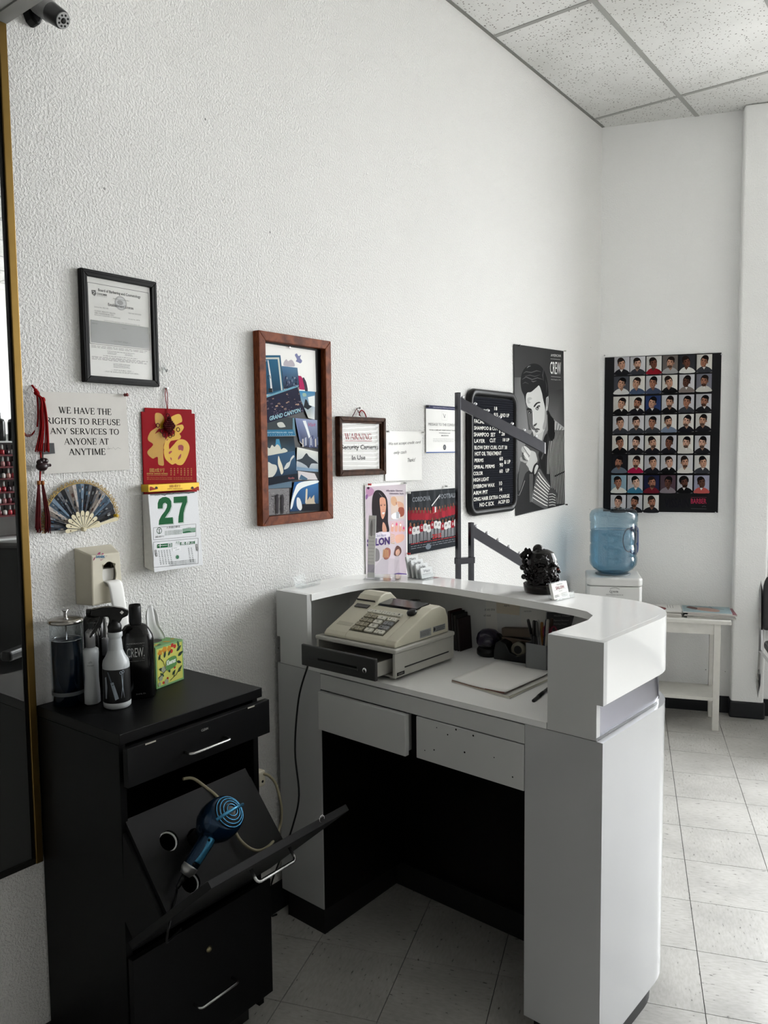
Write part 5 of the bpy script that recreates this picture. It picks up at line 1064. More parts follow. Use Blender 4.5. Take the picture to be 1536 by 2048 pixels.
rows = [('HAIRCUT TO', 300, 318, 350, 525, 300), ('18', 635, 290, 345, 678, 285), ('FADES', 333, 395, 445, 480, 405), ('$15', 628, 383, 445, 690, 385), ('AND UP', 722, 390, 445, 860, 385), ('FACIAL', 330, 478, 542, 480, 480), ('SHAMPOO & CUT', 328, 585, 640, 690, 590), ('SHAMPOO  SET', 325, 680, 742, 650, 680), ('$', 705, 640, 695, 728, 640), ('28', 742, 675, 730, 792, 672), ('LAYER', 332, 782, 838, 492, 780), ('CUT', 566, 772, 832, 655, 770), ('18 UP', 765, 768, 818, 862, 768), ('BLOW DRY CURL CUT 38', 333, 882, 940, 828, 870), ('HOT OIL TREATMENT', 340, 975, 1035, 742, 958), ('PERMS', 335, 1080, 1135, 470, 1072), ('60', 712, 1052, 1110, 765, 1050), ('& UP', 785, 1100, 1160, 878, 1095), ('SPIRAL PERMS', 325, 1180, 1235, 640, 1165), ('90', 715, 1145, 1205, 765, 1140), ('COLOR', 318, 1278, 1335, 460, 1270), ('60', 712, 1240, 1298, 762, 1238), ('UP', 808, 1232, 1290, 860, 1228), ('HIGH LIGHT', 318, 1375, 1432, 552, 1358), ('EYEBROW WAX', 320, 1475, 1533, 638, 1445), ('10', 710, 1425, 1485, 752, 1420), ('ARM PIT', 315, 1575, 1632, 535, 1548), ('14', 715, 1520, 1578, 752, 1515), ('LONG HAIR EXTRA CHARGE', 300, 1672, 1732, 865, 1592), ('NO C ECK', 412, 1752, 1812, 630, 1728), ('ACEP ED', 692, 1715, 1768, 865, 1685)]
M_let = mat('white_plastic_letters', (222, 220, 212), rough=.4)
for s, xl, yt_, yb_, xr, ytr in rows:
    tl = wall2(C_(xl, yt_), XL); bl = wall2(C_(xl, yb_), XL); tr = wall2(C_(xr, ytr), XL)
    vs, fs = text_mesh(s, .01); ax = min(v[0] for v in vs); bx = max(v[0] for v in vs); cy = min(v[1] for v in vs); dy = max(v[1] for v in vs)
    m = MB(); m.add([(XL, tl[0]+(v[0]-ax)/(bx-ax)*(tr[0]-tl[0]), bl[1]+(v[1]-cy)/(dy-cy)*(tl[1]-bl[1])) for v in vs], fs); put('letters', m, M_let, lb)['kind'] = 'stuff'

# ---- portrait poster
C1 = crop(1020, 680, 1140, 1365); C2 = crop(1020, 860, 1140, 1365)
pp = thing('portrait_poster', 'large black and white poster of a man in a striped jacket with slick hair', 'poster', (0, 4.04, 1.31))
corn = [(1027.5, 688), (1127, 702), (1130, 1009), (1032, 1032)]
put('sheet', MB().prism([wall2(p, .006) for p in corn], .004, .0056, 'x'), M_black, pp); cw_ = [wall2(p, .0057) for p in corn]
def port_pm(p):                                        # keep the print inside the sheet
    u, v = wall2(p, .0057); t_ = max(0, min(1, (v-cw_[3][1])/(cw_[0][1]-cw_[3][1]))); l_ = cw_[3][0]+(cw_[0][0]-cw_[3][0])*t_; r_ = cw_[2][0]+(cw_[1][0]-cw_[2][0])*t_
    f_ = (min(max(u, l_), r_)-l_)/(r_-l_); return (min(max(u, l_), r_), max(v, cw_[3][1]+(cw_[2][1]-cw_[3][1])*f_))
P = Print(wall_frame(.0057), h0=.0002, pm=port_pm)
P.poly(corn, [(46, 46, 46), (40, 40, 40), (90, 90, 90), (84, 84, 84)])
def A_(*p): return [C1(*k) for k in p]
def B_(*p): return [C2(*k) for k in p]
P.poly(A_((90, 850), (250, 850), (360, 1500), (420, 2048), (100, 2048)), [(80, 80, 80), (92, 92, 92), (110, 110, 110), (122, 122, 122), (104, 104, 104)]); P.poly(B_((100, 0), (520, 0), (300, 420), (240, 720), (180, 1000), (110, 1000)), [(116, 116, 116), (120, 120, 120), (122, 122, 122), (112, 112, 112), (104, 104, 104), (110, 110, 110)])
P.poly(A_((870, 1200), (1235, 1100), (1245, 2000), (1000, 1830), (870, 1600)), [(60, 60, 60), (44, 44, 44), (70, 70, 70), (92, 92, 92), (84, 84, 84)])
# jacket body
P.poly(B_((860, 0), (1250, 0), (1262, 900), (1240, 1720), (870, 1790), (500, 1850), (140, 1950), (130, 1400), (190, 950), (430, 900), (560, 1000), (700, 560), (820, 300)), (34, 34, 35))
P.poly(A_((990, 1800), (1245, 1990), (1248, 2048), (990, 2048)), (150, 150, 150))
for k in range(13):
    x = 860+k*32; P.line(B_((x+60, -20+max(0, 4-k)*30), (x+20, 300), (x-10+k*2, 700), (x+k*4, 1100), (x+30+k*5, 1680)) if k > 1 else B_((x+40, 250), (x, 600), (x-10, 1000)), [1.0, 1.3, 1.3, 1.2, 1.0][:5 if k > 1 else 3], (150, 150, 148))
for k in range(9): P.line(A_((1010+k*30, 1830+k*28), (1000+k*26, 2048)), .9, (196, 196, 192) if k % 2 else (60, 60, 60))
P.poly(B_((1000, 1040), (1250, 930), (1250, 960), (1010, 1075)), (22, 22, 22))
# dark collar and shirt
P.blob(A_((850, 1600), (920, 1720), (1000, 1820), (1010, 2040))+B_((1010, 150), (950, 250), (870, 120), (860, -100)), (12, 12, 12), n=4); P.poly(B_((640, 560), (760, 120), (850, 80), (830, 420), (800, 760), (830, 1080), (700, 850)), (20, 20, 20)); P.poly(B_((700, 640), (800, 400), (790, 480), (720, 680)), (70, 70, 70))
# neck and face
P.poly(A_((560, 2048), (800, 1700), (850, 1700), (860, 2048))+B_((860, 0), (780, 150), (720, 330), (620, 260)), (112, 112, 112))
P.blob(A_((360, 1180), (420, 1060), (560, 1000), (690, 1000), (760, 1200), (800, 1500), (820, 1720), (800, 1980))+B_((720, 150), (660, 240), (560, 220), (520, 60))+A_((470, 2000), (420, 1830), (380, 1560), (355, 1380)), [(190, 190, 188)]*60 if False else (186, 186, 184), n=4)
P.blob(A_((360, 1420), (400, 1520), (500, 1600), (515, 1800), (525, 1950), (600, 2046), (520, 2046), (470, 1990), (420, 1830), (380, 1600)), (84, 84, 84), n=4); P.blob(A_((800, 1500), (830, 1700), (820, 1950), (760, 2046), (740, 1980), (780, 1800)), (140, 140, 139), n=3)
P.blob(A_((390, 1330), (460, 1300), (500, 1340), (430, 1380), (470, 1430), (400, 1440)), (160, 160, 158), n=3)
P.blob(A_((815, 1300), (850, 1240), (872, 1330), (860, 1500), (840, 1610), (812, 1560)), (172, 172, 170), n=3); P.blob(A_((830, 1340), (855, 1310), (850, 1480), (832, 1520)), (110, 110, 110), n=3)
# hair
P.blob(A_((360, 1480), (320, 1280), (258, 1140), (238, 950), (260, 780), (320, 660), (400, 590), (500, 540), (620, 550), (720, 620), (800, 760), (850, 950), (872, 1200), (860, 1280), (820, 1320), (815, 1450), (808, 1590), (780, 1480), (745, 1330), (720, 1200), (660, 1040), (600, 1080), (480, 1180), (390, 1200), (358, 1300)), (16, 16, 17), n=5)
for k, (p, c) in enumerate(((((300, 760), (360, 720), (480, 740), (600, 700), (700, 720)), 70), (((270, 900), (360, 840), (500, 900), (620, 860), (740, 900)), 76), (((330, 820), (450, 800), (560, 830), (680, 790)), 60), (((380, 640), (420, 600), (470, 590)), 110), (((760, 660), (740, 800), (760, 930)), 64), (((280, 1000), (340, 960), (420, 1000)), 56), (((480, 930), (520, 950), (600, 930)), 90), (((800, 900), (830, 1050), (820, 1200)), 48))): P.line(A_(*p), [.5]+[2.0]*(len(p)-2)+[.5], c)
# features
P.blob(A_((535, 1500), (590, 1430), (660, 1405), (690, 1430), (620, 1450), (550, 1530)), (28, 28, 28), n=3); P.blob(A_((375, 1590), (400, 1545), (470, 1560), (490, 1600), (420, 1600)), (24, 24, 24), n=3)
P.blob(A_((575, 1560), (630, 1490), (680, 1490), (660, 1560), (620, 1600)), (70, 70, 70), n=3); P.blob(A_((595, 1565), (635, 1520), (668, 1530), (640, 1575)), (190, 190, 188), n=3); P.ell(C1(630, 1542), 1.7, 2.4, (18, 18, 18), n=10); P.line(A_((580, 1560), (625, 1505), (680, 1495)), .6, (20, 20, 20)); P.blob(A_((410, 1640), (440, 1610), (485, 1640), (450, 1680)), (30, 30, 30), n=3); P.ell(C1(438, 1655), .9, .9, (190, 190, 190), n=8)
P.blob(A_((530, 1940), (560, 1910), (610, 1890), (590, 1940), (545, 1970)), (60, 60, 60), n=3); P.line(A_((515, 1640), (530, 1800), (520, 1920)), 1.0, (214, 214, 212)); P.blob(A_((560, 2030), (600, 2005), (660, 2020), (670, 2046), (560, 2046)), (70, 70, 70), n=3); P.blob(B_((560, 10), (600, 0), (640, 30), (600, 60), (570, 50)), (96, 96, 96), n=3)
# hands
P.blob(B_((545, 90), (580, 50), (590, 110), (570, 160), (530, 150)), (176, 176, 174), n=3); P.blob(B_((590, 180), (620, 110), (700, 60), (760, 0), (740, 150), (700, 280), (620, 240)), (168, 168, 166), n=3)
P.blob(B_((430, 470), (560, 500), (600, 600), (620, 700), (580, 760), (520, 860), (490, 960), (420, 900), (360, 800), (400, 700), (430, 600)), (172, 172, 170)); P.blob(B_((250, 440), (280, 370), (320, 430), (440, 560), (420, 600), (330, 540), (270, 500)), (160, 160, 158), n=3); P.blob(B_((310, 390), (350, 370), (460, 470), (460, 550), (430, 560)), (190, 190, 188), n=3); P.blob(B_((300, 540), (340, 510), (430, 640), (400, 700), (330, 640)), (196, 196, 194), n=3); P.blob(B_((220, 640), (260, 610), (290, 680), (390, 710), (370, 760), (280, 730), (230, 700)), (150, 150, 148), n=3)
P.line(B_((320, 420), (380, 520), (440, 600)), .8, (40, 40, 40)); P.line(B_((270, 520), (350, 640), (400, 700)), .8, (50, 50, 50)); P.blob(B_((240, 740), (330, 760), (430, 900), (340, 1000), (250, 1300), (190, 1380), (190, 1050)), (78, 78, 78), n=4)
P.blob(B_((500, 1000), (530, 820), (600, 750), (650, 830), (670, 890), (580, 1060)), (24, 24, 24), n=3); P.blob(B_((550, 900), (600, 790), (640, 840), (560, 1010)), (180, 180, 178), n=3)
# striped sleeve
P.blob(B_((660, 880), (760, 1020), (900, 1250), (920, 1350), (870, 1560), (860, 1740), (800, 1800), (500, 1640), (490, 1540), (560, 1200), (580, 1060)), (84, 84, 84))
for k in range(8): P.line(B_((640-20*k if k < 4 else 560-12*(k-3), 960+k*82), (700-8*k, 1060+k*80), (800-2*k, 1180+k*75), (900-8*k, 1290+k*62)), [1.3, 1.6, 1.6, 1.2], (214, 214, 210))
P.blob(B_((870, 1420), (940, 1320), (1050, 1400), (1060, 1560), (1030, 1700), (870, 1740)), (60, 60, 60), n=3)
for k in range(5): P.line(B_((880, 1460+k*64), (960, 1450+k*62), (1030, 1490+k*56)), 1.3, (190, 190, 186))
for k in range(4): P.line(B_((440+k*22, 1000), (440+k*20, 1250), (450+k*18, 1640)), .7, (120, 120, 120))
P.line(B_((150, 1470), (200, 1490), (260, 1350), (330, 1150)), .8, (150, 150, 148))
P.text('AMERICAN', *C1(920, 375), *C1(1150, 318), (190, 190, 188), slope=.06); P.line(A_((912, 428), (1138, 448)), .5, (190, 190, 188)); P.text('CREW', *C1(905, 772), *C1(1150, 492), (222, 222, 220), slope=.06); P.line(A_((925, 830), (1145, 850)), .5, (190, 190, 188)); P.text('Official Supplier to Men', *C1(925, 915), *C1(1145, 885), (170, 170, 168), slope=.06)
P.build('print', pp, PM_gloss)
pushpin((1127, 702), 'clear pushpin at the top right corner of the portrait poster', (190, 188, 180), .006); pushpin((1035, 691), 'black pushpin at the top left corner of the portrait poster', (16, 16, 16), .006); pushpin((1130, 1009), 'black pushpin at the lower right corner of the portrait poster', (16, 16, 18), .006)
# ================================================================== on the styling station
ZT_ = .9932
M_clear = clear_mat('jar_glass', (240, 244, 246), gloss=.03)
M_liquid = mat('dark_blue_liquid', (3, 16, 32), spec=.2, rough=.2, var=.02)
M_blkgl = mat('glossy_black_plastic', (7, 7, 8), rough=.16, spec=.5)
M_blkpl = mat('satin_black_plastic', (9, 9, 10), rough=.4, spec=.4)
M_frost = mat('frosted_white_plastic', (196, 200, 202), rough=.35, var=.04, trans=.15)
M_silver = mat('silver_cap', (150, 150, 150), rough=.3, metal=.5)
FACE = math.atan2(-1.2, 1.84)
def cyl_print(c, r, ang0=FACE, sx=1.0, sy=1.0, pw=None):
    """print wrapped on a round side; u runs along the arc, v up"""
    def fr(u, v, h):
        a = ang0+u/r; ca, sa = math.cos(a), math.sin(a); return Vector((c[0]+(r+h)*ca*sx, c[1]+(r+h)*sa*sy, c[2]+v))
    return Print(fr, h0=.0006, step=.0001)
# disinfectant jar
c = on_z((138, 1407), ZT_); jr = .041
j = thing('disinfectant_jar', 'tall glass jar of dark blue disinfectant with a steel lid and knob', 'jar', c)
put('glass_jar', MB().lathe([(jr-.002, 0), (jr, .004), (jr, .222)], c, 32, cap=False), M_clear, j)
put('liquid', MB().lathe([(.001, .002), (jr-.003, .003), (jr-.003, .172), (.001, .172)], c, 32), M_liquid, j)
put('lid', MB().lathe([(jr+.002, .218), (jr+.004, .221), (jr+.004, .228), (.03, .232), (.004, .234), (.003, .236)], c, 32), mat('steel_lid', (170, 166, 160), rough=.22, metal=1), j)
put('knob', MB().lathe([(.0045, .233), (.0045, .244), (.006, .248), (.009, .251), (.009, .254), (.004, .255)], c, 16), M_chrome, j)
put('rod', MB().lathe([(.0018, .01), (.0018, .232)], c, 8), M_chrome, j)
put('basket_ring', MB().tube([c+Vector(((jr-.003)*math.cos(2*PI*k/28), (jr-.003)*math.sin(2*PI*k/28), .175)) for k in range(28)], .0014, 6, closed=True), M_chrome, j)
put('label_band', MB().lathe([(jr+.0004, .030), (jr+.0004, .040)], c, 32, cap=False), mat('grey_band', (70, 74, 76), rough=.4), j)
# white lotion bottle
c = on_z((184, 1410), ZT_)+Vector((-.012, .010, 0))
b = thing('lotion_bottle', 'slim frosted white bottle with a silver cap, left of the spray bottle', 'bottle', c)
put('bottle', MB().lathe([(.017, 0), (.0215, .003), (.0215, .03), (.019, .07), (.0195, .11), (.0215, .135), (.021, .146), (.013, .152)], c, 24, sx=.8, sy=1), M_frost, b)
put('cap', MB().lathe([(.0125, .152), (.0125, .192), (.0095, .196)], c, 20), M_silver, b)
P = cyl_print(c, .0200, sx=.8); P.text('biosilk', -.011, .128, .011, .136, (90, 96, 100), False); P.text('silk', -.005, .112, .005, .118, (120, 126, 130), False); P.text('therapy', -.009, .103, .009, .109, (120, 126, 130), False); P.lines(-.008, .010, [.02, .028], .0012, (130, 136, 140), seed=2); P.build('print', b)
# spray bottle
c = on_z((234, 1418), ZT_)+Vector((-.02, .015, 0))
s = thing('spray_bottle', 'clear ribbed spray bottle with black label and black trigger head', 'bottle', c); rb = .0345
prof = [(rb-.004, 0), (rb, .004), (rb+.001, .014), (rb-.0005, .018), (rb-.0005, .105), (rb, .112), (rb-.002, .124), (.024, .138), (.020, .148)]
for k in range(7): prof += [(.0195-k*.0004, .150+k*.0045), (.0182-k*.0004, .1522+k*.0045)]
prof += [(.0165, .184), (.0190, .187), (.0190, .197), (.0165, .200), (.0150, .202)]
put('bottle', MB().lathe(prof, c, 28), M_frost, s)
put('label', MB().lathe([(rb+.0002, .017), (rb+.0004, .018), (rb+.0004, .104), (rb+.0002, .105)], c, 28, cap=False), M_blkpl, s, label='black label with comb and scissors')
P = cyl_print(c, rb+.0006); g = (150, 160, 170)
P.line([(-.022, .100), (-.013, .072)], .0035, (96, 104, 114), False); P.poly([(-.016, .072), (-.008, .074), (.004, .030), (-.005, .026)], g, False); P.line([(-.012, .066), (-.005, .068)], .0015, 30, False); P.line([(.016, .098), (.0145, .060), (.010, .030)], [.001, .002, .0004], g, False); P.line([(.012, .094), (.0145, .060), (.018, .030)], [.001, .002, .0004], g, False); P.ell((.0165, .099), .0032, .0042, g, False); P.ell((.0165, .099), .0018, .0028, 12, False); P.ell((.0105, .097), .0032, .0042, g, False); P.ell((.0105, .097), .0018, .0028, 12, False); P.poly([(-.031, .085), (-.026, .088), (-.024, .06), (-.027, .03), (-.031, .03)], (150, 156, 164), False); P.build('label_print', s)
put('collar', MB().lathe([(.0175, .198), (.0175, .214), (.0145, .222), (.0125, .232)], c, 20), M_blkpl, s)
hd = Vector((math.cos(FACE+PI/2), math.sin(FACE+PI/2), 0))          # to the right as the camera sees it
out2 = Vector((math.cos(FACE), math.sin(FACE), 0))
def hp(u, z): return c+hd*u+Vector((0, 0, z))
Mh = Matrix(((hd.x, -out2.x, 0, c.x), (hd.y, -out2.y, 0, c.y), (0, 0, 1, c.z), (0, 0, 0, 1)))
put('spray_head', MB(Mh).prism([(-.058, .249), (-.056, .262), (-.046, .264), (-.030, .266), (.0, .266), (.022, .260), (.036, .252), (.034, .240), (.020, .234), (.013, .222), (-.012, .222), (-.014, .240), (-.046, .243), (-.056, .246)], -.011, .011, 'y'), M_blkgl, s, bevel=.003)
put('nozzle', MB().tube([hp(-.068, .256), hp(-.055, .256)], .0075, 12), M_blkpl, s)
put('trigger', MB(Mh).prism([(-.034, .246), (-.024, .246), (-.030, .225), (-.045, .205), (-.060, .188), (-.063, .190), (-.050, .212), (-.040, .230)], -.007, .007, 'y'), M_blkpl, s, bevel=.0015)
put('diamond_mark', MB(Mh).prism([(.019, .245), (.024, .250), (.019, .255), (.014, .250)], -.0118, -.0113, 'y'), M_paper, s)
# big black shampoo bottle
c = on_z((277, 1398), ZT_)+Vector((-.02, .012, 0)); rb = .047
s2 = thing('shampoo_bottle', 'large glossy black shampoo bottle with thin white lettering', 'bottle', c)
pr = [(rb-.004, 0), (rb, .004), (rb, .155), (rb-.003, .172), (rb-.011, .187), (.028, .198), (.016, .203)]
put('bottle', MB(Matrix.Translation(c) @ Matrix.Rotation(FACE, 4, 'Z')).lathe(pr, seg=36, sx=.62, sy=1.0, pw=.85), M_blkgl, s2)
put('cap', MB(Matrix.Translation(c)).lathe([(.0155, .200), (.0155, .204), (.0165, .206), (.0165, .248), (.0150, .2545), (.0130, .246), (.006, .250), (.001, .252)], seg=22), M_blkpl, s2)
def fl(u, v, h): q = c+out2*(.62*rb*math.sqrt(max(0, 1-(u/rb)**2))**.85+.0012+h)+hd*u; return Vector((q.x, q.y, c.z+v))
P = Print(fl, step=.00008)
P.text('AMERICAN', -.026, .152, .020, .1555, (150, 150, 148), False); P.up(); P.line([(-.024, .147), (.02, .147)], .0006, 140, False); P.text('CREW.', -.025, .117, .020, .142, (170, 170, 168), False); P.line([(-.024, .112), (.02, .112)], .0006, 140, False); P.text('Official Supplier to Men', -.024, .1045, .020, .1075, 120, False); P.text('33.8 FL Oz', -.005, .014, .020, .0175, 120, False); P.build('print', s2)['kind'] = 'stuff'
# pump bottle and small bottle behind
c = on_z((196, 1396), ZT_)+Vector((-.05, .03, 0))
s3 = thing('pump_bottle', 'black bottle with white lettering standing behind the spray bottle', 'bottle', c)
put('bottle', MB().lathe([(.027, 0), (.030, .004), (.030, .205), (.026, .214), (.012, .219)], c, 24), M_blkgl, s3); put('cap', MB().lathe([(.022, .214), (.022, .228), (.020, .231)], c, 20), M_blkpl, s3)
P = cyl_print(c, .0306); P.text('CREW', -.022, .165, .016, .186, (180, 180, 178), False); P.line([(-.02, .16), (.016, .16)], .0006, 140, False); P.text('AMERICAN', -.02, .200, .014, .2035, 150, False); P.build('print', s3)
c = on_z((207, 1392), ZT_)+Vector((-.015, .025, 0))
s4 = thing('small_bottle', 'small bottle with a frosted grey cap hidden between the spray and lotion bottles', 'bottle', c)
put('bottle', MB().lathe([(.012, 0), (.014, .003), (.014, .105), (.012, .108)], c, 18), M_blkgl, s4); put('cap', MB().lathe([(.0142, .108), (.0142, .150), (.012, .154), (.004, .155)], c, 18), mat('grey_cap', (150, 152, 156), rough=.35), s4)
# tissue box
p0, p1 = on_z((313, 1379), ZT_), on_z((368, 1358), ZT_); ex = (p1-p0); ex.z = 0; wd = ex.length; ex.normalize(); ey = Vector((-ex.y, ex.x, 0))
Mx = Matrix(((ex.x, ey.x, 0, p0.x), (ex.y, ey.y, 0, p0.y), (0, 0, 1, ZT_), (0, 0, 0, 1)))
tb = thing('tissue_box', 'green cube tissue box with a leaf and berry pattern, tissue sticking up', 'tissue box', M=Mx)
bh = .119; M_gr = mat('green_card', (112, 158, 100), rough=.6, var=.04)
m = MB(); hole = [(wd/2+.026*math.cos(2*PI*k/16), wd/2+.018*math.sin(2*PI*k/16)) for k in range(16)]
put('box', MB().box((0, 0, 0), (wd, wd, bh)), M_gr, tb, True, bevel=.001)
put('opening', MB().prism(hole, bh, bh+.0006), mat('dark_opening', (70, 66, 60), rough=.8), tb, True)
rn = random.Random(11)
P = Print(lambda u, v, h: Mx @ Vector((u, -h, v)), h0=.0003, step=.00004)
P.poly([(.005, .006), (wd-.005, .006), (wd-.005, bh-.006), (.005, bh-.006)], (196, 196, 96), False)
def leaf(x, z, L, a, col): d = (math.cos(a), math.sin(a)); n = (-d[1], d[0]); P.blob([(x, z), (x+d[0]*L*.4+n[0]*L*.22, z+d[1]*L*.4+n[1]*L*.22), (x+d[0]*L, z+d[1]*L), (x+d[0]*L*.4-n[0]*L*.22, z+d[1]*L*.4-n[1]*L*.22)], col, False, n=3)
for x, z, r in ((.018, .100, .010), (.036, .105, .011), (.055, .104, .010)): P.blob([(x+r*(1 if k % 2 else .75)*math.cos(2*PI*k/10), z+r*(1 if k % 2 else .75)*math.sin(2*PI*k/10)) for k in range(10)], rn.choice(((206, 150, 40), (196, 132, 36))), False, n=2)
for x, z, r in ((.068, .111, .006), (.078, .106, .006), (.064, .095, .006), (.045, .02, .004), (.028, .012, .004), (.075, .045, .004)): P.ell((x, z), r, r, (170, 44, 34), False)
for x, z, L, a in ((.012, .080, .018, 1.2), (.034, .082, .02, 1.3), (.050, .085, .018, .9), (.085, .09, .024, .6), (.09, .075, .024, .4), (.095, .10, .02, 1.8), (.085, .06, .02, -.4), (.012, .055, .02, -.3), (.055, .035, .02, 1.9), (.065, .025, .018, .8), (.09, .03, .02, .7), (.03, .03, .018, 2.4)): leaf(x, z, L, a, rn.choice(((36, 62, 44), (52, 84, 58), (30, 50, 40))))
for x, z, r in ((.030, .05, .009), (.018, .028, .008), (.040, .012, .008), (.012, .012, .006)): P.ell((x, z), r, r, (150, 156, 130), False)
for pts in (((.008, .03), (.03, .04), (.045, .05)), ((.055, .012), (.08, .022), (.104, .045)), ((.07, .018), (.075, .035)), ((.088, .028), (.1, .03)), ((.012, .09), (.03, .072), (.036, .05))): P.line(pts, .0018, (44, 46, 34), False)
P.blob([(.040, .046), (.060, .044), (.082, .052), (.082, .076), (.06, .079), (.042, .07)], (86, 136, 74), False, n=3); P.text('Kleenex', .041, .057, .081, .072, (232, 236, 226), False, bold=.03, slope=.06, shear=.2); P.build('print', tb)
Pt = Print(lambda u, v, h: Mx @ Vector((u, v, bh+h)), h0=.0003, step=.00004)
for k in range(8): leafP = P; x = rn.uniform(.01, wd-.01); y = rn.choice((rn.uniform(.008, .03), rn.uniform(wd-.03, wd-.01))); Pt.ell((x, y), .007, .005, rn.choice(((196, 196, 96), (52, 84, 58), (190, 140, 40))), False)
Pt.build('top_print', tb)['kind'] = 'stuff'
def tis(u, v): a = (u-.5)*2.0; w_ = .036*(1-v*.72)+.004; return Vector((wd/2-.012*v+w_*math.sin(a*1.6)*(1+.15*math.sin(v*9)), wd/2+.016*math.cos(a*2.2)*(1-v)+.004*math.sin(u*14+v*3), bh-.004+.112*v*(1-.12*abs(a))))
put('tissue', MB().grid(tis, 18, 10), mat('soft_tissue', (232, 232, 232), rough=.9), tb, True, solid=.0006)

# ================================================================== in the tilted bin
hy, ht = holes[2]; hole3 = shelf_pt(hy, ht)
hdry = thing('hair_dryer', 'metallic blue hair dryer resting nose down in the tilted bin', 'hair dryer', hole3)
ax = (pd+Vector((.06, .10, 0.04))).normalized(); Md = Matrix.Translation(hole3+pd*.012) @ ax.to_track_quat('Z', 'Y').to_matrix().to_4x4() @ Matrix.Scale(1.12, 4)
M_blue = mat('metallic_blue', (14, 46, 74), rough=.25, metal=.6, coat=.4, var=.1); M_lblue = mat('light_metallic_blue', (70, 140, 178), rough=.25, metal=.6); M_sgrey = mat('silver_grip', (150, 150, 150), rough=.3, metal=.7)
put('nozzle', MB(Md).lathe([(.015, -.015), (.0165, .0), (.020, .028), (.024, .040)], seg=24), M_blkpl, hdry)
put('barrel', MB(Md).lathe([(.022, .030), (.028, .042), (.040, .062), (.0455, .082), (.0455, .105), (.041, .122), (.034, .128)], seg=32), M_blue, hdry)
gr = put('rear_grille', MB(Md).lathe([(.036, .124), (.035, .131), (.025, .136), (.012, .139), (.001, .140)], seg=28), M_blkpl, hdry)
for r, z in ((.034, .1315), (.028, .1355), (.021, .1385), (.013, .1405)): put('grille_ring', MB(Md).tube([(r*math.cos(2*PI*k/28), r*math.sin(2*PI*k/28), z) for k in range(28)], .0013, 5, closed=True), M_lblue, gr)
put('grille_bar', MB(Md).tube([(-.040, 0, .128), (-.02, 0, .140), (0, 0, .1435), (.02, 0, .140), (.046, 0, .127)], .004, 8), M_lblue, gr)
def sh_off(px, h): 
    d = pray(*px); o = shelf_pt(0, 0, h); k = (o-CP).dot(pd)/d.dot(pd); return CP+d*k
ha = (Md @ Vector((0, 0, .082))); he = sh_off((376, 1740), .055); hm = ha.lerp(he, .5)+pd*.010
path = spline([ha, ha.lerp(he, .3)+pd*.004, hm, ha.lerp(he, .8)+pd*.004, he], 6); n = len(path)
put('handle', MB().tube(path, [.017+.003*math.sin(PI*i/(n-1)) for i in range(n)], 16), M_blue, hdry)
put('grip_inlay', MB().tube([p+pd*.0085+Vector((.003, .004, 0)) for p in path[int(n*.36):int(n*.86)]], [.0125]*len(path[int(n*.36):int(n*.86)]), 14), M_lblue, hdry)
k0 = path[int(n*.84):]; put('handle_end', MB().tube([p+pd*.001 for p in k0]+[he+(he-path[-3]).normalized()*.012], [.0195]*len(k0)+[.013], 16), M_sgrey, hdry)
dd = (he-ha).normalized(); sup = put('strain_relief', MB().tube([he+dd*.008, he+dd*.045], [.008, .0045], 10), M_blkpl, hdry)
for f in (.50, .88):
    q = path[int(n*f)]+pd*.0195; put('switch', MB(Matrix.Translation(q) @ pd.to_track_quat('Z', 'Y').to_matrix().to_4x4()).lathe([(.0035, -.004), (.0035, .003), (.002, .004)], seg=10), M_black, hdry)
pe = he+dd*.045
put('cord', MB().tube(spline([pe, sh_off((352, 1790), .02), sh_off((343, 1830), .012), sh_off((336, 1862), .006), Vector((.515, 1.085, .525)), Vector((.49, 1.11, .505)), Vector((.47, 1.16, .50))], 6), .0028, 6), M_blkpl, hdry)
# beige power cord and outlet
oc_ = Vector((.352, 1.534, .722))
ob = thing('outlet_box', 'beige plug outlet fixed to the right side of the black station', 'outlet', oc_)
put('housing', MB().box((.335, 1.5185, .700), (.372, 1.548, .746)), M_beige, ob, bevel=.006, seg=3)
put('socket', MB(Matrix.Translation((.372, 1.534, .716)) @ Matrix.Rotation(PI/2, 4, 'Y')).lathe([(.004, -.002), (.004, .0006)], seg=12), M_black, ob)
cord = MB().tube(spline([oc_+Vector((.018, .006, .014)), oc_+Vector((.035, .014, .008))]+[on_y(p, y) for p, y in (((553, 1572), 1.560), ((563, 1618), 1.560), ((558, 1660), 1.545))]+[sh_off((540, 1690), .034), sh_off((512, 1701), .030), sh_off((482, 1682), .024), sh_off((460, 1642), .020), sh_off((440, 1600), .016), sh_off((412, 1575), .012), sh_off((386, 1557), .010), sh_off((366, 1558), .008)], 8), .0042, 8)
o = put('power_cord', cord, mat('beige_cord', (150, 142, 116), rough=.5)); tag(o, 'beige power cord looping from the station outlet into the tilted bin', 'cord')
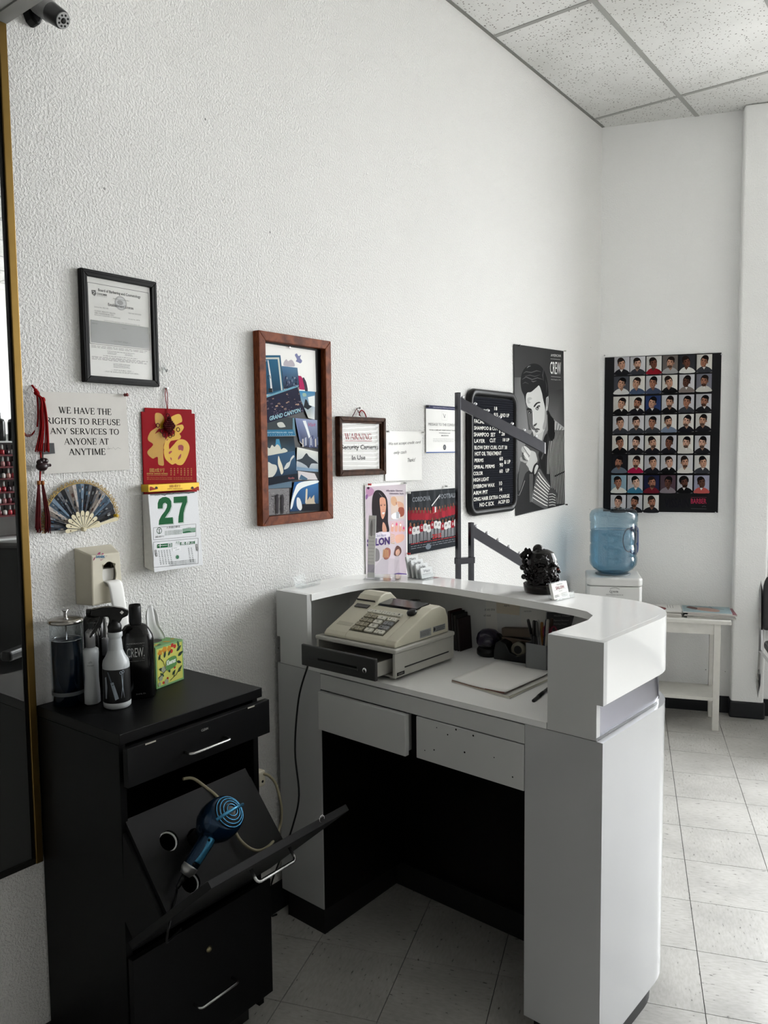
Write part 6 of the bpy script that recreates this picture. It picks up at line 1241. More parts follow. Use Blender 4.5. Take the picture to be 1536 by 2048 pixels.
# ================================================================== cash register
M_reg = mat('ivory_register_plastic', (196, 192, 174), rough=.45, var=.05, vscale=25); M_regb = mat('grey_register_base', (176, 175, 168), rough=.45, var=.06, vscale=18); M_dgrey = mat('dark_grey_plastic', (52, 52, 52), rough=.4, var=.1)
RO = (.203, 1.952, SURF+.0006); RA = R_(-2.0)
rg = thing('cash_register', 'ivory cash register with its grey money drawer pulled open', 'cash register', M=Matrix.Translation(RO) @ Matrix.Rotation(RA, 4, 'Z') @ Matrix.Scale(1.045, 4))
RW, RD = .325, .312
for x, y in ((.03, .03), (RW-.03, .03), (.03, RD-.03), (RW-.03, RD-.03)): put('foot', MB().lathe([(.011, 0), (.011, .012)], (x, y, 0), 14), M_regb, rg, True)
bs = MB()
bs.box((0, .02, .010), (.012, RD, .086)).box((RW-.012, .02, .010), (RW, RD, .086)).box((0, RD-.012, .010), (RW, RD, .086)).box((.0, .02, .010), (RW, RD, .016))
put('base_side', MB().box((0, 0.004, .010), (.010, RD-.012, .084)), M_regb, rg, True, bevel=.002); put('base_side', MB().box((RW-.010, .004, .010), (RW, RD-.012, .084)), M_regb, rg, True, bevel=.002)
put('base_back', MB().box((0, RD-.012, .010), (RW, RD, .084)), M_regb, rg, True); put('base_floor', MB().box((.01, .01, .010), (RW-.01, RD-.012, .014)), M_regb, rg, True)
put('base_top', MB().box((-.003, 0, .084), (RW+.004, RD+.003, .098)), M_regb, rg, True, bevel=.005, seg=3)
put('side_groove', MB().box((RW+.0002, .05, .034), (RW+.0012, RD-.03, .038)), M_dgrey, rg, True)
put('brand_plate', MB().box((RW+.0002, .012, .016), (RW+.001, .048, .026)), M_black, rg, True)
P = Print(lambda u, v, h: WM[rg] @ Vector((RW+.001+h, u, v)), h0=.0002); P.text('CASIO', .018, .0185, .042, .0235, (170, 170, 166), False); P.build('brand_print', rg)
dw = put('money_drawer', MB().box((-.004, -.062, .012), (RW-.022, -.050, .080)), M_dgrey, rg, True, bevel=.003)
put('drawer_tray', MB().box((.012, -.050, .020), (.016, .20, .060)).box((RW-.040, -.050, .020), (RW-.036, .20, .060)).box((.012, -.05, .018), (RW-.036, .2, .021)), M_regb, dw, True)['kind'] = 'stuff'
put('bill_stack', MB().box((.03, -.045, .058), (RW-.05, -.018, .0605)), M_paper, dw, True)
put('drawer_slot', MB().box((.07, -.0635, .040), (.23, -.0618, .046)), M_black, dw, True)
put('drawer_ledge', MB().box((.03, -.0650, .034), (.235, -.0618, .040)), M_dgrey, dw, True, bevel=.001)
put('drawer_lock', MB(Matrix.Translation((.262, -.062, .040)) @ Matrix.Rotation(PI/2, 4, 'X')).lathe([(.0085, 0), (.0085, .002), (.006, .004), (.002, .0045)], seg=16), M_chrome, dw, True)
# body: side profile swept across the width
B0, B1 = .026, RW-.006
prof = [(.012, .099), (.012, .108), (.022, .118), (.16, .176), (.20, .190), (.245, .192), (.275, .178), (.288, .150), (.292, .099)]
left = [(.012, .099), (.012, .108), (.022, .118), (.155, .178), (.19, .208), (.215, .217), (.245, .214), (.275, .190), (.290, .150), (.292, .099)]
mid = [(.012, .099), (.012, .108), (.022, .118), (.152, .173), (.165, .180), (.255, .190), (.275, .178), (.288, .150), (.292, .099)]
def hull(name, pf, a, b, mtl=M_reg, bev=.004): return put(name, MB().prism(pf, a, b, 'x'), mtl, rg, True, bevel=bev, seg=3)
hull('printer_hump', left, B0, B0+.092); hull('body', mid, B0+.090, B1-.040); hull('right_shoulder', prof, B1-.042, B1)
def slope_z(y): return .118+(y-.022)*(.173-.118)/(.152-.022)
th = math.atan2(.055, .130)
put('display_window', MB().prism([(.172, .182), (.180, .1875), (.245, .195), (.248, .190)], B0+.094, B1-.044, 'x'), mat('smoked_display', (16, 17, 19), rough=.15), rg, True)
P = Print(lambda u, v, h: WM[rg] @ Vector((B0+.094+u, .172+v, .1845+v*.145+h)), h0=.0012); P.line([(.06, .070), (.085, .0705)], .0025, (150, 150, 150), False); P.line([(.03, .008), (.08, .009)], .0012, (90, 92, 96), False); P.build('display_print', rg)
Mk = Matrix.Translation((B1-.045, .155, slope_z(.155)+.002)) @ Matrix.Rotation(th, 4, 'X')
put('mode_switch', MB(Mk).lathe([(.016, 0), (.016, .006), (.013, .010), (.004, .011)], seg=20), M_blkpl, rg, True)
Mk = Matrix.Translation((B0+.046, .150, slope_z(.150)+.006)) @ Matrix.Rotation(th, 4, 'X'); put('receipt_slot', MB(Mk).box((-.028, -.010, -.001), (.028, .008, .002)), M_dgrey, rg, True)
put('receipt_lid_seam', MB(Mk).box((-.040, .022, .004), (.040, .0228, .0105)), M_dgrey, rg, True)
Mk = Matrix.Translation((B0+.050, .080, slope_z(.080))) @ Matrix.Rotation(th, 4, 'X'); put('coin_recess', MB(Mk).box((-.032, -.030, .0002), (.030, .026, .0012)), mat('recess_ivory', (176, 172, 154), rough=.5), rg, True)
# keys
put('keypad_gap_shade', MB(Matrix.Translation((0, .034, slope_z(.034)+.0002)) @ Matrix.Rotation(th, 4, 'X')).box((.114, 0, 0), (.254, .090, .0008)), mat('keypad_shadow', (96, 92, 80), rough=.6), rg, True)  # thin dark plate under the keys paints the shade in their gaps
key_defs = []
kx0 = .118
for r in range(4):
    for c_ in range(3): key_defs.append((kx0+c_*.0165, .038+r*.0215, .0145, .0175, 'dark' if r < 4 else 'w'))
for r in range(4): key_defs.append((kx0+.056, .038+r*.0215, .0300, .0175, 'w'))
for r in range(4):
    for c_ in range(2): key_defs.append((kx0+.096+c_*.0185, .038+r*.0215, .0165, .0175, 'g' if 0 < r < 3 else 'w'))
for c_ in range(7): key_defs.append((kx0+c_*.0195-(.006 if c_ == 0 else .004), .128, .0175, .0165, 'w'))
kd = {'dark': mat('key_sage', (150, 144, 124), rough=.5), 'w': mat('key_ivory', (206, 204, 192), rough=.4), 'g': mat('key_grey', (134, 136, 138), rough=.5)}
lab = iter('7894561230.+' * 4)
for x, y, a, b, t_ in key_defs:
    Mk = Matrix.Translation((x, y, slope_z(y)+.0005)) @ Matrix.Rotation(th, 4, 'X')
    k = put('key', MB(Mk).box((0, 0, 0), (a, b, .0062)), kd[t_], rg, True, bevel=.0012, seg=1)
    P = Print(lambda u, v, h, Mk=Mk: WM[rg] @ (Mk @ Vector((u, v, .0064+h))), h0=.0001); P.text(next(lab), a*.35, b*.3, a*.65, b*.72, (60, 58, 54), False); P.build('key_legend', k)
P = Print(lambda u, v, h: WM[rg] @ Vector((B1+h, u, v)), h0=.0005)
P.poly([(.135, .106), (.195, .106), (.195, .130), (.135, .130)], (150, 152, 152), False); P.lines(.138, .193, [.126, .1235, .121, .1185, .116, .1135, .111], .0013, 70, seed=2); P.poly([(.205, .112), (.272, .112), (.272, .130), (.205, .130)], (128, 130, 132), False); P.ell((.213, .121), .005, .006, 40, False); P.lines(.222, .27, [.127, .1235, .120, .1165, .1135], .0014, 40, seed=3); P.build('rating_label', rg)
o = put('register_cord', MB().tube(spline([Vector((.22, 1.99, SURF+.008)), Vector((.185, 1.945, SURF+.004)), on_y((613, 1340), 1.922)]+[on_y(p, 1.918) for p in ((597, 1400), (590, 1500), (598, 1590), (586, 1650), (570, 1695), (545, 1760), (530, 1830))]+[Vector((.012+.03, 1.90, .02))], 6), .0035, 6), M_blkpl); tag(o, 'black register cord hanging down the front of the white desk', 'cord')

# ================================================================== other things on the work surface
SZ = SURF+.0006
# paper rolls standing behind the register
for k, (u, v, h) in enumerate(((.165, .388, .150), (.200, .430, .158), (.250, .462, .163))):
    c = DM @ Vector((u, v, SZ)); t = thing('paper_roll', ('leftmost', 'middle', 'rearmost')[k]+' of three grey tubes standing behind the cash register', 'roll', c, group='tubes behind the register')
    put('roll', MB().lathe([(.0205, 0), (.0205, h), (.018, h), (.009, h-.002)], c, 20), mat('grey_roll', (110, 110, 108), rough=.6), t); put('core', MB().lathe([(.0088, h-.001), (.0088, h+.0008)], c, 14), M_dgrey, t)
# red covered books right of the register
for k, (u, hh, col) in enumerate(((.415, .140, (60, 8, 14)), (.427, .135, (16, 16, 18)), (.439, .130, (36, 36, 37)), (.451, .118, (30, 12, 15)))):
    Mq = DM @ Matrix.Translation((u, .462, SZ)) @ Matrix.Rotation(R_(-4), 4, 'Y'); bk = thing('book', ('tall dark red', 'black', 'grey', 'short maroon')[k]+' booklet standing beside the cash register', 'book', M=Mq, group='booklets beside the register')
    put('cover', MB().box((-.005, 0, 0), (-.0042, .075, hh)).box((.0042, 0, 0), (.005, .075, hh)).box((-.005, .074, 0), (.005, .075, hh)), mat('booklet_%d' % k, col, rough=.5), bk, True)['kind'] = 'stuff'; put('pages', MB().box((-.0042, .001, .002), (.0042, .074, hh-.002)), mat('dim_pages', (50, 49, 47), rough=.8), bk, True)
# domed clip dispenser
c = DM @ Vector((.560, .488, SZ)); dm = thing('clip_dispenser', 'round clear domed dispenser on a black base beside the tape', 'dispenser', c)
put('base', MB().lathe([(.036, 0), (.042, .006), (.042, .022), (.036, .030), (.020, .032)], c, 24), M_blkpl, dm); put('dome', MB().lathe([(.036, .030), (.043, .045), (.044, .058), (.038, .078), (.024, .090), (.001, .094)], c, 24), clear_mat('violet_clear', (150, 140, 170), gloss=.06), dm)
put('clips', MB().sphere(c+Vector((0, 0, .046)), .026, s=(1, 1, .5)), mat('clip_heap', (90, 84, 100), rough=.5, var=.6, vscale=200), dm)['kind'] = 'stuff'
put('lid', MB(Matrix.Translation(c+Vector((.036, .012, .062))) @ Matrix.Rotation(R_(55), 4, 'Y')).lathe([(.019, 0), (.019, .006), (.016, .008)], seg=18), clear_mat('clear_lid', (190, 190, 196), gloss=.08), dm)
# tape dispenser
a, b = on_z((987, 1318), SZ), on_z((1069, 1330), SZ); ex = (b-a); ex.z = 0; L = ex.length; ex.normalize(); ey = Vector((-ex.y, ex.x, 0)); Mt = Matrix(((ex.x, ey.x, 0, a.x), (ex.y, ey.y, 0, a.y), (0, 0, 1, SZ), (0, 0, 0, 1)))
td = thing('tape_dispenser', 'black desktop tape dispenser holding a roll of tape', 'tape dispenser', M=Mt)
put('body', MB().prism([(0, 0), (L, 0), (L, .044), (L-.012, .047), (L*.72, .030), (L*.56, .020), (L*.40, .030), (L*.30, .058), (L*.14, .066), (.006, .056), (0, .03)], 0, .05, 'y'), mat('navy_black_plastic', (8, 9, 13), rough=.35), td, True, bevel=.003)
put('tape_roll', MB(Matrix.Translation((L*.56, .014, .040)) @ Matrix.Rotation(-PI/2, 4, 'X')).lathe([(.014, 0), (.025, 0), (.025, .02), (.014, .02)], seg=26, cap=False), mat('pale_tape', (120, 116, 102), rough=.4), td, True); put('hub', MB(Matrix.Translation((L*.56, .012, .040)) @ Matrix.Rotation(-PI/2, 4, 'X')).lathe([(.0138, 0), (.0138, .024)], seg=20), M_blkpl, td, True)
put('tape_strip', MB().add([(L*.60, .014, .068), (L*.60, .034, .068), (L-.006, .034, .048), (L-.006, .014, .048)], [(0, 1, 2, 3)]), clear_mat('clear_tape', (200, 198, 190), gloss=.1), td, True)
# brown stapled case behind the tape
Mt2 = DM @ Matrix.Translation((.66, .518, SZ)) @ Matrix.Rotation(R_(4), 4, 'Z'); br = thing('brown_case', 'brown wooden case leaning half open behind the tape dispenser', 'case', M=Mt2)
M_brn = mat('dull_brown', (84, 72, 60), rough=.6, var=.15)
put('lower_half', MB().box((-.06, -.008, 0), (.10, .018, .068)), M_brn, br, True, bevel=.003); put('upper_half', MB(Matrix.Translation((0, 0, .070)) @ Matrix.Rotation(R_(-5), 4, 'Y')).box((-.058, -.008, .004), (.10, .018, .034)), M_brn, br, True, bevel=.003)
# pen cup and pens
pc = DM @ Vector((.800, .435, SZ)); Mc_ = Matrix.Translation(pc) @ Matrix.Rotation(DA, 4, 'Z')
cup = thing('pen_cup', 'square grey pen cup behind the right end of the counter', 'cup', M=Mc_); hw, ch = .037, .092
m = MB()
for a, b in (((-hw, -hw), (hw, -hw+.002)), ((-hw, hw-.002), (hw, hw)), ((-hw, -hw), (-hw+.002, hw)), ((hw-.002, -hw), (hw, hw))): m.box((a[0], a[1], 0), (b[0], b[1], ch))
M_cup = mat('grey_cup', (118, 120, 122), rough=.4)
ring = [(-hw, -hw), (hw, -hw), (hw, hw), (-hw, hw)]; i_ = [(x*.95, y*.95) for x, y in ring]
m = MB(); m.add([(x, y, 0) for x, y in ring]+[(x, y, ch) for x, y in ring]+[(x, y, ch) for x, y in i_]+[(x, y, .003) for x, y in i_], [(3, 2, 1, 0)]+[(k, (k+1) % 4, 4+(k+1) % 4, 4+k) for k in range(4)]+[(4+k, 4+(k+1) % 4, 8+(k+1) % 4, 8+k) for k in range(4)]+[(8+k, 8+(k+1) % 4, 12+(k+1) % 4, 12+k) for k in range(4)]+[(12, 13, 14, 15)])
put('wall', m, M_cup, cup, True)
rn = random.Random(3)
pens = [('black', (16, 16, 18)), ('black capped', (22, 22, 24)), ('dark grey', (60, 60, 62)), ('ochre yellow', (150, 100, 40)), ('navy', (20, 26, 50)), ('white', (196, 196, 192)), ('slim grey', (110, 110, 110)), ('brown', (70, 46, 32)), ('pale', (170, 166, 156))]
for k, (nm, col) in enumerate(pens):
    x = -.028+.0065*k; y = rn.uniform(-.024, .02); lean = Vector((rn.uniform(-.22, .12), rn.uniform(-.1, .2), 1)).normalized(); L = rn.uniform(.145, .168)
    base = Mc_ @ Vector((x*.6, y, .005)); Mp = Matrix.Translation(base) @ lean.to_track_quat('Z', 'Y').to_matrix().to_4x4()
    pn_ = thing('pen', nm+' pen standing in the square grey cup', 'pen', base, group='pens in the grey cup'); mm = mat('pen_%d' % k, col, rough=.35)
    put('barrel', MB(Mp).lathe([(.0012, 0), (.0042, .010), (.0042, L-.012)], seg=10), mm, pn_); put('cap', MB(Mp).lathe([(.0050, L-.05), (.0050, L-.004), (.0035, L)], seg=10), mm, pn_)
sc0 = Mc_ @ Vector((.024, .012, .004)); sx = thing('scissors', 'scissors with dark pink handles standing in the grey cup', 'scissors', sc0); M_pink = mat('dark_pink_handle', (120, 22, 50), rough=.4)
for s in (-1, 1): put('finger_loop', MB(Matrix.Translation(sc0+Vector((0, 0, .122)))).tube([(s*.013+.011*math.cos(2*PI*k/16), 0, .021*math.sin(2*PI*k/16)) for k in range(16)], .0032, 8, closed=True), M_pink, sx)
put('blade', MB().tube([sc0, sc0+Vector((.002, 0, .102))], [.002, .006], 8, flat=.4), M_chrome, sx)
# sheets of paper and loose pen
q = [on_z(p, SURF+.004) for p in ((903, 1362), (1020, 1396), (1118, 1350), (998, 1322))]
q = [v.xy.to_3d() for v in q]
ps = thing('paper_stack', 'stack of white folders with a curling top sheet on the work surface', 'papers', (q[0]+q[2])/2+Vector((0, 0, SURF)))
def bil(u, v): return q[0]*(1-u)*(1-v)+q[1]*u*(1-v)+q[2]*u*v+q[3]*(1-u)*v
for k, (z0_, z1_, c) in enumerate(((0, .003, (206, 204, 198)), (.0032, .0055, (196, 190, 172)), (.0057, .0075, (214, 213, 208)))): put('folder', MB().prism([(bil(u, v).x, bil(u, v).y) for u, v in ((0+.004*k, .01*k), (1-.01*k, 0), (1, 1), (0, 1))], SZ+z0_, SZ+z1_), mat('folder_%d' % k, c, rough=.6), ps)
def curl(u, v): p = bil(u*.93, v); return Vector((p.x, p.y, SZ+.0085+.016*max(0, u-.35)**1.5*(1-v*.4)))
put('top_sheet', MB().grid(curl, 12, 8), M_paper, ps, solid=.0008); put('inner_page', MB().grid(lambda u, v: curl(u*.96, v*.98)-Vector((0, 0, .0035)), 12, 4), mat('reddish_page', (150, 96, 84), rough=.6), ps, solid=.0006)
a, b = on_z((1066, 1402), SZ+.004), on_z((1106, 1368), SZ+.004); d = (b-a).normalized(); Mp = Matrix.Translation(a) @ d.to_track_quat('Z', 'Y').to_matrix().to_4x4()
pn_ = thing('marker_pen', 'dark grey marker pen lying on the white work surface', 'pen', a); put('barrel', MB(Mp).lathe([(.0035, 0), (.0048, .004), (.0048, .055), (.0042, .135)], seg=12), mat('marker_grey', (48, 48, 48), rough=.4), pn_); put('cap', MB(Mp).lathe([(.0054, .045), (.0054, .09), (.004, .094)], seg=12), M_blkpl, pn_)
# notes taped on the inside of the counter
def inner2(p):
    d = DM.to_3x3().inverted() @ pray(*p); o = DM.inverted() @ CP; k = (.5435-o.y)/d.y; r = o+d*k; return (r.x, r.z)
def inner_fr(u, v, h): return DM @ Vector((u, .5435-h, v))
for nm, lab_, pts, col, txt in (('note_sheet', 'white handwritten sheet taped inside the counter beside the register', ((932, 1198), (993, 1205), (996, 1268), (934, 1262)), (206, 205, 200), (('come at any time', (958, 1223), (990, 1216)), ('2nd visit', (963, 1233), (982, 1228)))), ('note_card', 'small cream card taped inside the counter above the brown case', ((993, 1205), (1040, 1211), (1039, 1231), (993, 1226)), (196, 186, 168), (('apt.', (1008, 1214), (1020, 1209)),)), ('price_sheet', 'white sheet taped inside the counter behind the pen cup', ((1042, 1214), (1092, 1222), (1090, 1275), (1043, 1268)), (200, 199, 195), (('reminder', (1048, 1224), (1064, 1220)),)), ('printed_card', 'dark printed card with white lines taped near the right end inside the counter', ((1094, 1224), (1150, 1226), (1140, 1262), (1092, 1262)), (60, 60, 62), (('Weekly Schedule', (1108, 1234), (1140, 1230)), ('Payment Received', (1108, 1243), (1138, 1239)), ('Evening Hours', (1108, 1250), (1134, 1246))))):
    ii = [inner2(p) for p in pts]; c = inner_fr(ii[3][0], ii[3][1], 0); t = thing(nm, lab_, 'note', c); m = MB(); m.add([inner_fr(u, v, h) for h in (.0002, .0008) for u, v in ii], [(0, 1, 2, 3), (7, 6, 5, 4), (0, 4, 5, 1), (1, 5, 6, 2), (2, 6, 7, 3), (3, 7, 4, 0)]); put('sheet', m, mat(nm+'_paper', col, rough=.7), t)
    P = Print(inner_fr, h0=.0009, pm=inner2)
    for s, a, b in txt: P.text(s, *a, *b, (70, 70, 74) if col[0] > 100 else (170, 170, 168), shear=.2)
    P.build('handwriting', t)

# ================================================================== on the raised counter
TZ = TOP+.0006
# carved figure
c = on_z((1083, 1184), TZ); c.z = TZ
sf = thing('carved_figure', 'glossy dark carved figurine with a round ball on top of a round base', 'figurine', c)
M_dark = mat('dark_carved_resin', (10, 5, 5), rough=.26, spec=.3, var=.4, vscale=60)
put('plinth', MB().lathe([(.050, 0), (.057, .004), (.060, .018), (.061, .030), (.056, .033), (.02, .034)], c, 36), M_dark, sf)
vr, vu = _rt.copy(), Vector((0, 0, 1)); vt = -_fwd
def kp(px, py, dep=0.0):                        # photo pixel on the upright plane through the figure, pulled toward the viewer by dep
    d = pray(px, py); k = (c-CP).dot(vt)/d.dot(vt); return CP+d*k+vt*dep
C_ = crop(1020, 1070, 1180, 1536); rn = random.Random(8); m = MB()
m.lathe([(.046, .03), (.049, .05), (.051, .09), (.049, .115), (.040, .135), (.022, .144)], c, 24)
m.sphere(kp(*C_(540, 280), .0), .0185).sphere(kp(*C_(520, 320), .016), .011, s=(1, 1, .8))
for (x, y) in ((250, 330), (300, 260), (365, 270)): m.tube([kp(*C_(x+10, y+90)), kp(*C_(x, y+10), .005), kp(*C_(x-2, y-30), .008)], [.009, .006, .001], 8)
for (x, y, r) in ((720, 365, .008), (800, 430, .009), (880, 500, .007), (885, 590, .008), (900, 660, .008), (955, 700, .006), (900, 790, .007), (880, 850, .006), (640, 300, .006), (230, 620, .008), (250, 800, .007), (240, 400, .010)): m.sphere(kp(*C_(x*.96+24, y), rn.uniform(-.01, .012)), r*1.35, 10, 6)
for k in range(60):
    x, y = rn.uniform(290, 860), rn.uniform(400, 900); dep = .056*math.sqrt(max(.02, 1-((x-570)/330)**2)); a = rn.uniform(0, 6.3); L = rn.uniform(60, 150)
    pts = [(x+L*t*math.cos(a+1.6*t), y+L*t*.7*math.sin(a+1.6*t)) for t in (0, .25, .5, .75, 1)]; m.tube(spline([kp(*C_(*p), dep-.004*abs(i-2)) for i, p in enumerate(pts)], 3), .0042, 6)
m.tube(spline([kp(*C_(*p), .052) for p in ((430, 480), (520, 440), (640, 470), (640, 500), (520, 490))], 4), .004, 6)
for pts in (((330, 560), (430, 640), (470, 780), (430, 900)), ((480, 650), (600, 640), (760, 680), (840, 660)), ((500, 700), (600, 830), (720, 820), (840, 880)), ((300, 860), (400, 900), (520, 960), (640, 980))): m.tube(spline([kp(*C_(*p), .052-.00008*abs(p[0]-560)) for p in pts], 5), .0055, 7)
o = put('carving', m, M_dark, sf); md = o.modifiers.new('remesh', 'REMESH'); md.mode = 'VOXEL'; md.voxel_size = .0019; md.use_smooth_shade = True
put('amber_fleck', MB().sphere(kp(*C_(905, 640), .012), .0055, 10, 6), mat('red_amber', (110, 44, 30), rough=.2), sf)
# business card holder with cards
a, b = on_z((1111, 1202), TZ), on_z((1146, 1193), TZ); ex = (b-a); ex.z = 0; L = max(ex.length, .095); ex.normalize(); ey = Vector((ex.y, -ex.x, 0)); Mh_ = Matrix(((ex.x, ey.x, 0, a.x), (ex.y, ey.y, 0, a.y), (0, 0, 1, TZ), (0, 0, 0, 1)))
ch_ = thing('card_holder', 'clear card holder with white salon cards beside the carved figurine', 'card holder', M=Mh_); Ms = Matrix.Rotation(R_(14), 4, 'X')
def pane(t, name, pts, m_=M_acryl, th_=.0016): 
    mm = MB(); p = [Vector(x) for x in pts]; nn = (p[1]-p[0]).cross(p[2]-p[0]).normalized()*th_; mm.add(p+[x+nn for x in p], [(3, 2, 1, 0), (4, 5, 6, 7), (0, 1, 5, 4), (1, 2, 6, 5), (2, 3, 7, 6), (3, 0, 4, 7)]); return put(name, mm, m_, t, True)
pane(ch_, 'tray', ((0, -.022, .001), (L, -.022, .001), (L, .006, .001), (0, .006, .001))); pane(ch_, 'back_rest', ((0, -.024, .002), (L, -.024, .002), (L, -.036, .05), (0, -.036, .05))); pane(ch_, 'front_lip', ((0, .006, .002), (L, .006, .002), (L, .004, .020), (L*.1, .004, .012))); pane(ch_, 'side_lip', ((L, -.022, .002), (L, .006, .002), (L, .004, .022), (L, -.02, .03)))
cards = put('card_stack', MB(Matrix.Translation((.003, -.006, .003)) @ Ms).box((0, -.010, 0), (.089, 0, .051)), M_paper, ch_, True)
P = Print(lambda u, v, h: Mh_ @ (Matrix.Translation((.003, -.006, .003)) @ Ms @ Vector((u, h, v))), h0=.0003)
P.text('Classic Beauty', .028, .041, .062, .047, (60, 60, 70), False, shear=.2); P.text('SALON', .020, .029, .068, .039, (120, 20, 40), False, bold=.03); P.line([(.006, .027), (.083, .027)], .0006, 150, False); P.text('HAIR & NAILS', .034, .021, .054, .024, 70, False); P.lines(.006, .030, [.012, .009, .006], .0012, 100, seed=2); P.lines(.045, .083, [.014, .010, .007, .004], .0012, 130, seed=3); P.build('card_print', cards)
# empty clear holder on the left
a, b = on_z((592, 1176), TZ), on_z((634, 1166), TZ); ex = (b-a); ex.z = 0; L = .105; ex.normalize(); ey = Vector((ex.y, -ex.x, 0)); Mh_ = Matrix(((ex.x, ey.x, 0, a.x+.02), (ex.y, ey.y, 0, a.y), (0, 0, 1, TZ), (0, 0, 0, 1)))
eh = thing('empty_card_holder', 'empty clear plastic card holder at the left end of the counter', 'card holder', M=Mh_)
pane(eh, 'tray', ((0, -.02, .001), (L, -.02, .001), (L, .01, .001), (0, .01, .001))); pane(eh, 'back_rest', ((.004, -.022, .002), (L*.62, -.022, .002), (L*.62, -.034, .042), (.004, -.034, .036))); pane(eh, 'front_lip', ((0, .010, .002), (L, .010, .002), (L, .012, .022), (0, .012, .018))); pane(eh, 'side_lip', ((0, -.02, .002), (0, .01, .002), (0, .012, .018), (0, -.03, .018)))
# acrylic stand with brochure
a = on_z((727, 1159), TZ); b = on_z((790, 1163), TZ); ex = (b-a); ex.z = 0; L = ex.length; ex.normalize(); ey = Vector((ex.y, -ex.x, 0)); Mh_ = Matrix(((ex.x, ey.x, 0, a.x), (ex.y, ey.y, 0, a.y), (0, 0, 1, TZ), (0, 0, 0, 1)))
bh_ = thing('brochure_stand', 'clear acrylic brochure stand on the counter holding one tall leaflet', 'brochure stand', M=Mh_)
pane(bh_, 'base', ((0, -.05, .001), (L, -.05, .001), (L, .012, .001), (0, .012, .001))); pane(bh_, 'back_rest', ((0, -.03, .002), (L*.66, -.03, .002), (L*.66, -.045, .13), (0, -.05, .245))); pane(bh_, 'front_lip', ((0, .002, .002), (L, .002, .002), (L, .004, .085), (L*.62, .004, .085))); pane(bh_, 'side_wall', ((L, -.04, .002), (L, .002, .002), (L, .004, .085), (L, -.04, .12)))
lw = L*.235; lf_ = put('leaflet', MB(Matrix.Translation((.004, -.024, .004)) @ Matrix.Rotation(R_(5), 4, 'X')).box((0, -.002, 0), (lw, 0, .235)), M_paper, bh_, True)
P = Print(lambda u, v, h: Mh_ @ (Matrix.Translation((.004, -.024, .004)) @ Matrix.Rotation(R_(5), 4, 'X') @ Vector((u*lw, h, v))), h0=.0003)
P.poly([(.04, .16), (.96, .16), (.96, .222), (.04, .222)], (206, 206, 207), False); P.blob([(.3, .16), (.25, .2), (.45, .218), (.6, .19), (.55, .16)], (150, 147, 148), False, n=3); P.poly([(.55, .16), (.9, .16), (.9, .2), (.6, .215)], (206, 206, 206), False); P.lines(.08, .92, [.15, .137, .124, .111, .098, .085, .072, .06], .0014, 165, seed=5); P.poly([(.04, .02), (.96, .02), (.96, .05), (.04, .05)], (196, 190, 204), False); P.build('leaflet_print', lf_)
# tiered card rack
ex = (_rt*.75-_fwd*.66).normalized(); ey = (_rt*.66+_fwd*.75).normalized(); cR = on_z((800, 1150), TZ); cR = DM @ Vector((.205, .475, TZ))
Mh_ = Matrix(((ex.x, ey.x, 0, cR.x), (ex.y, ey.y, 0, cR.y), (0, 0, 1, TZ), (0, 0, 0, 1)))
tr_ = thing('tiered_card_rack', 'clear stepped rack of grey business cards beside the brochure stand', 'card rack', M=Mh_)
pane(tr_, 'base', ((-.006, 0, .001), (.092, 0, .001), (.092, .078, .001), (-.006, .078, .001)))
for k in range(4):
    x0_ = .020*k; h_ = .078-.013*k; zb_k = .003
    Mk = Matrix.Translation((x0_, .003, zb_k)) @ Matrix.Rotation(R_(-12), 4, 'Y')
    cs = put('card_stack', MB(Mk).box((0, 0, 0), (.007, .070, h_)), mat('grey_cards', (186, 188, 188), rough=.55, var=.12, vscale=90), tr_, True)
    P = Print(lambda u, v, h, Mk=Mk: Mh_ @ (Mk @ Vector((.0072+h, u, v))), h0=.0002); P.text(('Mary', 'Lee Hair', 'Kim Nails', 'Hair')[k], .018, h_-.018, .055, h_-.007, (60, 60, 64), False); P.lines(.006, .06, [h_-.024], .0016, 110, seed=k); P.build('card_print', cs)
    pane(tr_, 'divider', ((x0_+.010, .0, .002), (x0_+.010, .076, .002), (x0_+.010, .076, h_*.45), (x0_+.010, .0, h_*.45)))
# ================================================================== garment rack behind the desk
M_steel = mat('dull_chromed_steel', (66, 66, 70), rough=.25, metal=1.0, var=.12, vscale=30)
rp = CP+pray(916, 1000)*3.50; rp.z = 0
gr_ = thing('display_rack', 'grey metal garment rack with two slanted peg arms standing behind the desk', 'rack', rp)
adir = Vector((.197, .402, 0)).normalized(); sdir = Vector((adir.y, -adir.x, 0))
def up_to(px, o):                                      # height of a photo pixel on the upright line through o
    d = pray(*px); t = (o-CP).xy.dot(d.xy)/d.xy.dot(d.xy); return CP.z+d.z*t
def post(o, z0, z1, w=.0085): return MB(Matrix.Translation((o.x, o.y, 0)) @ Matrix(((adir.x, sdir.x, 0, 0), (adir.y, sdir.y, 0, 0), (0, 0, 1, 0), (0, 0, 0, 1)))).box((-w, -w*1.4, z0), (w, w*1.4, z1))
z1 = up_to((916, 785), rp); put('post', post(rp, .03, z1), M_steel, gr_, bevel=.001)
rp2 = rp+adir*.068; z2 = up_to((940, 1045), rp2); put('post', post(rp2, .03, z2), M_steel, gr_, bevel=.001)
zb = up_to((925, 1122), rp); put('bracket', MB(Matrix.Translation((rp.x, rp.y, 0)) @ Matrix(((adir.x, sdir.x, 0, 0), (adir.y, sdir.y, 0, 0), (0, 0, 1, 0), (0, 0, 0, 1)))).box((-.012, -.014, zb-.014), (.08, .014, zb+.014)), M_steel, gr_, bevel=.001)
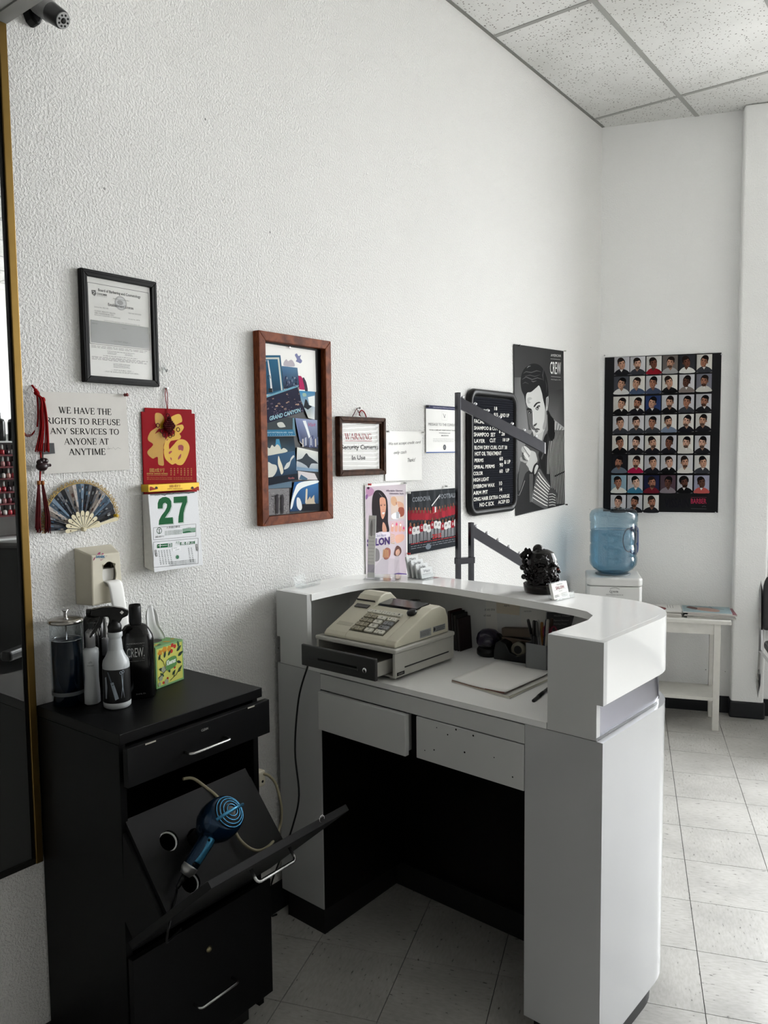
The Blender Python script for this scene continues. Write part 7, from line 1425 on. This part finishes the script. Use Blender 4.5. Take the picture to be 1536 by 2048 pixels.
Mf = Matrix.Translation((rp.x, rp.y, 0)) @ Matrix(((adir.x, sdir.x, 0, 0), (adir.y, sdir.y, 0, 0), (0, 0, 1, 0), (0, 0, 0, 1)))
put('base', MB(Mf).box((-.10, -.02, .001), (.25, .02, .03)), M_steel, gr_); put('base', MB(Mf).box((.02, -.10, .0305), (.06, .10, .045)), M_steel, gr_)
def arm(o, px0, px1, L, npeg, kth):
    a = o.copy(); a.z = up_to(px0, o); e = o+adir*L; e.z = up_to(px1, e); d = (e-a); n_ = Vector((0, 0, 1)); m = MB()
    w = .006; A = [a+sdir*w-n_*kth, a-sdir*w-n_*kth, a-sdir*w+n_*kth, a+sdir*w+n_*kth]; B = [p+d for p in A]
    m.add(A+B, [(0, 1, 2, 3), (7, 6, 5, 4), (0, 4, 5, 1), (1, 5, 6, 2), (2, 6, 7, 3), (3, 7, 4, 0)]); ar = put('slanted_arm', m, M_steel, gr_, bevel=.001)
    for k in range(npeg):
        q = a+d*((k+.25)/npeg)+n_*(kth+.0065); put('peg', MB().sphere(q, .0078, 12, 8).lathe([(.003, -.008), (.003, 0)], q, 8), M_chrome, ar)
    put('end_cap', MB().add([p+d.normalized()*.0005 for p in B]+[p+d.normalized()*.004 for p in B], [(0, 1, 2, 3), (7, 6, 5, 4), (0, 4, 5, 1), (1, 5, 6, 2), (2, 6, 7, 3), (3, 7, 4, 0)]), M_chrome, ar)
arm(rp+adir*.009, (918, 806), (1079, 896), .462, 7, .026)
arm(rp2+adir*.009, (944, 1063), (1080, 1155), .42, 7, .026)

# ================================================================== barber poster on the back wall
bp_ = thing('haircut_poster', 'large black poster with a grid of men\'s haircut portraits on the back wall', 'poster', tuple(BW0+BWE*.45+Vector((0, 0, 1.3))))
cs_ = [back2(p, .005) for p in ((1211, 714), (1445, 706), (1434, 1028), (1205, 1020))]
s0_ = (cs_[0][0]+cs_[3][0])/2; s1_ = (cs_[1][0]+cs_[2][0])/2; zt_ = (cs_[0][1]+cs_[1][1])/2; zb_ = (cs_[2][1]+cs_[3][1])/2
put('sheet', MB(Mb).box((s0_, -.005, zb_), (s1_, -.003, zt_)), mat('black_poster', (11, 11, 16), rough=.4, spec=.25), bp_)
P = Print(back_frame(.0051), h0=.0002, step=.00008, pm=lambda p: back2(p, .0051)); rn = random.Random(17)
CA = crop(1205, 700, 1450, 1536); CBb = crop(1205, 860, 1450, 1536)
rowsy = [(95, 315), (335, 560), (582, 805), (825, 1045)]
def cellpx(r, c):
    if r < 4:
        x0 = [150, 348, 552, 755, 968, 1183][c]-r*6; yt = [92, 337, 583, 826][r]-[0, 5, 10, 18, 24, 32][c]+(6 if r > 1 else 0); return CA(x0, yt), CA(x0+186, yt+218)
    x0 = [124, 328, 532, 735, 944, 1153][c]-(r-4)*6; yt = [70, 315, 563, 806][r-4]+[0, 0, 1, 0, 0, 1][c]*2; return CBb(x0, yt), CBb(x0+184, yt+222)
SK = [(150, 104, 84), (176, 134, 112), (104, 66, 52), (186, 146, 126), (84, 54, 44), (196, 160, 140)]
spec = {(0, 2): (None, 2, (130, 24, 36)), (2, 2): ((44, 60, 104), 1, (20, 20, 26)), (5, 1): (None, 1, (150, 20, 60)), (6, 1): (None, 5, (52, 110, 136)), (6, 2): ((34, 38, 66), 0, (96, 24, 36)), (6, 5): ((150, 150, 170), 4, (170, 80, 76)), (1, 1): (None, 1, (62, 76, 100)), (1, 2): (None, 0, (60, 70, 92)), (6, 3): ((80, 62, 72), 4, (120, 112, 118)), (5, 0): ((30, 30, 34), 0, (90, 100, 112)), (6, 0): ((130, 156, 170), 0, (196, 196, 190)), (3, 3): (None, 1, (104, 116, 136)), (0, 3): ((110, 104, 100), 1, (150, 150, 150)), (1, 0): ((74, 76, 84), 1, (196, 196, 194)), (1, 5): ((120, 120, 132), 0, (190, 188, 182)), (4, 4): (None, 3, (186, 184, 178)), (0, 4): ((50, 52, 58), 2, (206, 206, 202)), (1, 4): (None, 4, (120, 110, 106)), (5, 4): (None, 1, (196, 194, 188))}
for r in range(8):
    for c in range(6):
        if r == 7 and c > 2: continue
        a, b = cellpx(r, c); (u0, v1), (u1, v0) = back2(a, .0051), back2(b, .0051); W_, H_ = u1-u0, v1-v0
        bgc, sk, sh = spec.get((r, c), (None, None, None)); bgc = bgc or rn.choice(((206, 205, 202), (196, 196, 200), (210, 208, 202), (184, 184, 190))); sk = SK[sk if sk is not None else rn.choice((0, 1, 1, 3, 2, 4))]; sh = sh or rn.choice(((18, 18, 20), (26, 26, 32), (30, 30, 34), (52, 54, 60)))
        X = lambda f: u0+W_*f
        Z = lambda f: v0+H_*f
        g2 = tuple(int(k*.86) for k in bgc); P.poly([(X(0), Z(0)), (X(1), Z(0)), (X(1), Z(1)), (X(0), Z(1))], [g2, bgc, bgc, g2], False)
        fx_ = .5+rn.uniform(-.06, .06); t = rn.uniform(-.22, .22); dirn = 1 if t > 0 else -1
        P.blob([(X(.02), Z(0.01)), (X(.08), Z(.20)), (X(fx_-.14), Z(.33)), (X(fx_+.14), Z(.33)), (X(.92), Z(.20)), (X(.98), Z(0.01))], sh, False, n=3)
        P.poly([(X(fx_-.11), Z(.26)), (X(fx_+.11), Z(.26)), (X(fx_+.10), Z(.45)), (X(fx_-.10), Z(.45))], tuple(int(k*.75) for k in sk), False)
        P.poly([(X(fx_-.10), Z(.30)), (X(fx_), Z(.16)), (X(fx_+.10), Z(.30))], tuple(int(k*.8) for k in sk) if rn.random() < .6 else (200, 198, 194), False)
        def E(dx, dy, rx, ry, col, n=14):
            ct, s_ = math.cos(t), math.sin(t); cx = fx_+dx*ct-dy*s_*1.1; cy = .60+dx*s_*.9+dy*ct; P.ell((X(cx), Z(cy)), W_*rx, H_*ry, col, False, rot=t, n=n)
        hr = rn.choice(((16, 14, 16), (24, 18, 18), (34, 26, 24)))
        afro = (r, c) == (6, 4); top = .30 if rn.random() < .5 else .26
        if afro: E(0, .12, .33, .26, hr)
        E(0, .08, .255, .27, hr); E(-.03*dirn, .17, .235, top*.70, hr); E(.235*-dirn, -.03, .035, .06, tuple(int(k*.8) for k in sk), 8)
        E(.02*dirn, -.03, .215, .275, tuple(int(k*.82) for k in sk)); E(.06*dirn, -.03, .16, .24, sk); E(.08*dirn, .07, .09, .10, tuple(min(255, int(k*1.12)) for k in sk))
        E(-.05*dirn, .215, .20, .075, hr)
        if rn.random() < .45: E(.03*dirn, -.215, .15, .085, tuple(int(k*.45) for k in sk)); E(.04*dirn, -.17, .055, .020, tuple(int(k*.7) for k in sk))
        for dx in (-.085, .085): E(dx+.04*dirn, .065, .065, .018, hr, 6); E(dx+.04*dirn, .025, .045, .017, (40, 28, 26), 6)
        E(.06*dirn, -.06, .03, .055, tuple(int(k*.78) for k in sk), 6); E(.04*dirn, -.155, .07, .014, tuple(int(k*.5) for k in sk), 6)
for x0, y0_, x1, y1_, s, col in ((1098, 915, 1292, 852, 'BARBER', (150, 44, 70)), (770, 965, 1078, 850, 'VISSAIN', (26, 26, 32))): P.text(s, *CBb(x0, y0_), *CBb(x1, y1_), col, bold=.02)
P.line([CBb(1098, 836), CBb(1292, 836)], .5, (120, 60, 76)); P.line([CBb(1098, 975), CBb(1292, 981)], .5, (110, 110, 116)); P.line([CBb(1235, 952), CBb(1262, 944), CBb(1285, 954)], .8, (90, 90, 96)); P.lines(*[back2(CBb(740, 1010), .005)[0], back2(CBb(1380, 1030), .005)[0]], [back2(CBb(740, 1014), .005)[1]], .0016, (50, 50, 56), seed=6)
P.build('print', bp_, PM_gloss)
for px, nm in (((1209, 711), 'top left'), ((1443, 709), 'top right'), ((1431, 1025), 'lower right')):
    u, v = back2(px, .006); q = BW0+BWE*u+BWN*.006+Vector((0, 0, v)); Mq = Matrix.Translation(q) @ BWN.to_track_quat('Z', 'Y').to_matrix().to_4x4(); t = thing('thumbtack', 'tiny grey thumbtack at the %s corner of the haircut poster' % nm, 'thumbtack', q); put('head', MB(Mq).lathe([(.005, 0), (.005, .002), (.002, .003)], seg=10), M_chrome, t); put('point', MB(Mq).lathe([(.0006, -.006), (.0006, 0)], seg=6), M_chrome, t)

# ================================================================== water cooler and bottle
ca_ = R_(25); wc0 = CP+pray(1226, 1140)*4.60; wc0.z = 0
Mw = Matrix.Translation((wc0.x, wc0.y, 0)) @ Matrix.Rotation(ca_, 4, 'Z')
M_wht = mat('white_appliance', (206, 206, 204), rough=.3, var=.03); topz = .930
wc = thing('water_cooler', 'white floor standing water cooler in the corner', 'water cooler', M=Mw)
def cyl_front(z0, z1, grow=0.0): return [(-.150-grow, .150), (-.150-grow, -.120), (-.135, -.150-grow), (0, -.158-grow), (.135, -.150-grow), (.150+grow, -.120), (.150+grow, .150)]
put('cabinet', MB().prism(cyl_front(0, 0), .01, topz-.05), M_wht, wc, True, bevel=.004); put('top_cover', MB().prism(cyl_front(0, 0, .002), topz-.048, topz), M_wht, wc, True, bevel=.012, seg=3)
put('collar', MB().lathe([(.095, topz-.004), (.10, topz+.004), (.085, topz+.008), (.06, topz+.006)], seg=28), mat('grey_collar', (110, 116, 120), rough=.4), wc, True)
put('tap_recess', MB().box((-.10, -.1600, .56), (.10, -.1575, .748)), mat('recess_grey', (120, 120, 120), rough=.5), wc, True)
for x, col in ((-.04, (40, 60, 140)), (.04, (150, 40, 36))): put('tap', MB().box((x-.012, -.19, .70), (x+.012, -.158, .73)), mat('tap_%d' % col[0], col, rough=.3), wc, True, bevel=.003)
put('drip_tray', MB().box((-.09, -.19, .55), (.09, -.158, .57)), M_dgrey, wc, True)
P = Print(lambda u, v, h: Mw @ Vector((u, -.1585-h-.0002, v)), h0=.0008)
P.line([(-.026+.052*k/10, .868+.007*math.sin(PI*k/10)) for k in range(11)], .002, (90, 90, 92), False); P.text('G WATER', -.02, .848, .02, .858, (50, 50, 54), False, bold=.02); P.line([(-.022, .862), (-.028, .854), (-.022, .846), (-.012, .845)], .002, (70, 70, 74), False); P.text('PURE WATER FOR A HEALTHY LIFE', -.046, .832, .046, .838, (60, 60, 64), False)
for x, z in ((-.010, .800), (.014, .800), (-.010, .788), (.014, .788)): P.ell((x, z), .003, .0025, (50, 46, 46), False, n=8)
P.build('front_print', wc)
jg = thing('water_jug', 'translucent blue water jug standing upside down on the cooler', 'water bottle', M=Mw @ Matrix.Translation((0, 0, topz+.0085)))
M_jug = clear_mat('blue_jug_shell', (205, 224, 234), gloss=.07); M_wat = clear_mat('blue_water', (212, 232, 242), gloss=.03)
JR = .133
jp = [(.055, 0), (.080, .004), (.112, .026), (.130, .050), (JR, .070), (JR, .092), (JR-.004, .100), (JR-.004, .106), (JR-.001, .112), (JR-.001, .160), (JR-.006, .168), (JR-.006, .172), (JR-.001, .180), (JR-.001, .236), (JR-.006, .244), (JR-.001, .252), (JR-.001, .288), (JR-.004, .294), (JR+.002, .300), (JR+.002, .340), (JR-.008, .360), (JR-.030, .371), (.06, .374), (.001, .372)]
put('shell', MB().lathe(jp, seg=40), M_jug, jg, True)
put('water', MB().lathe([(.001, .003), (.078, .006), (.110, .028), (JR-.008, .060), (JR-.006, .25), (.001, .25)], seg=36), M_wat, jg, True)
M_nav = mat('dark_blue_handle', (24, 58, 120), rough=.3, trans=.3)
put('grip', MB(Matrix.Rotation(R_(16), 4, 'Z')).tube(spline([(JR-.034, 0, .246), (JR-.012, 0, .262), (JR+.004, 0, .250), (JR+.006, 0, .19), (JR+.004, 0, .125), (JR-.012, 0, .112), (JR-.034, 0, .128)], 6), .0105, 10), M_nav, jg, True)
put('grip_well', MB(Matrix.Rotation(R_(16), 4, 'Z')).tube([(JR-.040+.036*math.cos(2*PI*k/28), 0, .187+.068*math.sin(2*PI*k/28)) for k in range(28)], .0035, 6, closed=True), clear_mat('grip_well_shell', (120, 150, 170), gloss=.08), jg, True)

# ================================================================== side table and magazines
tl = on_z((1437, 1462), 0); Mtb = Matrix.Translation((tl.x, tl.y, 0)) @ Matrix.Rotation(BWA, 4, 'Z')
stb = thing('side_table', 'scuffed white wooden side table with a lower shelf by the back wall', 'table', M=Mtb); M_wwood = mat('scuffed_white_paint', (206, 204, 198), rough=.5, var=.08, vscale=30)
TL, TD, TH = .42, .285, .655; lw_ = .036
for x, y in ((-lw_, 0), (-lw_, TD-lw_), (-TL, 0), (-TL, TD-lw_)): put('leg', MB().box((x, y, 0), (x+lw_, y+lw_, TH-.022)), M_wwood, stb, True, bevel=.001)
put('table_top', MB().box((-TL-.03, -.018, TH-.021), (.055, TD+.008, TH)), M_wwood, stb, True, bevel=.002)
for y in (.004, TD-.022): put('apron', MB().box((-TL+lw_, y, TH-.085), (-lw_, y+.018, TH-.022)), M_wwood, stb, True)
for x in (-TL+.008, -.026): put('apron', MB().box((x, lw_, TH-.085), (x+.018, TD-lw_, TH-.022)), M_wwood, stb, True)
put('lower_shelf', MB().box((-TL+.004, .004, .175), (-.004, TD-.004, .195)), M_wwood, stb, True)
rn = random.Random(6)
def magazine(x, y, z, rot, col, label, t=.005, art=None, w_=.205, h_=.27):
    Mm = Mtb @ Matrix.Translation((x, y, z)) @ Matrix.Rotation(R_(rot), 4, 'Z'); g = thing('magazine', label, 'magazine', M=Mm)
    put('pages', MB().box((-w_/2+.001, -h_/2+.001, .0004), (w_/2-.001, h_/2-.001, t-.0004)), M_paperold, g, True); put('cover', MB().box((-w_/2, -h_/2, t-.0004), (w_/2, h_/2, t)), mat('cover_'+str(col), col, rough=.35), g, True); put('back_cover', MB().box((-w_/2, -h_/2, 0), (w_/2, h_/2, .0004)), mat('cover_'+str(col), col, rough=.35), g, True)
    if art:
        P = Print(lambda u, v, h: Mm @ Vector((u, v, t+h)), h0=.0002); art(P); P.build('cover_print', g)
    return z+t+.0004
def art1(P): P.blob([(-.09, -.02), (-.03, .07), (.02, .06), (.03, -.01), (-.02, -.05)], (110, 40, 44), False, n=3); P.lines(.0, .09, [-.06, -.075, -.09], .003, 110, seed=1)
def art2(P): P.poly([(-.1, -.13), (.1, -.13), (.1, .13), (-.1, .13)], (134, 152, 156), False); P.blob([(-.07, -.05), (-.02, .06), (.04, .08), (.05, .0), (.0, -.07)], (150, 120, 110), False, n=3); P.line([(.02, -.1), (.06, .0), (.09, .06)], .008, (60, 44, 44), False); P.line([(.04, -.04), (.09, -.02)], .005, (60, 44, 44), False); P.blob([(-.02, .06), (.03, .11), (.08, .09), (.04, .05)], (80, 50, 46), False, n=3)
z = TH+.0006; lab = ['bottom magazine of the left pile on the white side table', 'second magazine of the left pile on the white side table', 'third magazine of the left pile on the white side table', 'white covered magazine with a red flower shape on top of the left pile']
for k, (c, r, t) in enumerate((((180, 170, 150), 90, .012), ((160, 158, 150), 88, .010), ((60, 62, 66), 93, .005), ((206, 204, 200), 90, .006))): z = magazine(-.345, .14, z, r, c, lab[k], t, art1 if k == 3 else None)
z = TH+.0006; lab = ['bottom magazine of the right pile on the white side table', 'thin grey magazine low in the right pile on the side table', 'dark covered magazine in the middle of the right pile', 'maroon magazine sticking out of the right pile on the side table', 'pale blue magazine with a face on top of the right pile']
for k, (c, r, x, t) in enumerate((((176, 172, 164), 91, -.050, .006), ((110, 114, 118), 87, -.060, .006), ((34, 36, 40), 90, -.062, .007), ((110, 44, 58), 91, -.046, .007), ((134, 152, 156), 89, -.068, .007))): z = magazine(x, .14, z, r, c, lab[k], t, art2 if k == 4 else None)

# ================================================================== waiting chair at the right edge
chl = on_z((1528, 1495), 0); Mch = Matrix.Translation((chl.x+BWE.x*.035, chl.y+BWE.y*.035, 0)) @ Matrix.Rotation(BWA, 4, 'Z')
wch = thing('waiting_chair', 'chrome framed waiting chair with a dark grey padded back at the right edge', 'chair', M=Mch)
cw, cd_, sh_ = .46, .46, .455; M_vinyl = mat('dark_grey_vinyl', (46, 46, 48), rough=.5, var=.1)
def bar(pts, r=.011): return MB().tube(pts, r, 4, smooth=False)
Rz = R_(0)
for s, x in ((0, 0), (1, cw)):
    put('leg', bar(spline([(x, 0, 0), (x, .0, .30), (x, .004, sh_-.045), (x, .03, sh_-.012), (x, .12, sh_-.005)], 5)), M_chrome, wch, True)
    put('leg', bar(spline([(x, cd_+.06, 0), (x, cd_+.02, .25), (x, cd_-.02, sh_-.02), (x, cd_+.0, .62), (x, cd_+.04, .86)], 5)), M_chrome, wch, True)
put('seat_rail', bar([(0, .10, sh_-.005), (0, cd_-.02, sh_-.02)]), M_chrome, wch, True); put('seat_rail', bar([(cw, .10, sh_-.005), (cw, cd_-.02, sh_-.02)]), M_chrome, wch, True)
put('cross_rail', bar([(0, .03, sh_-.06), (cw, .03, sh_-.06)], .009), M_chrome, wch, True)
put('seat', MB().box((.012, -.01, sh_), (cw-.012, cd_-.04, sh_+.055)), M_vinyl, wch, True, bevel=.02, seg=3)
put('backrest', MB(Matrix.Translation((0, cd_-.005, .56)) @ Matrix.Rotation(R_(-12), 4, 'X')).box((.012, -.03, 0), (cw-.012, .012, .32)), M_vinyl, wch, True, bevel=.015, seg=3)

# ================================================================== what the mirror shows: shelf of nail polish, styling chair
shx, shy0, shy1 = 2.98, 2.08, 2.98
pr_ = thing('polish_shelf', 'white display shelf unit opposite the mirror, holding rows of nail polish', 'shelf', (shx+.15, 2.5, 0)); M_shelf = mat('white_shelf', (196, 196, 194), rough=.5)
for y in (shy0, shy1-.018): put('side_panel', MB().box((shx, y, 0), (shx+.24, y+.018, 1.80)), M_shelf, pr_)
lev = [1.27, 1.345, 1.42, 1.505, 1.58, 1.655]
for z in (.10, .5, .9, 1.12)+tuple(lev)+(1.74,): put('shelf_board', MB().box((shx+.012, shy0+.018, z-.010), (shx+.232, shy1-.018, z)), mat('maroon_shelf', (90, 24, 30), rough=.5) if z in lev else M_shelf, pr_)
put('back_panel', MB().box((shx+.232, shy0+.018, .02), (shx+.238, shy1-.018, 1.79)), M_shelf, pr_)
cols = [(150, 30, 40), (196, 190, 190), (110, 40, 50), (206, 200, 196), (180, 60, 70), (60, 40, 50), (170, 120, 120), (90, 96, 100), (200, 150, 140)]; proto = {}
for li, z in enumerate(lev):
    for k in range(14):
        y = 2.34+k*.034; c = cols[(k*5+li*3) % 9] if li else cols[(k+2) % 5]
        loc = (shx+.045, y, z+.0006); cn = {0: 'red', 1: 'pale', 2: 'dark red', 3: 'white', 4: 'pink red', 5: 'plum', 6: 'dusty pink', 7: 'grey', 8: 'peach'}[cols.index(c)]
        key = cols.index(c); lab = '%s nail polish bottle, %s in the %s row of the display shelf' % (cn, ('first', 'second', 'third', 'fourth', 'fifth', 'sixth', 'seventh', 'eighth', 'ninth', 'tenth', 'eleventh', 'twelfth', 'thirteenth', 'last')[k], ('lowest', 'second', 'third', 'fourth', 'fifth', 'top')[li])
        if key not in proto:
            t = thing('nail_polish', lab, 'nail polish', loc, group='nail polish bottles on the shelf')
            g = put('bottle', MB().lathe([(.011, 0), (.013, .003), (.013, .026), (.006, .032)], seg=12), mat('polish_%d' % key, c, rough=.15), t, True); cp_ = put('cap', MB().lathe([(.0065, .032), (.0058, .060), (.004, .062)], seg=10), M_blkpl if key % 2 else mat('white_cap', (206, 206, 204), rough=.3), t, True); proto[key] = (t, g, cp_)
        else:
            t0, g0_, c0_ = proto[key]; t = dup(t0); t.location = loc; t['label'] = lab; dup(g0_, t); dup(c0_, t)
for k in range(5):
    c = (shx+.08, 2.36+k*.095, 1.7406); t = thing('black_bottle', '%s black bottle on the top of the nail polish shelf' % ('first', 'second', 'third', 'fourth', 'fifth')[k], 'bottle', c, group='black bottles on top of the polish shelf'); put('bottle', MB().lathe([(.034, 0), (.037, .004), (.037, .12), (.030, .138), (.014, .145)], c, 20), M_blkgl, t); put('cap', MB().lathe([(.013, .145), (.013, .18)], c, 14), M_blkpl, t)
sx_, sy_ = 2.10, 1.93; sch = thing('styling_chair', 'black hydraulic styling chair seen in the mirror', 'chair', (sx_, sy_, 0), R_(-25)); M_leath = mat('black_leatherette', (10, 10, 11), rough=.4)
put('base_disc', MB().lathe([(.29, 0), (.29, .012), (.10, .04), (.05, .05)], seg=32), M_chrome, sch, True); put('column', MB().lathe([(.045, .045), (.045, .42)], seg=20), M_chrome, sch, True); put('seat', MB().box((-.25, -.25, .42), (.25, .25, .56)), M_leath, sch, True, bevel=.04, seg=4)
put('backrest', MB(Matrix.Translation((0, .24, .52)) @ Matrix.Rotation(R_(-10), 4, 'X')).box((-.25, 0, 0), (.25, .09, .66)), M_leath, sch, True, bevel=.045, seg=5)
for s in (-1, 1): put('armrest', MB().box((s*.28-.03, -.2, .66), (s*.28+.03, .2, .71)), M_leath, sch, True, bevel=.015, seg=3); put('arm_support', MB().tube([(s*.28, .15, .66), (s*.27, .15, .46)], .012, 8), M_chrome, sch, True)
